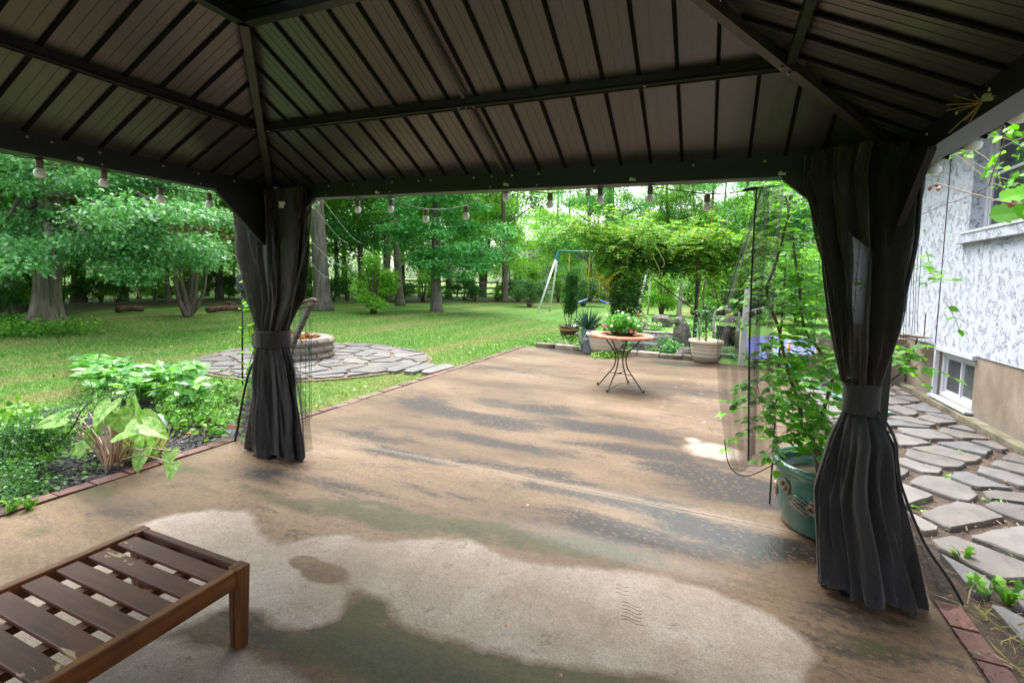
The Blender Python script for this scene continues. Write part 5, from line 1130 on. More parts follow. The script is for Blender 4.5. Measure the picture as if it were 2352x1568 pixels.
# loose looping tendrils
for k, l in enumerate([[(1448, 560), (1440, 600), (1455, 640), (1495, 655), (1515, 625), (1500, 590)], [(1335, 640), (1365, 590), (1390, 570)], [(1640, 470), (1625, 540), (1580, 560), (1540, 530)], [(1500, 555), (1525, 600), (1520, 615)], [(1390, 545), (1372, 510), (1385, 490)]]):
    mb = MB(); mb.tube(spl([AY(x, y, 12.0) for x, y in l], 22), .009, 5); mb.build('tendril', simple('pale_tendril', (.30, .30, .10), .6), wi)
lb = MB(); pp = np.array([AY(x, y, 11.9) for x, y in [(1378, 628), (1400, 640), (1385, 655), (1412, 628), (1395, 668), (1372, 640)]]); sprays(lb, np.repeat(pp, 3, 0), RNG.normal(size=(18, 3)), np.full(18, .3), 6, .085); lb.build('yellowing_leaves', leafmat('yellow_leaf', [(.4, .38, .03), (.5, .3, .04), (.3, .4, .04)]), wi)

# ================================================================ mulch walk under the arbor with stepping stones, kerb and rocks
wk = [(-2.5, 10.18), (.1, 10.18), (.2, 11.5), (-.5, 14.6), (-2.2, 14.6), (-2.7, 12)]
mb = MB(); mb.prism(wk, -.02, .015); tag(mb.build('mulch_walk', M['mulch']), 'dark mulch walk with slate stepping stones under the arbor', kind='structure')
chips('mulch_chips', wk, 4500, .06, M['chip'], 'dark bark chips on the walk under the arbor')
for i, (x, y, w_, d_, l) in enumerate([(1480, 797, 1.05, .28, 'longest slate step, nearest the patio kerb'), (1478, 779, .62, .22, 'oval slate step, second from the patio kerb'), (1505, 766, .70, .24, 'oval slate step, third from the patio kerb'), (1550, 785, .34, .2, 'small slate step right of the second one'), (1545, 768, .4, .22, 'small slate step beside the rocks'), (1495, 757, .6, .22, 'farthest slate step before the arbor lawn')]):
    g_ = G(x, y); mb = MB(); a_ = np.linspace(0, 2*np.pi, 14, endpoint=False); mb.prism([(w_/2*math.cos(a)*(1+.10*math.sin(3*a+i)), d_/2*math.sin(a)*(1+.12*math.sin(5*a+i))*1.5) for a in a_], 0, .05 if i else .10)
    o = inst('stepping_stone', mb.mesh('stepping_stone', M['slate']), None, (g_[0], g_[1], .01), (0, 0, .06*i)); bevel(o, .006, 1); tag(o, l, 'stepping stone', 'slate steps under the arbor')
kc = thing('stone_kerb', 'low mossy stone kerb along the far end of the patio', 'kerb', (-1.6, 10.1, 0))
for k in range(8):
    x = -3.6+k*.44; mb = MB(); mb.box((x+.21, 10.10+.02*math.sin(k*2), .045), (.42, .16, .11+.015*math.sin(k*3))); o = mb.build('kerb_stone', M['mossy_conc'] if k not in (1, 4, 5) else M['concrete'], kc); bevel(o, .015, 1)
for i, (x, y, r, sc, l) in enumerate([(1462, 752, .26, (1.2, .8, .6), 'low pale rock left of the flowering border'), (1490, 755, .28, (1.5, .8, .55), 'flat tan rock behind the stepping stones'), (1522, 748, .36, (1.3, .9, .85), 'largest grey rock behind the white flowers'), (1562, 748, .30, (1.1, .9, .95), 'dark blocky rock nearest the arbor post'), (1405, 745, .24, (1.1, .9, .9), 'rounded rock peeping over the table'), (1440, 757, .2, (1.2, .9, .7), 'small rock left of the walk'), (1567, 800, .30, (.8, .8, 1.35), 'tall dark rock beside the right whitewashed pot'), (1572, 820, .16, (1.5, .9, .8), 'mossy brown stone at the foot of the right whitewashed pot'), (1408, 803, .34, (.8, .7, 1.), 'dark rock beside the left whitewashed pot'), (1300, 798, .2, (1.6, 1, .5), 'low rock among the ivy near the brown pot')]):
    g_ = G(x, y); tag(blob('rock', M['rock'], g_+np.array([0, 0, r*sc[2]*.45]), r*.8, 50+i, None, sc, .3), l, 'rock')
mb = MB(); g_ = G(1266, 796); mb.box((g_[0], g_[1]+.1, .03), (.75, .16, .06)); tag(mb.build('slab_piece', M['concrete']), 'pale concrete slab piece in the ivy at the patio corner', 'slab')

# ================================================================ pots and plants at the far end
def pot(nm, label, cx_, cy_, prof, m, soilr, soilz, seg=36, cat='plant pot', z0=SLAB):
    t = thing(nm, label, cat, (cx_, cy_, z0)); mb = MB(); mb.lathe(prof, (cx_, cy_, z0), seg); mb.build('shell', m, t, smooth=True); mb = MB(); mb.lathe([(.001, soilz), (soilr, soilz-.01)], (cx_, cy_, z0), 20); mb.build('potting_soil', M['soil'], t); return t
bw = NB('whitewashed_clay'); v = bw.coord((.25, .25, 3)); n = bw.noise(5, 6, v, .7); zz = bw.n('ShaderNodeSeparateXYZ'); bw.l(bw.coord(), zz.inputs[0]); lowm = bw.ramp(zz.outputs[2], [(.03, 1.), (.12, 0.)])
colr = bw.mix(bw.math('MULTIPLY', lowm, .8), bw.ramp(n, [(.3, (.28, .22, .16)), (.5, (.50, .43, .33)), (.7, (.62, .57, .47))]), (.08, .07, .055)); wash = bw.done(bw.pbr(colr, .85, normal=bw.bump(n, .7, .012)))
wp_prof = lambda s: [(.001, 0), (.20*s, 0), (.215*s, .03), (.235*s, .10), (.262*s, .2), (.28*s, .32), (.285*s, .37), (.305*s, .372), (.315*s, .39), (.312*s, .42), (.30*s, .432), (.275*s, .43), (.268*s, .38), (.001, .38)]
pR = G(1622, 822); potR = pot('whitewashed_pot', 'round whitewashed pot with a young twining plant beside the hose reel', -.12, 10.0-.30+.35, wp_prof(1.02), wash, .27, .375)
potL = pot('whitewashed_pot', 'round whitewashed pot standing behind the bistro table', -2.05, 9.95, wp_prof(1.30*.98), wash, .33, .375)
mb = MB()
for k in range(4):
    for (c0, s0) in (((-.12, 10.05), 1.02), ): mb.lathe([(.245*s0+k*.012, .10+k*.07), (.248*s0+k*.012, .105+k*.07), (.247*s0+k*.012, .11+k*.07)], (c0[0], c0[1], SLAB), 30)
mb.build('groove_rings', M['mossy_conc'], potR, smooth=True)
# plant in right pot: stake, stem, compound leaves
tp = thing('potted_wisteria', 'young dark-leaved plant growing from the right whitewashed pot', 'plant', (-.12, 10.05, .4)); mb = MB()
mb.tube(spl([(-.12, 10.05, .38), (-.15, 10.05, .8), (-.22, 10.02, 1.2), (-.2, 10.0, 1.6)], 12), .014, 6); mb.tube([(-.24, 10.1, .1), (-.25, 10.12, .9)], .008, 6); mb.build('stem', M['twig'], tp, smooth=True)
lb = MB(); n = 60; st = np.column_stack([-.16+RNG.normal(size=n)*.09, 10.03+RNG.normal(size=n)*.09, .62+RNG.random(n)*.45]); sprays(lb, st, rvec(n, .2), np.full(n, .26), 5, .075); lb.build('foliage', M['leaf_dark'], tp)
br_ = simple('brown_glaze', (.05, .018, .012), .18, var=.4, scale=5, coat=.6)
bp_ = pot('glazed_pot', 'dark brown glazed pot with a patterned tan band, holding a clipped shrub', -3.35, 11.8, [(.001, 0), (.15, 0), (.165, .02), (.215, .12), (.245, .22), (.25, .28), (.24, .315), (.262, .33), (.268, .35), (.262, .365), (.235, .362), (.225, .31), (.001, .31)], br_, .225, .315, z0=0)
mb = MB(); mb.lathe([(.2515, .245), (.254, .26), (.2515, .30)], (-3.35, 11.8, 0), 36); mb.build('patterned_band', simple('tan_band', (.30, .16, .07), .4, var=.6, scale=60), bp_, smooth=True)
mb = MB()
for k in range(30): a = k*2*math.pi/30; mb.sphere((-3.35+.254*math.cos(a), 11.8+.254*math.sin(a), .272), .011, 6, 4)
mb.build('band_beads', simple('tan_bead', (.42, .26, .12), .4), bp_, smooth=True)
tb_ = thing('boxwood_shrub', 'boxwood with two clipped tiers on bare stems in the brown pot', 'shrub', (-3.35, 11.8, .3)); mb = MB()
for dx in (-.13, -.02, .04, .16): mb.tube(spl([(-3.35+dx*.3, 11.8, .3), (-3.35+dx, 11.8+dx*.3, .6), (-3.35+dx*.8, 11.8, .95), (-3.33, 11.8, 1.4)], 10), .012, 6)
mb.build('stems', M['twig'], tb_, smooth=True); lb = MB(); rg = np.random.default_rng(3)
for (z, r_, k_) in ((.82, .22, 10), (1.0, .2, 8), (1.28, .25, 12), (1.48, .20, 8), (1.62, .1, 3)):
    for _ in range(k_): d = rg.normal(size=3); d /= np.linalg.norm(d); pad_leaves(lb, np.array([-3.34, 11.8, z])+d*r_*.7*rg.random(), .12, 230, .038, LEAF_V, LEAF_F, .8, .6, .1)
lb.build('foliage', M['leaf_box'], tb_)
gp_ = pot('grey_pot', 'blue-grey ribbed pot holding a spiky yucca', -2.68, 11.0, [(.001, 0), (.12, 0), (.13, .02), (.155, .2), (.17, .36), (.18, .37), (.182, .39), (.165, .392), (.155, .35), (.001, .35)], simple('zinc', (.20, .25, .28), .5, .2, var=.3, scale=12), .15, .355, z0=0)
yc = thing('yucca_plant', 'spiky blue-green yucca in the grey pot', 'plant', (-2.68, 11, .35)); lb = MB(); n = 110; d = rvec(n, .35); d[:, 2] = np.abs(d[:, 2])+.15; nr = rvec(n); lb.scatter(np.array([[-.022, 0, 0], [.022, 0, 0], [.028, .5, .01], [0, 1, .0], [-.028, .5, .01]]), [(0, 1, 2), (0, 2, 4), (4, 2, 3)], np.tile([-2.68, 11, .38], (n, 1))+RNG.normal(size=(n, 3))*.02, d, nr, .55*(.75+.35*RNG.random(n))); lb.build('blades', M['leaf_yucca'], yc)
# watering can
wc = thing('watering_can', 'grey plastic watering can at the foot of the left pot', 'watering can', (-2.38, 9.88, SLAB)); gm_ = simple('grey_plastic', (.12, .13, .15), .45, var=.2, scale=10)
c0 = (-2.38, 9.88, SLAB); mb = MB(); mb.lathe([(.001, 0), (.125, 0), (.13, .015), (.125, .03), (.118, .26), (.124, .27), (.118, .285), (.09, .31), (.085, .35), (.095, .355), (.08, .36), (.07, .31), (.001, .30)], c0, 28); mb.build('body', gm_, wc, smooth=True)
mb = MB(); mb.lathe([(.124, .05), (.129, .06), (.124, .07)], c0, 28); mb.lathe([(.121, .22), (.126, .23), (.121, .24)], c0, 28); mb.build('ridge', gm_, wc, smooth=True)
mb = MB(); mb.tube([(c0[0]-.10, c0[1]-.03, c0[2]+.06), (c0[0]-.16, c0[1]-.05, c0[2]+.20), (c0[0]-.215, c0[1]-.07, c0[2]+.34)], [.035, .022, .016], 10); sp_ = mb.build('spout', gm_, wc, smooth=True); mb = MB(); mb.tube([(c0[0]-.205, c0[1]-.07, c0[2]+.33), (c0[0]-.25, c0[1]-.085, c0[2]+.40)], [.018, .05], 12); mb.build('rose', gm_, sp_, smooth=True)
mb = MB(); mb.tube(spl([(c0[0]-.06, c0[1], c0[2]+.33), (c0[0]-.01, c0[1], c0[2]+.43), (c0[0]+.09, c0[1], c0[2]+.42), (c0[0]+.15, c0[1]+.0, c0[2]+.30), (c0[0]+.13, c0[1], c0[2]+.15)], 18), .014, 8); mb.build('handle', gm_, wc, smooth=True)

# hose reel
hr = thing('hose_reel', 'grey plastic hose reel cart with coiled dark hose', 'hose reel', (.23, 11.3, 0)); hm = simple('warm_grey_plastic', (.30, .29, .28), .5, var=.15, scale=8)
for x in (0.0, .48):
    mb = MB(); mb.tube(spl([(x, 11.15, .0), (x, 11.2, .45), (x, 11.3, .80), (x, 11.34, .92)], 10), .028, 8); mb.build('side_frame', hm, hr, smooth=True)
    mb = MB(); mb.tube([(x, 11.0, .05), (x, 11.55, .05)], .026, 8); mb.build('skid', hm, hr, smooth=True)
mb = MB(); mb.tube(spl([(0, 11.34, .92), (.1, 11.34, .97), (.38, 11.34, .97), (.48, 11.34, .92)], 10), .024, 8); mb.build('handle', hm, hr, smooth=True)
mb = MB(); mb.box((.24, 11.25, .78), (.34, .20, .12), taper=.85); o = mb.build('tool_tray', hm, hr); bevel(o, .01)
mb = MB(); mb.tube([(.0, 11.0, .06), (.48, 11.0, .06)], .022, 8); mb.build('cross_bar', hm, hr, smooth=True)
for k in range(9):
    for r_ in (.21, .17):
        x = .07+k*.042; mb = MB(); a = np.linspace(0, 2*np.pi, 22); mb.tube([(x+.006*math.sin(t*3+k), 11.3+(r_+.008*math.sin(t*2+k))*math.cos(t), .42+(r_+.008*math.sin(t*2+k))*math.sin(t)) for t in a], .017, 6, False); mb.build('hose_coil', M['zip'], hr, smooth=True)
for x in (.03, .45): mb = MB(); mb.tube([(x-.008, 11.3, .42), (x+.008, 11.3, .42)], .27, 24); mb.build('drum_flange', hm, hr)
yn = thing('spray_gun', 'yellow spray nozzle lying on the hose reel tray', 'nozzle', (.3, 11.2, .86)); mb = MB(); mb.tube([(.22, 11.2, .86), (.32, 11.2, .88), (.36, 11.18, .90)], [.02, .03, .028], 9); mb.build('barrel', simple('yellow_plastic', (.75, .55, .02), .35), yn, smooth=True); mb = MB(); mb.tube([(.36, 11.18, .9), (.39, 11.17, .91)], [.02, .02], 9); mb.build('nozzle_tip', simple('green_plastic', (.02, .3, .15), .35), yn)
mb = MB(); mb.tube(spl([G(1612, 770, .35), G(1600, 757, .5), G(1625, 752, .5), G(1660, 790, .12), G(1690, 822, .05), G(1725, 828, .06), (.95, 9.3, .37), (1.3, 8.9, .10), (1.45, 8.2, .06), (1.7, 7.4, .05), (2.0, 7.0, .05)], 60), .011, 7); tag(mb.build('garden_hose', simple('green_hose', (.01, .33, .24), .35, var=.1)), 'bright green hose snaking from the reel past the low wall', 'hose')

# bistro table with terracotta rim
TX, TY = -1.19, 6.9
bt = thing('bistro_table', 'round bistro table with terracotta tile rim and scrolled iron legs', 'table', (TX, TY, SLAB)); iron = simple('rusted_iron', (.06, .042, .034), .5, .3, var=.4, scale=30)
tc = simple('terracotta', (.50, .17, .09), .55, var=.3, scale=12, bump=.5, bscale=40)
for k in range(16):
    a0, a1 = 2*math.pi*(k+.02)/16, 2*math.pi*(k+.98)/16; mb = MB(); prof = [(.29, .735), (.29, .752), (.40, .755), (.436, .752), (.446, .738), (.442, .722), (.42, .718), (.29, .72)]; na = 4; vs = []
    for i in range(na+1):
        a = a0+(a1-a0)*i/na
        for r_, z in prof: vs.append((TX+r_*math.cos(a), TY+r_*math.sin(a), SLAB+z+.0))
    m_ = len(prof); fs = [(i*m_+j, (i+1)*m_+j, (i+1)*m_+(j+1) % m_, i*m_+(j+1) % m_) for i in range(na) for j in range(m_)]+[tuple(range(m_-1, -1, -1)), tuple(na*m_+j for j in range(m_))]; mb.add(vs, fs); mb.build('rim_tile', tc, bt)
mb = MB(); mb.lathe([(.001, .738), (.288, .738), (.43, .728), (.43, .717), (.001, .715)], (TX, TY, SLAB), 40); mb.build('tabletop', simple('tile_bed', (.24, .13, .09), .7, var=.4, scale=20), bt)
for k, (fx, fy) in enumerate([(1373, 884), (1394, 901), (1478, 902), (1443, 880)]):
    f_ = G(fx, fy, SLAB); d = np.array([f_[0]-TX, f_[1]-TY]); L = np.hypot(*d); d /= L
    pr = [(.30, .71), (.20, .60), (.11, .50), (.085, .40), (.12, .28), (.22, .17), (.30, .08), (.345, .03), (.37, .012), (.39, .02), (.385, .04)]
    mb = MB(); mb.tube(spl([(TX+d[0]*q*L/.38, TY+d[1]*q*L/.38, SLAB+z) for q, z in pr], 34), .0095, 7); lg = mb.build('leg', iron, bt, smooth=True)
    mb = MB(); mb.sphere((TX+d[0]*.385*L/.38, TY+d[1]*.385*L/.38, SLAB+.022), .016, 8, 6); mb.build('scroll_foot', iron, lg, smooth=True)
    mb = MB(); mb.tube([(TX, TY, SLAB+.20), (TX+d[0]*.205*L/.38, TY+d[1]*.205*L/.38, SLAB+.20)], .006, 6); mb.build('stretcher', iron, bt)
mb = MB(); mb.sphere((TX, TY, SLAB+.2), .018, 10, 8); mb.build('stretcher_knob', iron, bt, smooth=True)
mb = MB(); a = np.linspace(0, 2*np.pi, 30); mb.tube([(TX+.10*math.cos(t), TY+.10*math.sin(t), SLAB+.49) for t in a], .005, 5, False); mb.tube([(TX+.13*math.cos(t), TY+.13*math.sin(t), SLAB+.535) for t in a], .005, 5, False); mb.build('collar_ring', iron, bt)
mb = MB(); mb.tube(spl([(-1.27, 6.52, SLAB+.01), (-1.22, 6.62, SLAB+.06), (-1.12, 6.78, SLAB+.09), (-1.1, 7.1, SLAB+.02), (-.95, 6.9, SLAB+.08), (-.86, 6.76, SLAB+.02)], 24), .004, 5); mb.build('loose_wire', iron, bt)
# flowers on the table
fl_ = thing('impatiens_plant', 'mound of white, pink and red flowers in the middle of the bistro table', 'flowering plant', (TX, TY, .78)); mb = MB(); mb.lathe([(.001, .745), (.14, .745), (.17, .80), (.16, .80), (.001, .79)], (TX, TY+.02, SLAB), 22); mb.build('bowl', M['soil'], fl_)
n = 900; d = rvec(n, .35); d[:, 2] = np.abs(d[:, 2]); p = np.array([TX-.01, TY+.03, .80])+d*np.array([.27, .24, .17])*(RNG.random(n)[:, None]**.35); lb = MB(); ax = d+RNG.normal(size=(n, 3))*.4; nr = rvec(n, 1.6); lb.scatter(BROAD_V*np.array([1.1, 1, 1]), BROAD_F, p, ax, nr, .055*(.7+.6*RNG.random(n))); lb.build('foliage', M['leaf_peony'], fl_)
PET_V = np.array([[0, 0, 0]]+[[math.cos(a)*r_, math.sin(a)*r_, .05] for k in range(5) for a, r_ in ((2*math.pi*(k-.35)/5, .8), (2*math.pi*k/5, 1.), (2*math.pi*(k+.35)/5, .8), (2*math.pi*(k+.5)/5, .35))]); PET_F = [(0, 1+i, 1+(i+1) % 20) for i in range(20)]
def blooms(nm, m, pos, size, parent, face=(0.1, -.8, .6)):
    n = len(pos); mb = MB(); nr = np.tile(face, (n, 1))+RNG.normal(size=(n, 3))*.3; mb.scatter(PET_V, PET_F, np.array(pos), RNG.normal(size=(n, 3)), nr, size*(.85+.3*RNG.random(n))); return mb.build(nm, m, parent)
blooms('white_blooms', M['petal_white'], [AY(x, y, 6.68) for x, y in [(1408, 736), (1405, 748), (1440, 722), (1444, 730), (1395, 724), (1430, 718)]], .024, fl_)
blooms('pink_blooms', M['petal_pink'], [AY(x, y, 6.66) for x, y in [(1446, 756), (1450, 761), (1468, 722), (1390, 750), (1386, 745)]], .024, fl_)
blooms('faded_blooms', M['bloom_dry'], [AY(x, y, 6.70) for x, y in [(1375, 763), (1400, 762), (1468, 760), (1480, 758), (1484, 745), (1478, 735), (1441, 713), (1420, 714), (1366, 750), (1460, 762)]], .022, fl_)

# ================================================================ slatted wooden ottoman in front
ot = thing('slatted_ottoman', 'reddish-brown slatted wooden ottoman frame with peeling stain', 'ottoman', (-2.0, .6, SLAB)); ox0, ox1, oy0, oy1, oz = -2.335, -1.655, -.10, 1.335, .335
for x in (ox0+.022, ox1-.022):
    mb = MB(); mb.box((x, (oy0+oy1)/2, oz-.038), (.034, oy1-oy0-.10, .072)); bevel(mb.build('side_rail', M['wood_y'], ot), .004)
for y in (oy1-.020, oy0+.020): mb = MB(); mb.box(((ox0+ox1)/2, y, oz-.036), (ox1-ox0-.10, .026, .068)); bevel(mb.build('end_rail', M['wood_x'], ot), .004)
for x in (ox0+.026, ox1-.026):
    for y in (oy0+.030, oy1-.030):
        mb = MB(); zt = oz+.001; 
        for dx in (-.014, .014): mb.box((x+dx, y, (zt+SLAB)/2), (.0265, .056, zt-SLAB), taper=.80)
        bevel(mb.build('leg', M['wood_z'], ot), .003)
k = 0; y = 1.240
while y > oy0+.06:
    mb = MB(); mb.box(((ox0+ox1)/2, y, oz-.020), (ox1-ox0-.092, .074, .016)); o = mb.build('slat', M['wood_x'], ot); bevel(o, .004); y -= .1035
for x in (-2.10, -1.88): mb = MB(); mb.box((x, (oy0+oy1)/2, oz-.045), (.045, oy1-oy0-.08, .030)); mb.build('support_rail', M['wood_y'], ot)
for y in (.55,): mb = MB(); mb.box((-1.995, y, .16), (.05, .05, .30)); mb.build('leg', M['wood_z'], ot)

# ================================================================ green pot with trellised vine, right
gl = NB('green_glaze'); v = gl.coord((1, 1, .35)); n = gl.noise(6, 5, v, .6); zz = gl.n('ShaderNodeSeparateXYZ'); gl.l(gl.coord(), zz.inputs[0])
glz = gl.done(gl.pbr(gl.ramp(n, [(.3, (.018, .065, .052)), (.55, (.035, .125, .098)), (.75, (.07, .19, .15))]), .15, coat=.7, normal=gl.bump(gl.noise(3, 2), .1, .02)))
PGX, PGY = .715, 3.50
pg = pot('green_glazed_pot', 'large green glazed pot with raised scroll ornament at the right post', PGX, PGY, [(.001, 0), (.222, 0), (.25, .012), (.262, .05), (.282, .16), (.295, .28), (.295, .345), (.30, .355), (.322, .37), (.328, .392), (.322, .412), (.30, .418), (.285, .41), (.28, .37), (.275, .30), (.001, .30)], glz, .272, .31, 48)
scm = simple('bare_scroll', (.19, .105, .06), .3, var=.5, scale=40, coat=.4)
def onpot(a, z, o=.0): r_ = np.interp(z, [0, .05, .16, .28, .345], [.25, .262, .282, .295, .295])+o; return (PGX+r_*math.cos(a), PGY+r_*math.sin(a), SLAB+z)
def spiral(a0, z0, R0, turns, sgn, ph, w=.011, nm='scroll', m=None):
    pts = []
    for t in np.linspace(0, 1, 34): r_ = R0*(1-.78*t); an = ph+sgn*t*turns*2*math.pi; pts.append(onpot(a0+r_*math.cos(an)/.29, z0+r_*math.sin(an), .004))
    mb = MB(); mb.tube(pts, np.linspace(w*.8, w*1.1, 34), 7); mb.build(nm, m or scm, pg, smooth=True)
for base in (-2.65, -1.55, -.45, 2.5):
    spiral(base, .275, .045, 1.25, 1, -1.2); spiral(base+.62, .20, .045, 1.3, -1, 1.9)
    for j in range(4):
        mb = MB(); a0 = base+.12; pts = [onpot(a0+t*.46, .235-.02*j-(t*.02)+.018*math.sin(t*3.1+j*.4), .004) for t in np.linspace(0, 1, 10)]; mb.tube(pts, [.003, .006, .009, .011, .012, .011, .009, .007, .005, .003], 6); mb.build('scroll_leaf', scm if j % 2 else glz, pg, smooth=True)
vn = thing('potted_vine', 'bright green toothed-leaf vine climbing from the green pot', 'vine', (PGX, PGY, .3)); 
def z5(x, y): return ((2050+x/2.24)*.8041, (400+y/2.24)*.8041)
stems = [[(1880, 1085), (1868, 1010), (1842, 985), (1838, 930), (1815, 870), (1800, 810), (1790, 760), (1768, 700), (1762, 660), (1776, 620), (1795, 560), (1806, 510), (1810, 470), (1796, 430)],
         [(1880, 1085), (1884, 1020), (1900, 990), (1888, 950), (1905, 900), (1912, 850), (1880, 800), (1850, 760), (1840, 700), (1830, 620), (1822, 540)]]
stp_ = []
mb = MB()
for k, s_ in enumerate(stems):
    q = spl([AY(x, y, 3.42+.10*k) for x, y in s_], 50); q[:, 1] += .02*np.sin(np.arange(50)*.7); stp_.append(q); mb.tube(q, np.linspace(.014, .006, 50)*(1+.15*np.sin(np.arange(50)*1.3)), 7)
mb.build('stem', M['twig'], vn, smooth=True)
lb = MB(); tw = MB(); SER_V = np.array([[0, 0, 0], [.22, .12, .02], [.30, .28, .03], [.26, .32, .03], [.34, .48, .03], [.26, .52, .02], [.24, .70, .0], [.12, .78, -.02], [0, 1, -.07], [-.12, .78, -.02], [-.24, .70, 0], [-.26, .52, .02], [-.34, .48, .03], [-.26, .32, .03], [-.30, .28, .03], [-.22, .12, .02], [0, .5, -.02]]); SER_F = [(16, i, (i+1) % 16) for i in range(16)]
def vinespray(p, dr, L, pairs=4, ls=.05):
    dr = np.array(dr, float); dr /= np.linalg.norm(dr); n = 8; t = np.linspace(0, 1, n)[:, None]; q = np.array(p)+dr*L*t; q[:, 2] -= L*.35*t[:, 0]**2; tw.tube(q, .0018, 4, False)
    s_ = np.cross(dr, [0, 0, 1]); s_ /= np.linalg.norm(s_)+1e-6
    for k in range(pairs):
        c = np.array(p)+dr*L*(k+1)/pairs; c[2] -= L*.35*((k+1)/pairs)**2
        for sg in (-1, 1): lb.scatter(SER_V, SER_F, c[None], (s_*sg+dr*.5-np.array([0, 0, .3]))[None], (RNG.normal(size=3)*.3+np.array([0, -.25, 1]))[None], ls*(.8+.5*RNG.random()))
    lb.scatter(SER_V, SER_F, (np.array(p)+dr*L-np.array([0, 0, L*.35]))[None], (dr-np.array([0, 0, .5]))[None], np.array([[0, -.2, 1.]]), ls*1.3)
rg = np.random.default_rng(12)
for q in stp_:
    for i in range(4, 50):
        for _ in range(2):
            dr = rg.normal(size=3); dr[2] = dr[2]*.35+.15; vinespray(q[i]+rg.normal(size=3)*.01, dr, .10+.16*rg.random(), int(rg.integers(3, 5)), .038+.016*rg.random())
for (x, y, yy_, n_, sx) in [(1790, 930, 3.3, 18, .12), (1820, 890, 3.35, 18, .12), (1850, 860, 3.3, 14, .1), (1790, 1000, 3.3, 10, .08), (1840, 970, 3.3, 12, .1), (1810, 780, 3.4, 8, .12), (1840, 560, 3.6, 12, .12), (1790, 480, 3.6, 8, .1), (1850, 470, 3.7, 8, .1), (1845, 660, 3.6, 10, .1), (1860, 740, 3.6, 9, .1), (1760, 880, 3.3, 6, .06), (2105, 640, 3.3, 3, .05), (2115, 690, 3.3, 4, .06), (2080, 830, 3.3, 6, .06), (2105, 800, 3.3, 4, .05), (2098, 590, 3.3, 2, .04)]:
    c = AY(x, y, yy_)
    for _ in range(n_): dr = rg.normal(size=3); dr[2] *= .4; vinespray(c+rg.normal(size=3)*sx, dr, .10+.12*rg.random(), 3, .04+.014*rg.random())
# a long arm reaching to the left past the net
c = AY(1780, 885, 3.25); 
for l in ([(1775, 878), (1745, 870), (1722, 880)], [(1800, 915), (1760, 915), (1735, 912)], [(2040, 845), (2090, 815), (2130, 830)]):
    q = spl([AY(x, y, 3.2) for x, y in l], 14); tw.tube(q, .003, 4)
    for i in range(2, 14, 2): vinespray(q[i], rg.normal(size=3)*[1, 1, .3], .05, 1, .045)
lb.build('foliage', M['leaf_vine'], vn); tw.build('twigs', M['stem_green'], vn)
tg = thing('wire_trellis', 'black wire grid trellis behind the right curtain and vine', 'trellis', (.9, 3.75, .4))
def grid(par, p00, p10, h, nx_, nz_, m, r=.0022, jit=.004, nm='grid_wires'):
    mb = MB(); p00 = np.array(p00, float); p10 = np.array(p10, float)
    for i in range(nx_+1):
        b_ = p00+(p10-p00)*i/nx_; mb.tube([b_+np.array([0, 0, h*t])+RNG.normal(size=3)*jit for t in np.linspace(0, 1, 6)], r, 4, False)
    for j in range(nz_+1): mb.tube([p00+(p10-p00)*t+np.array([0, 0, h*j/nz_])+RNG.normal(size=3)*jit for t in np.linspace(0, 1, 6)], r, 4, False)
    return mb.build(nm, m, par)
grid(tg, (.42, 3.72, .45), (1.02, 3.72, .45), 1.62, 6, 16, M['wire'], .0016)
for x in (.42, ): mb = MB(); mb.tube([(x, 3.72, 0), (x, 3.72, 2.1)], .006, 6); mb.build('stake', M['wire'], tg)
# hanging loose wires right of the curtain
mb = MB(); 
for k in range(7):
    x = 2074+6.5*k; mb.tube(spl([AY(x+4, 540+4*k, 3.3), AY(x+2*math.sin(k), 640, 3.3), AY(x-4+1.5*math.sin(2*k), 710, 3.32), AY(x-6, 782-3*k, 3.3)], 12), .0013, 4)
mb.build('hanging_wires', M['wire'], tg)

# branches reaching in front of the house wall
sb = thing('bare_branch', 'thin twigs with fresh leaves crossing the upper window of the house', 'branch', AX(2352, 350, 1.75)); tw = MB(); lb = MB()
def z6(x, y): return ((2600+x/3.92)*.8041, (300+y/3.92)*.8041)
for l, X_, r_ in (([(290, 870), (450, 920), (620, 975), (800, 1020), (1000, 1075), (1274, 1110)], 1.35, .0045), ([(90, 1240), (260, 1170), (430, 1100), (550, 1065), (720, 990), (860, 920), (900, 830), (970, 640), (1060, 400), (1060, 200), (970, 90)], 1.45, .003), ([(490, 345), (600, 400), (640, 450), (760, 530), (870, 610), (950, 730), (1010, 870), (1040, 960)], 1.5, .0028), ([(350, 495), (480, 550), (580, 600), (750, 745), (880, 840), (1010, 910), (1110, 970)], 1.5, .003), ([(580, 600), (720, 650), (820, 700), (900, 770)], 1.5, .0022), ([(720, 0), (870, 40), (1000, 75), (1150, 120), (1274, 145)], 1.2, .004), ([(800, 120), (960, 85), (1100, 85), (1274, 95)], 1.3, .002), ([(790, 300), (900, 345), (1050, 370), (1150, 400), (1274, 480)], 1.4, .003), ([(900, 800), (1050, 820), (1180, 870), (1274, 900)], 1.5, .0025), ([(150, 715), (230, 740), (350, 755), (450, 750)], 1.3, .002), ([(265, 668), (255, 715), (200, 750), (130, 795)], 1.3, .0022)):
    q = spl([AX(*z6(x, y), X_) for x, y in l], 30); q += RNG.normal(size=q.shape)*.0012; tw.tube(q, r_*np.linspace(1, .8, 30), 6)
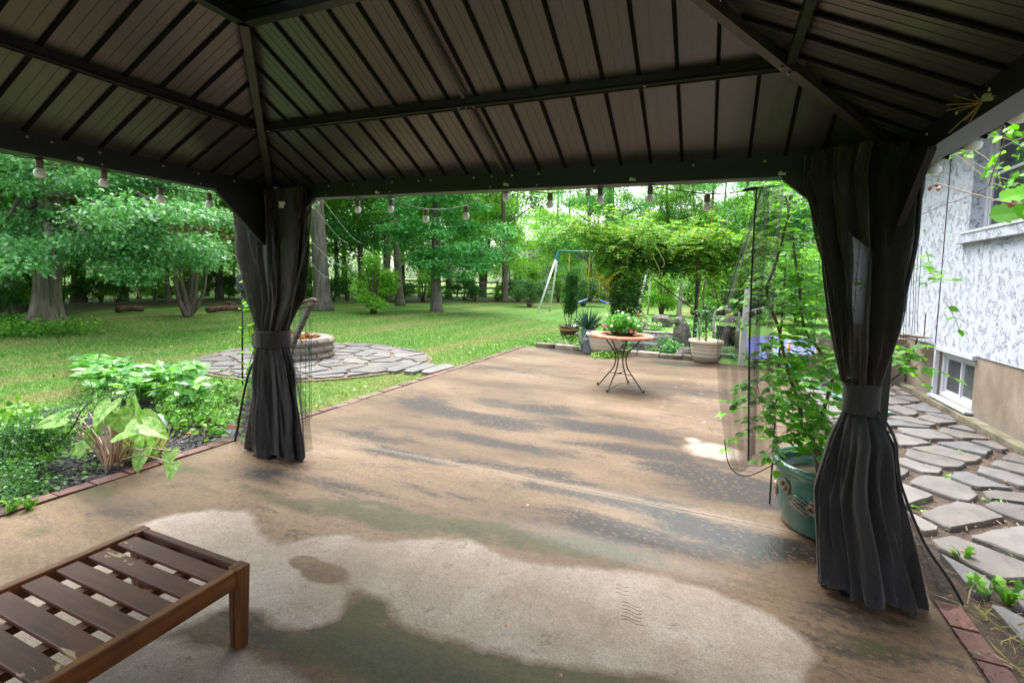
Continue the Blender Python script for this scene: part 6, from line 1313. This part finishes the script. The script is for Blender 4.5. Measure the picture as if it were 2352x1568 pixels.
for (x, y, X_, n_) in ((620, 540, 1.5, 5), (500, 560, 1.5, 4), (700, 500, 1.5, 3), (960, 270, 1.4, 5), (1000, 350, 1.4, 5), (1120, 250, 1.4, 3), (1200, 280, 1.4, 4), (1120, 360, 1.4, 4), (940, 630, 1.5, 4), (900, 720, 1.5, 5), (980, 560, 1.5, 3), (1000, 740, 1.5, 4), (870, 780, 1.5, 3), (1060, 920, 1.5, 4), (970, 900, 1.5, 3), (430, 390, 1.45, 3), (530, 320, 1.45, 3), (1230, 480, 1.4, 4), (1260, 600, 1.4, 3), (1180, 820, 1.5, 4), (1270, 800, 1.5, 3), (860, 350, 1.4, 3), (130, 1400, 1.4, 1), (490, 440, 1.5, 2), (540, 370, 1.45, 2)):
    for _ in range(n_): c = AX(*z6(x+RNG.normal()*28, y+RNG.normal()*18), X_); ax = RNG.normal(size=3); ax[2] -= .2; lb.scatter(BROAD_V*np.array([.85, 1, 1]), BROAD_F, c[None], ax[None], (RNG.normal(size=3)*.5+np.array([-.5, -.5, .8]))[None], .036+.02*RNG.random())
for (x, y, s_, a) in ((880, 1240, .15, (1., -.2, .15)), (1000, 1060, .12, (.8, -.1, .3)), (1150, 1180, .14, (.9, 0, -.1)), (1180, 1000, .12, (1, .1, .2)), (1250, 1200, .12, (1, 0, -.2))):
    c = AX(*z6(x, y), 1.35); lb.scatter(SER_V*np.array([1.5, 1, 1]), SER_F, c[None], np.array([a]), np.array([[-.4, -.7, .5]]), s_)
tw.build('twigs', M['twig'], sb, smooth=True); lb.build('fresh_leaves', M['leaf_vine'], sb)
lb = MB(); 
for (x, y) in ((230, 910), (260, 900), (290, 930), (320, 920), (340, 900), (1170, 1130), (1200, 1110)): c = AX(*z6(x, y), 1.35); lb.scatter(BROAD_V, BROAD_F, c[None], RNG.normal(size=(1, 3)), RNG.normal(size=(1, 3)), .035)
lb.build('withered_leaves', leafmat('withered', [(.06, .025, .02), (.12, .05, .03)]), sb)
dm = thing('dry_sprig', 'dry yellow sprig caught on the right gazebo beam', 'sprig', AX(2235, 240, .70)); mb = MB(); c = AX(2255, 236, .72)
for k in range(9): mb.tube([c, c+np.array([-.02+RNG.normal()*.02, RNG.normal()*.03+.02, RNG.normal()*.025])*1.5], .0018, 4)
mb.build('twigs', simple('straw', (.20, .13, .04), .9), dm)

# ================================================================ left: torch, trellis arch, wire cage, garden bed
tor = thing('garden_torch', 'dark metal torch with lattice head on a slim pole', 'torch', G(557, 884)); b_ = G(557, 884); tp_ = AY(558, 668, b_[1]+0.05); ht = tp_[2]
mb = MB(); mb.tube([(b_[0], b_[1], 0), (b_[0], b_[1], ht)], .011, 8); mb.build('pole', M['black'], tor, smooth=True)
dk = simple('torch_metal', (.035, .038, .045), .45, .5, var=.3, scale=20); mb = MB(); mb.lathe([(.001, 0), (.05, 0), (.062, .02), (.062, .20), (.055, .22), (.001, .225)], (b_[0], b_[1], ht), 20); hd_ = mb.build('lantern_head', dk, tor, smooth=True)
mb = MB()
for sg in (-1, 1):
    for k in range(8):
        mb.tube([(b_[0]+.065*math.cos(a), b_[1]+.065*math.sin(a), ht+.02+.18*t) for t, a in ((t, 2*math.pi*k/8+sg*t*2.4) for t in np.linspace(0, 1, 10))], .004, 4)
mb.build('lattice', simple('lattice_grey', (.11, .11, .12), .4, .4), hd_)
pl_ = thing('iron_arch', 'rusty dark metal uprights of an arch tangled with honeysuckle', 'arch', AY(590, 900, 4.2)*[1, 1, 0]); 
for x, w_ in ((589, .045), (610, .04)):
    a = AY(x, 900, 4.1); mb = MB(); mb.box((a[0], a[1], .62), (w_, w_, 1.24+(.1 if x < 600 else 0))); mb.build('upright', M['frame'], pl_)
a0 = AY(600, 780, 4.0); mb = MB(); mb.bar(AY(668, 800, 4.0), AY(716, 694, 4.3), .035, .06); mb.build('brace', simple('rust_beam', (.03, .016, .012), .6), pl_)
mb = MB(); p = AY(590, 770, 4.0); mb.tube(spl([p+np.array([.0, 0, .06]), p+np.array([-.07, 0, .0]), p+np.array([-.05, 0, -.06]), p+np.array([.02, 0, -.05]), p+np.array([.04, 0, .03])], 16), .005, 6); mb.build('hook', M['black'], pl_)
hv = thing('honeysuckle_vine', 'thin honeysuckle climbing the uprights beside the torch', 'vine', AY(580, 900, 4.1)*[1, 1, 0]); tw = MB(); lb = MB(); rg = np.random.default_rng(4)
for k in range(4): tw.tube(spl([AY(575+8*k, 960, 4.1), AY(570+12*k, 860, 4.05), AY(590-6*k, 760, 4.1), AY(585+5*k, 650, 4.1)], 16), .005, 5)
for _ in range(150):
    y = 620+rg.random()**.8*330; x = 580+rg.normal()*13; c = AY(x, y, 4.05+rg.normal()*.08); lb.scatter(BROAD_V, BROAD_F, c[None], rg.normal(size=(1, 3))*[1, 1, .4], rvec(1, 1.), .045+.03*rg.random())
tw.build('stems', M['twig'], hv, smooth=True); lb.build('foliage', M['leaf_vine'], hv)
wcg = thing('wire_cage', 'green wire mesh cylinder standing behind the left curtain', 'wire cage', AY(700, 900, 3.3)*[1, 1, 0]); cc_ = AY(668, 900, 3.55); mb = MB(); nn_ = 20; rr0 = .19
for k in range(nn_):
    a = 2*math.pi*k/nn_; mb.tube([(cc_[0]+rr0*(1+.03*math.sin(z*5+k))*math.cos(a), cc_[1]+rr0*math.sin(a), z) for z in np.linspace(.03, 1.18, 8)], .0021, 4, False)
for j in range(13):
    z = .04+j*.095; mb.tube([(cc_[0]+rr0*math.cos(a), cc_[1]+rr0*math.sin(a), z+.004*math.sin(a*2+j)) for a in np.linspace(0, 2*np.pi, 26)], .0020, 4, False)
mb.build('mesh_wires', M['green_wire'], wcg)
db = thing('driftwood', 'twisted dark driftwood lying on top of the wire cage', 'driftwood', AY(700, 700, 3.6)); mb = MB()
for l in ([(664, 706), (690, 696), (716, 688), (728, 692)], [(670, 712), (700, 704), (722, 700)], [(690, 700), (705, 690), (718, 697), (728, 701)]): mb.tube(spl([AY(x, y, 3.6) for x, y in l], 12), np.linspace(.010, .018, 12)*(1+.3*np.sin(np.arange(12))), 7)
mb.build('branch', M['twig'], db, smooth=True)

# garden bed plants
pe = thing('peony_clump', 'broad clump of glossy peony leaves at the edge of the lawn', 'plant', (-6.3, 3.6, 0)); lb = MB(); tw = MB(); rg = np.random.default_rng(18)
for _ in range(120):
    c = AY(rg.uniform(185, 455), rg.uniform(838, 925), rg.uniform(3.1, 4.2)); c[2] = max(.15, c[2]); c[2] = min(c[2], .62)
    tw.tube(spl([(c[0]*.75-6.3*.25, c[1]*.75+3.6*.25, .0), (c[0], c[1], c[2]*.5), c], 6), .004, 4)
    for j in range(7):
        a = 2*math.pi*j/7+rg.random(); lb.scatter(BROAD_V*np.array([.62, 1, 1]), BROAD_F, c[None], np.array([[math.cos(a), math.sin(a), .15+rg.normal()*.25]]), rvec(1, 1.8), .14+.06*rg.random())
lb.build('foliage', M['leaf_peony'], pe); tw.build('stems', M['stem_green'], pe)
vr = NB('variegated'); cgx = vr.coord((1, 1, 1), 'World'); nz = vr.noise(28, 5, cgx, .7); o_ = vr.rnd(); col = vr.ramp(nz, [(.36, (.10, .34, .04)), (.50, (.26, .50, .09)), (.66, (.55, .70, .30))])
p_ = vr.pbr(col, .35); t_ = vr.n('ShaderNodeBsdfTranslucent'); vr.l(col, t_.inputs[0]); ms = vr.n('ShaderNodeMixShader'); ms.inputs[0].default_value = .4; vr.l(p_, ms.inputs[1]); vr.l(t_.outputs[0], ms.inputs[2]); varm = vr.done(ms.outputs[0])
ca = thing('arrowhead_plant', 'pale variegated arrow-leaved plant on pinkish stalks in the mulch', 'plant', (-4.1, 2.1, 0)); bse = G(262, 1076); tw = MB(); lb = MB(); rg = np.random.default_rng(25)
HRT_V = np.array([[0, 0, 0], [.18, -.22, .03], [.40, -.12, .05], [.44, .15, .05], [.32, .5, .02], [.14, .82, -.05], [0, 1, -.14], [-.14, .82, -.05], [-.32, .5, .02], [-.44, .15, .05], [-.40, -.12, .05], [-.18, -.22, .03], [0, .45, -.03]]); HRT_F = [(12, i, (i+1) % 12) for i in range(12)]
heads = [(168, 945), (215, 918), (275, 935), (335, 960), (240, 945), (192, 1030), (150, 960), (175, 1010), (200, 940), (230, 930), (255, 925), (290, 930), (320, 945), (330, 975), (210, 985), (185, 975), (270, 950), (305, 960), (160, 990), (345, 1000), (200, 1040), (245, 965), (285, 990), (225, 1000), (320, 1010), (140, 975), (300, 925), (262, 905)]
for k, (x, y) in enumerate(heads):
    e = PD(x, y, 3.7+rg.normal()*.22); b0 = bse+np.array([rg.normal()*.03, rg.normal()*.03, 0]); m_ = (b0+e)/2+np.array([0, 0, .06]); tw.tube(spl([b0, m_, e], 10), np.linspace(.0085, .004, 10), 6)
    out_ = e-bse; out_[2] = -.25-.3*rg.random(); out_ /= np.linalg.norm(out_); lb.scatter(HRT_V, HRT_F, e[None], (out_*[1, 1, .4]+rg.normal(size=3)*.2)[None], (np.array([.3, -.7, .8])+rg.normal(size=3)*.25)[None], .16+.06*rg.random())
for (x, y, sz) in ((330, 1035, .14), (395, 1035, .12), (400, 1065, .10)):
    e = G(x, y, .14); tw.tube(spl([bse+[0, 0, .05], (bse+e)/2+[0, 0, .08], e], 10), .005, 5); lb.scatter(HRT_V, HRT_F, e[None], np.array([[.2, -.4, -.6]]), np.array([[.2, -.8, .5]]), sz*1.2)
tw.build('stalks', M['stem_pink'], ca, smooth=True); lb.build('leaves', varm, ca)
# cotoneaster-like branch and shrubs at far left
cs = thing('boxleaf_shrub', 'small-leaved dark shrub with an arching branch at the left edge', 'shrub', (-5, 1.6, 0)); tw = MB(); lb = MB(); rg = np.random.default_rng(33)
br_l = [[(0, 1170), (60, 1090), (120, 1030), (165, 985), (190, 940), (230, 910), (290, 905)], [(0, 1120), (30, 1060), (60, 1020), (85, 985)], [(0, 1080), (10, 1020), (30, 980)], [(110, 1040), (90, 1000), (100, 970)], [(0, 1200), (60, 1150), (90, 1110)]]
for l in br_l:
    q = spl([PD(x, y, 3.5 if y < 1100 else 3.2) for x, y in l], 26); tw.tube(q, np.linspace(.009, .003, 26), 6)
    for i in range(3, 26):
        for _ in range(4):
            d = rg.normal(size=3)*.05; pad_leaves(lb, q[i]+d, .05, 14, .020, LEAF_V, LEAF_F, .7, .8, .2)
for _ in range(60): c = PD(rg.uniform(-10, 60), rg.uniform(1050, 1185), 3.25+rg.normal()*.15); pad_leaves(lb, c, .08, 26, .024, LEAF_V, LEAF_F, .7, .8, .2)
tw.build('branches', M['twig'], cs, smooth=True); lb.build('foliage', M['leaf_box'], cs)
fs_ = thing('flowering_shrub', 'light green shrub with white blooms at the left edge of the bed', 'shrub', (-5.5, 1.9, 0)); lb = MB()
for _ in range(60): c = PD(rg.uniform(-20, 130), rg.uniform(940, 1080), 4.2+rg.normal()*.25); pad_leaves(lb, c, .12, 34, .05, BROAD_V, BROAD_F, .7, .9, 0)
lb.build('foliage', M['leaf_weed'], fs_); blooms('white_blooms', M['petal_white'], [PD(x, y, 3.75) for x, y in [(75, 980), (120, 975), (60, 1000), (35, 1012), (50, 1030), (100, 1010), (125, 970)]], .028, fs_)
# tangle of roses and vinca next to the curtain
tv = thing('vinca_thicket', 'tangled low vinca and rose stems between the peony and the left curtain', 'plant', (-4.9, 3.7, 0)); tw = MB(); lb = MB(); rg = np.random.default_rng(44)
for _ in range(230):
    x = rg.uniform(375, 545); y = rg.uniform(885, 1010); dp = np.interp(y, [885, 1010], [5.6, 4.5]); c = PD(x, y-rg.random()*12, dp+rg.normal()*.2); c[2] = min(max(c[2], .04), .55); g0 = np.array([c[0]+rg.normal()*.12, c[1]+rg.normal()*.12, 0]); tw.tube(spl([g0, (g0+c)/2+rg.normal(size=3)*.05, c], 6), .0025, 4)
    for _ in range(5): lb.scatter(BROAD_V*np.array([.9, 1, 1]), BROAD_F, (c+rg.normal(size=3)*.05)[None], rg.normal(size=(1, 3))*[1, 1, .4], rvec(1, 1.2), .045+.03*rg.random())
lb.build('foliage', M['leaf_weed'], tv); tw.build('stems', M['stem_pink'], tv)
tv2 = thing('fine_leaved_groundcover', 'fine dense green ground cover under the vinca stems', 'plant', (-5.2, 3.6, 0)); lb = MB()
for _ in range(110): x = rg.uniform(380, 530); y = rg.uniform(900, 1000); g_ = G(x, y); pad_leaves(lb, (g_[0], g_[1], .08+.1*rg.random()), .13, 36, .024, LEAF_V, LEAF_F, .8, 1, .2)
lb.build('foliage', M['leaf_weed'], tv2)
gl_ = NB('mosaic_globe'); n = gl_.n('ShaderNodeTexVoronoi'); n.inputs['Scale'].default_value = 38; gm2 = gl_.done(gl_.pbr(gl_.ramp(n.outputs['Distance'], [(.1, (.30, .40, .48)), (.35, (.62, .66, .74))]), .3)); g_ = G(352, 1003); mb = MB(); mb.sphere((g_[0], g_[1], .10), .105, 24, 16); tag(mb.build('garden_globe', gm2, None, True), 'pale speckled globe sitting on the mulch beside the arrow-leaved plant', 'globe')
sd_ = thing('seed_packet', 'printed plant packet leaning at the corner of the mulch bed', 'packet', G(522, 1005)); a = G(520, 1008); u_ = np.array([.10, .02, 0]); w_ = np.array([.02, .05, .12]); mb = MB(); mb.add([a-u_/2, a+u_/2, a+u_/2+w_, a-u_/2+w_], [(0, 1, 2, 3)]); mb.add([a-u_/2+[0, .003, 0], a+u_/2+[0, .003, 0], a+u_/2+w_+[0, .003, 0], a-u_/2+w_+[0, .003, 0]], [(3, 2, 1, 0)]); mb.build('sleeve', simple('packet_blue', (.35, .55, .68), .4), sd_)
mb = MB(); e_ = np.array([0, -.003, 0]); mb.add([a-u_/2+w_*.72+e_, a+u_/2+w_*.72+e_, a+u_/2+w_*.98+e_, a-u_/2+w_*.98+e_], [(0, 1, 2, 3)]); mb.build('header', simple('packet_red', (.5, .12, .08), .4), sd_); mb = MB(); mb.add([a-u_*.35+w_*.12+e_, a+u_*.35+w_*.12+e_, a+u_*.35+w_*.42+e_, a-u_*.35+w_*.42+e_], [(0, 1, 2, 3)]); mb.build('picture', simple('packet_photo', (.5, .4, .25), .4, var=.7, scale=60), sd_)
gt_ = thing('feather_grass', 'wispy pale grass tuft behind the arrow-leaved plant', 'plant', G(340, 1050)); c = G(325, 1058); n = 150; d = rvec(n, 1.8); lb = MB(); lb.scatter(np.array([[-.006, 0, 0], [.006, 0, 0], [.004, .6, .06], [0, 1, .22]]), [(0, 1, 2), (0, 2, 3)], c+RNG.normal(size=(n, 3))*[.04, .04, 0], d, rvec(n), .26*(.6+.6*RNG.random(n))); lb.build('blades', leafmat('straw_blade', [(.30, .32, .14), (.42, .42, .22), (.2, .3, .1)]), gt_)
# small weeds scattered on the mulch and at the path
def weeds(nm, lab, pts, n_, size, m, h=.06, tv_=BROAD_V, tf_=BROAD_F):
    lb = MB()
    for (x, y) in pts:
        g_ = G(x, y)
        for _ in range(n_): a = RNG.random()*6.28; lb.scatter(tv_, tf_, (g_+[RNG.normal()*h*.8, RNG.normal()*h*.8, h*.3*RNG.random()])[None], np.array([[math.cos(a), math.sin(a), .6*RNG.random()]]), rvec(1, 1.5), size*(.6+.8*RNG.random()))
    return tag(lb.build(nm, m), lab, 'weeds', kind='stuff')
pr_ = random.Random(9)
weeds('bed_weeds', 'small green seedlings scattered over the black mulch', [(pr_.uniform(0, 450), 0) for _ in range(0)]+[(x, y) for x, y in ((pr_.uniform(20, 480), pr_.uniform(1030, 1150)) for _ in range(120)) if y < 1165-.32*x and y > 1000], 7, .035, M['leaf_weed'])
DAN_V = np.array([[-.03, 0, 0], [.03, 0, 0], [.09, .25, .08], [.04, .32, .1], [.14, .5, .12], [.06, .58, .12], [.16, .78, .08], [0, 1, -.05], [-.16, .78, .08], [-.06, .58, .12], [-.14, .5, .12], [-.04, .32, .1], [-.09, .25, .08]]); DAN_F = [(0, 1, 2), (0, 2, 12), (12, 2, 3), (12, 3, 11), (11, 3, 4), (11, 4, 10), (10, 4, 5), (10, 5, 9), (9, 5, 6), (9, 6, 8), (8, 6, 7)]
weeds('path_weeds', 'low green weeds sprouting between the flagstones', [(2190, 1110), (2175, 1095), (2195, 1135), (2100, 1165), (2120, 1180), (2050, 1120), (2085, 1070), (2245, 1340), (2330, 1290), (2120, 1060), (2290, 1330), (2300, 1160), (2340, 1090), (2210, 1040)], 9, .05, M['leaf_weed'], .03, DAN_V, DAN_F)
for x, y, s_, l in ((2205, 1290, .11, 'upright dandelion leaves nearest the right curtain hem'), (2312, 1385, .12, 'largest dandelion rosette at the right edge of the picture'), (2250, 1370, .10, 'dandelion rosette between the curtain and the brick edge'), (20, 1180, .09, 'dandelion rosette at the left edge of the mulch bed'), (65, 1170, .10, 'long-leaved weed beside the brick edging on the left')):
    g_ = G(x, y); lb = MB(); n = 11; a = RNG.random(n)*6.28; ax = np.column_stack([np.cos(a)*.6, np.sin(a)*.6, .6+.7*RNG.random(n)]); lb.scatter(DAN_V*np.array([1., 1, 1.3]), DAN_F, np.tile(g_, (n, 1))+RNG.normal(size=(n, 3))*[.012, .012, 0], ax, rvec(n, 1), s_*(.6+.6*RNG.random(n))); tag(lb.build('dandelion', M['leaf_weed']), l, 'weed')
# dry grass and soil at the right foreground
fg = [(1.18, .6), (2.8, .6), (2.8, 1.75), (1.7, 2.3), (1.18, 3.0)]; n = 2600; q = scatter_in(fg, n); lb = MB(); lb.scatter(np.array([[-.012, 0, 0], [.012, 0, 0], [.008, .6, .1], [0, 1, .3]]), [(0, 1, 2), (0, 2, 3)], np.column_stack([q, np.full(n, .012)]), rvec(n, .5)*[1, 1, .6], rvec(n, .5), .09*(.5+RNG.random(n))); tag(lb.build('dry_grass', leafmat('straw_grass', [(.25, .19, .10), (.38, .30, .16), (.16, .18, .06), (.45, .38, .22)])), 'matted dry grass beside the brick edge on the right', 'grass', kind='stuff')
# ivy and creeping plants round the pots
def creeper(nm, lab, pts, r, n, size, m, h=.1):
    lb = MB()
    for (x, y) in pts: g_ = G(x, y); pad_leaves(lb, (g_[0], g_[1], h*.6), r, n, size, BROAD_V, BROAD_F, h/r, 1.6, 0)
    return tag(lb.build(nm, m), lab, 'ground cover', kind='stuff')
creeper('creeping_ivy', 'variegated ivy spilling over the kerb at the far left patio corner', [(1270, 790), (1290, 797), (1310, 800), (1330, 800), (1340, 792), (1300, 785), (1320, 788), (1250, 787), (1230, 790), (1345, 805)], .26, 170, .045, M['leaf_weed'])
creeper('kerb_creeper', 'pale creeping plant spreading from the kerb onto the patio', [(1395, 818), (1410, 822), (1428, 815), (1440, 806), (1380, 822), (1500, 806)], .2, 130, .04, M['leaf_light'], .07)
creeper('oak_undergrowth', 'bright low undergrowth around the foot of the big oak', [(20, 740), (-10, 755), (60, 765), (100, 770), (10, 770), (140, 757), (180, 752), (-60, 740), (40, 750), (-40, 775), (160, 768)], .6, 300, .07, M['leaf_mid'], .14)
for x, y, l in ((1545, 812, 'blue-green leafy plant in front of the right whitewashed pot'), (1530, 800, 'small leafy plant at the foot of the dark rock'), (1420, 800, 'leafy plant between the left pot and the walk')):
    g_ = G(x, y); t = thing('leafy_plant', l, 'plant', g_); lb = MB(); pad_leaves(lb, g_+np.array([0, 0, .12]), .24, 260, .06, BROAD_V, BROAD_F, .6, 1.2, 0); lb.build('foliage', M['leaf_peony'], t)
for x, y, l in ((1505, 762, 'white-flowered plant in front of the largest rock'), (1585, 758, 'white-flowered plant beside the blocky rock')):
    g_ = G(x, y); t = thing('border_flower', l, 'flowering plant', g_); lb = MB(); pad_leaves(lb, g_+np.array([0, 0, .14]), .24, 240, .055, BROAD_V, BROAD_F, .7, 1.2, 0); lb.build('foliage', M['leaf_vine'], t); blooms('white_blooms', M['petal_white'], [g_+np.array([RNG.normal()*.13, -.16+RNG.normal()*.04, .2+RNG.normal()*.06]) for _ in range(9)], .03, t)
# fallen leaves
for x, y, s_, l in ((612, 955-150, .0, ''),):
    pass
lf = [(190, 1005, 'orange-brown leaf lying on the lawn left of the fire pit', -1)]
for k, (x, y, l) in enumerate([(195, 1004, None)]): pass
mb = MB()
for (x, y) in ((480-285, 1004-10), (438, 997-2), (290, 1000-6), (2313, 1105), (2215, 1265), (1165, 1430), (1290, 1545), (700, 1288), (1180, 1375), (1560, 1290), (1215, 1160)):
    g_ = G(x, y, .04); mb.scatter(BROAD_V, BROAD_F, g_[None], RNG.normal(size=(1, 3))*[1, 1, .1], np.array([[.1, -.1, 1.]]), .055 if x < 500 else .022)
tag(mb.build('fallen_leaves', M['leaf_brown']), 'a few small brown leaves and bits scattered on lawn and patio', 'leaf litter', kind='stuff')
# grass: real blades, thickest near the patio
def grass_zone(poly, n, size, dens=None):
    return scatter_in(poly, n)
Gp = [(-3.95, 3.6), (-3.95, 10.2), (-2.9, 11.2), (-3.2, 17), (-10, 17), (-16, 10), (-14, 5), (-9, 2.2), (-6.4, 1.2), (-6.5, 2.6), (-6.1, 3.6), (-5.2, 4.0), (-4.4, 4.0)]
n = 190000; q = scatter_in(Gp, n*2); dist = np.hypot(q[:, 0], q[:, 1]); keep = RNG.random(len(q)) < np.clip((6.5/dist)**2.0, .12, 1); q = q[keep][:n]
inr = (((q[:, 0]-FC[0])/1.87)**2+((q[:, 1]-FC[1])/1.85)**2) < 1; q = q[~inr]; dist = np.hypot(q[:, 0], q[:, 1]); n = len(q)
ax = rvec(n, .75); ax[:, 2] = np.abs(ax[:, 2]); lb = MB(); lb.scatter(GR_V*np.array([1.3, 1, 1]), GR_F, np.column_stack([q, np.full(n, -.02)]), ax, rvec(n), .040*(.6+.7*RNG.random(n))*np.clip(dist/7, .8, 1.6)); tag(lb.build('grass_blades', M['blade']), 'short grass blades of the lawn nearest the patio', 'grass', kind='stuff')
Gq = [(1.0, 10.3), (.4, 12.5), (-.3, 15), (-2.6, 15), (-3.3, 17), (-3, 24), (6, 24), (6, 13.8), (2.5, 13.8)]
# thin washing lines by the thick grey tree
wl_ = thing('washing_line', 'thin pale lines strung from the gazebo corner to the trees', 'line', AY(718, 470, 3.1))
for a, b_ in (((716, 468), (800, 560)), ((735, 452), (830, 560)), ((700, 540), (790, 612)), ((690, 575), (760, 640))):
    p, q_ = AY(*a, 3.1), AY(b_[0]+0, b_[1], 9.0); mb = MB(); mb.tube(spl([p, (p+q_)/2-np.array([0, 0, .06]), q_], 12), .003, 4); mb.build('line', simple('pale_line', (.5, .6, .6), .5), wl_)

# clover and broad weeds in the lawn, grit on the slab
q = scatter_in(Gp, 9000); dist = np.hypot(q[:, 0], q[:, 1]); cl_ = np.sin(q[:, 0]*1.9+1)*np.sin(q[:, 1]*1.3)+np.sin(q[:, 0]*.7+q[:, 1]*1.1); q = q[(cl_+RNG.normal(size=len(q))*.5 > .55) & (dist < 12)]
q = q[(((q[:, 0]-FC[0])/1.98)**2+((q[:, 1]-FC[1])/1.96)**2) > 1]; n = len(q); ax = rvec(n, .15); lb = MB(); lb.scatter(BROAD_V, BROAD_F, np.column_stack([q, np.full(n, -.005)+RNG.random(n)*.02]), ax, rvec(n, 1.4), .05*(.5+.8*RNG.random(n)))
tag(lb.build('lawn_clover', M['leaf_weed']), 'patches of clover and broad weeds in the lawn', 'weeds', kind='stuff')
n = 420; q = np.column_stack([RNG.uniform(PX0+.05, PX1-.05, n), RNG.uniform(.9, 9.8, n), np.full(n, SLAB+.001)]); lb = MB(); lb.scatter(CH_V, CH_F, q, RNG.normal(size=(n, 3))*[1, 1, .1], np.tile([0, 0, 1.], (n, 1)), .010*(.4+RNG.random(n)**3*2)); tag(lb.build('patio_grit', M['twig']), 'specks of grit and tiny twigs scattered on the patio slab', 'grit', kind='stuff')
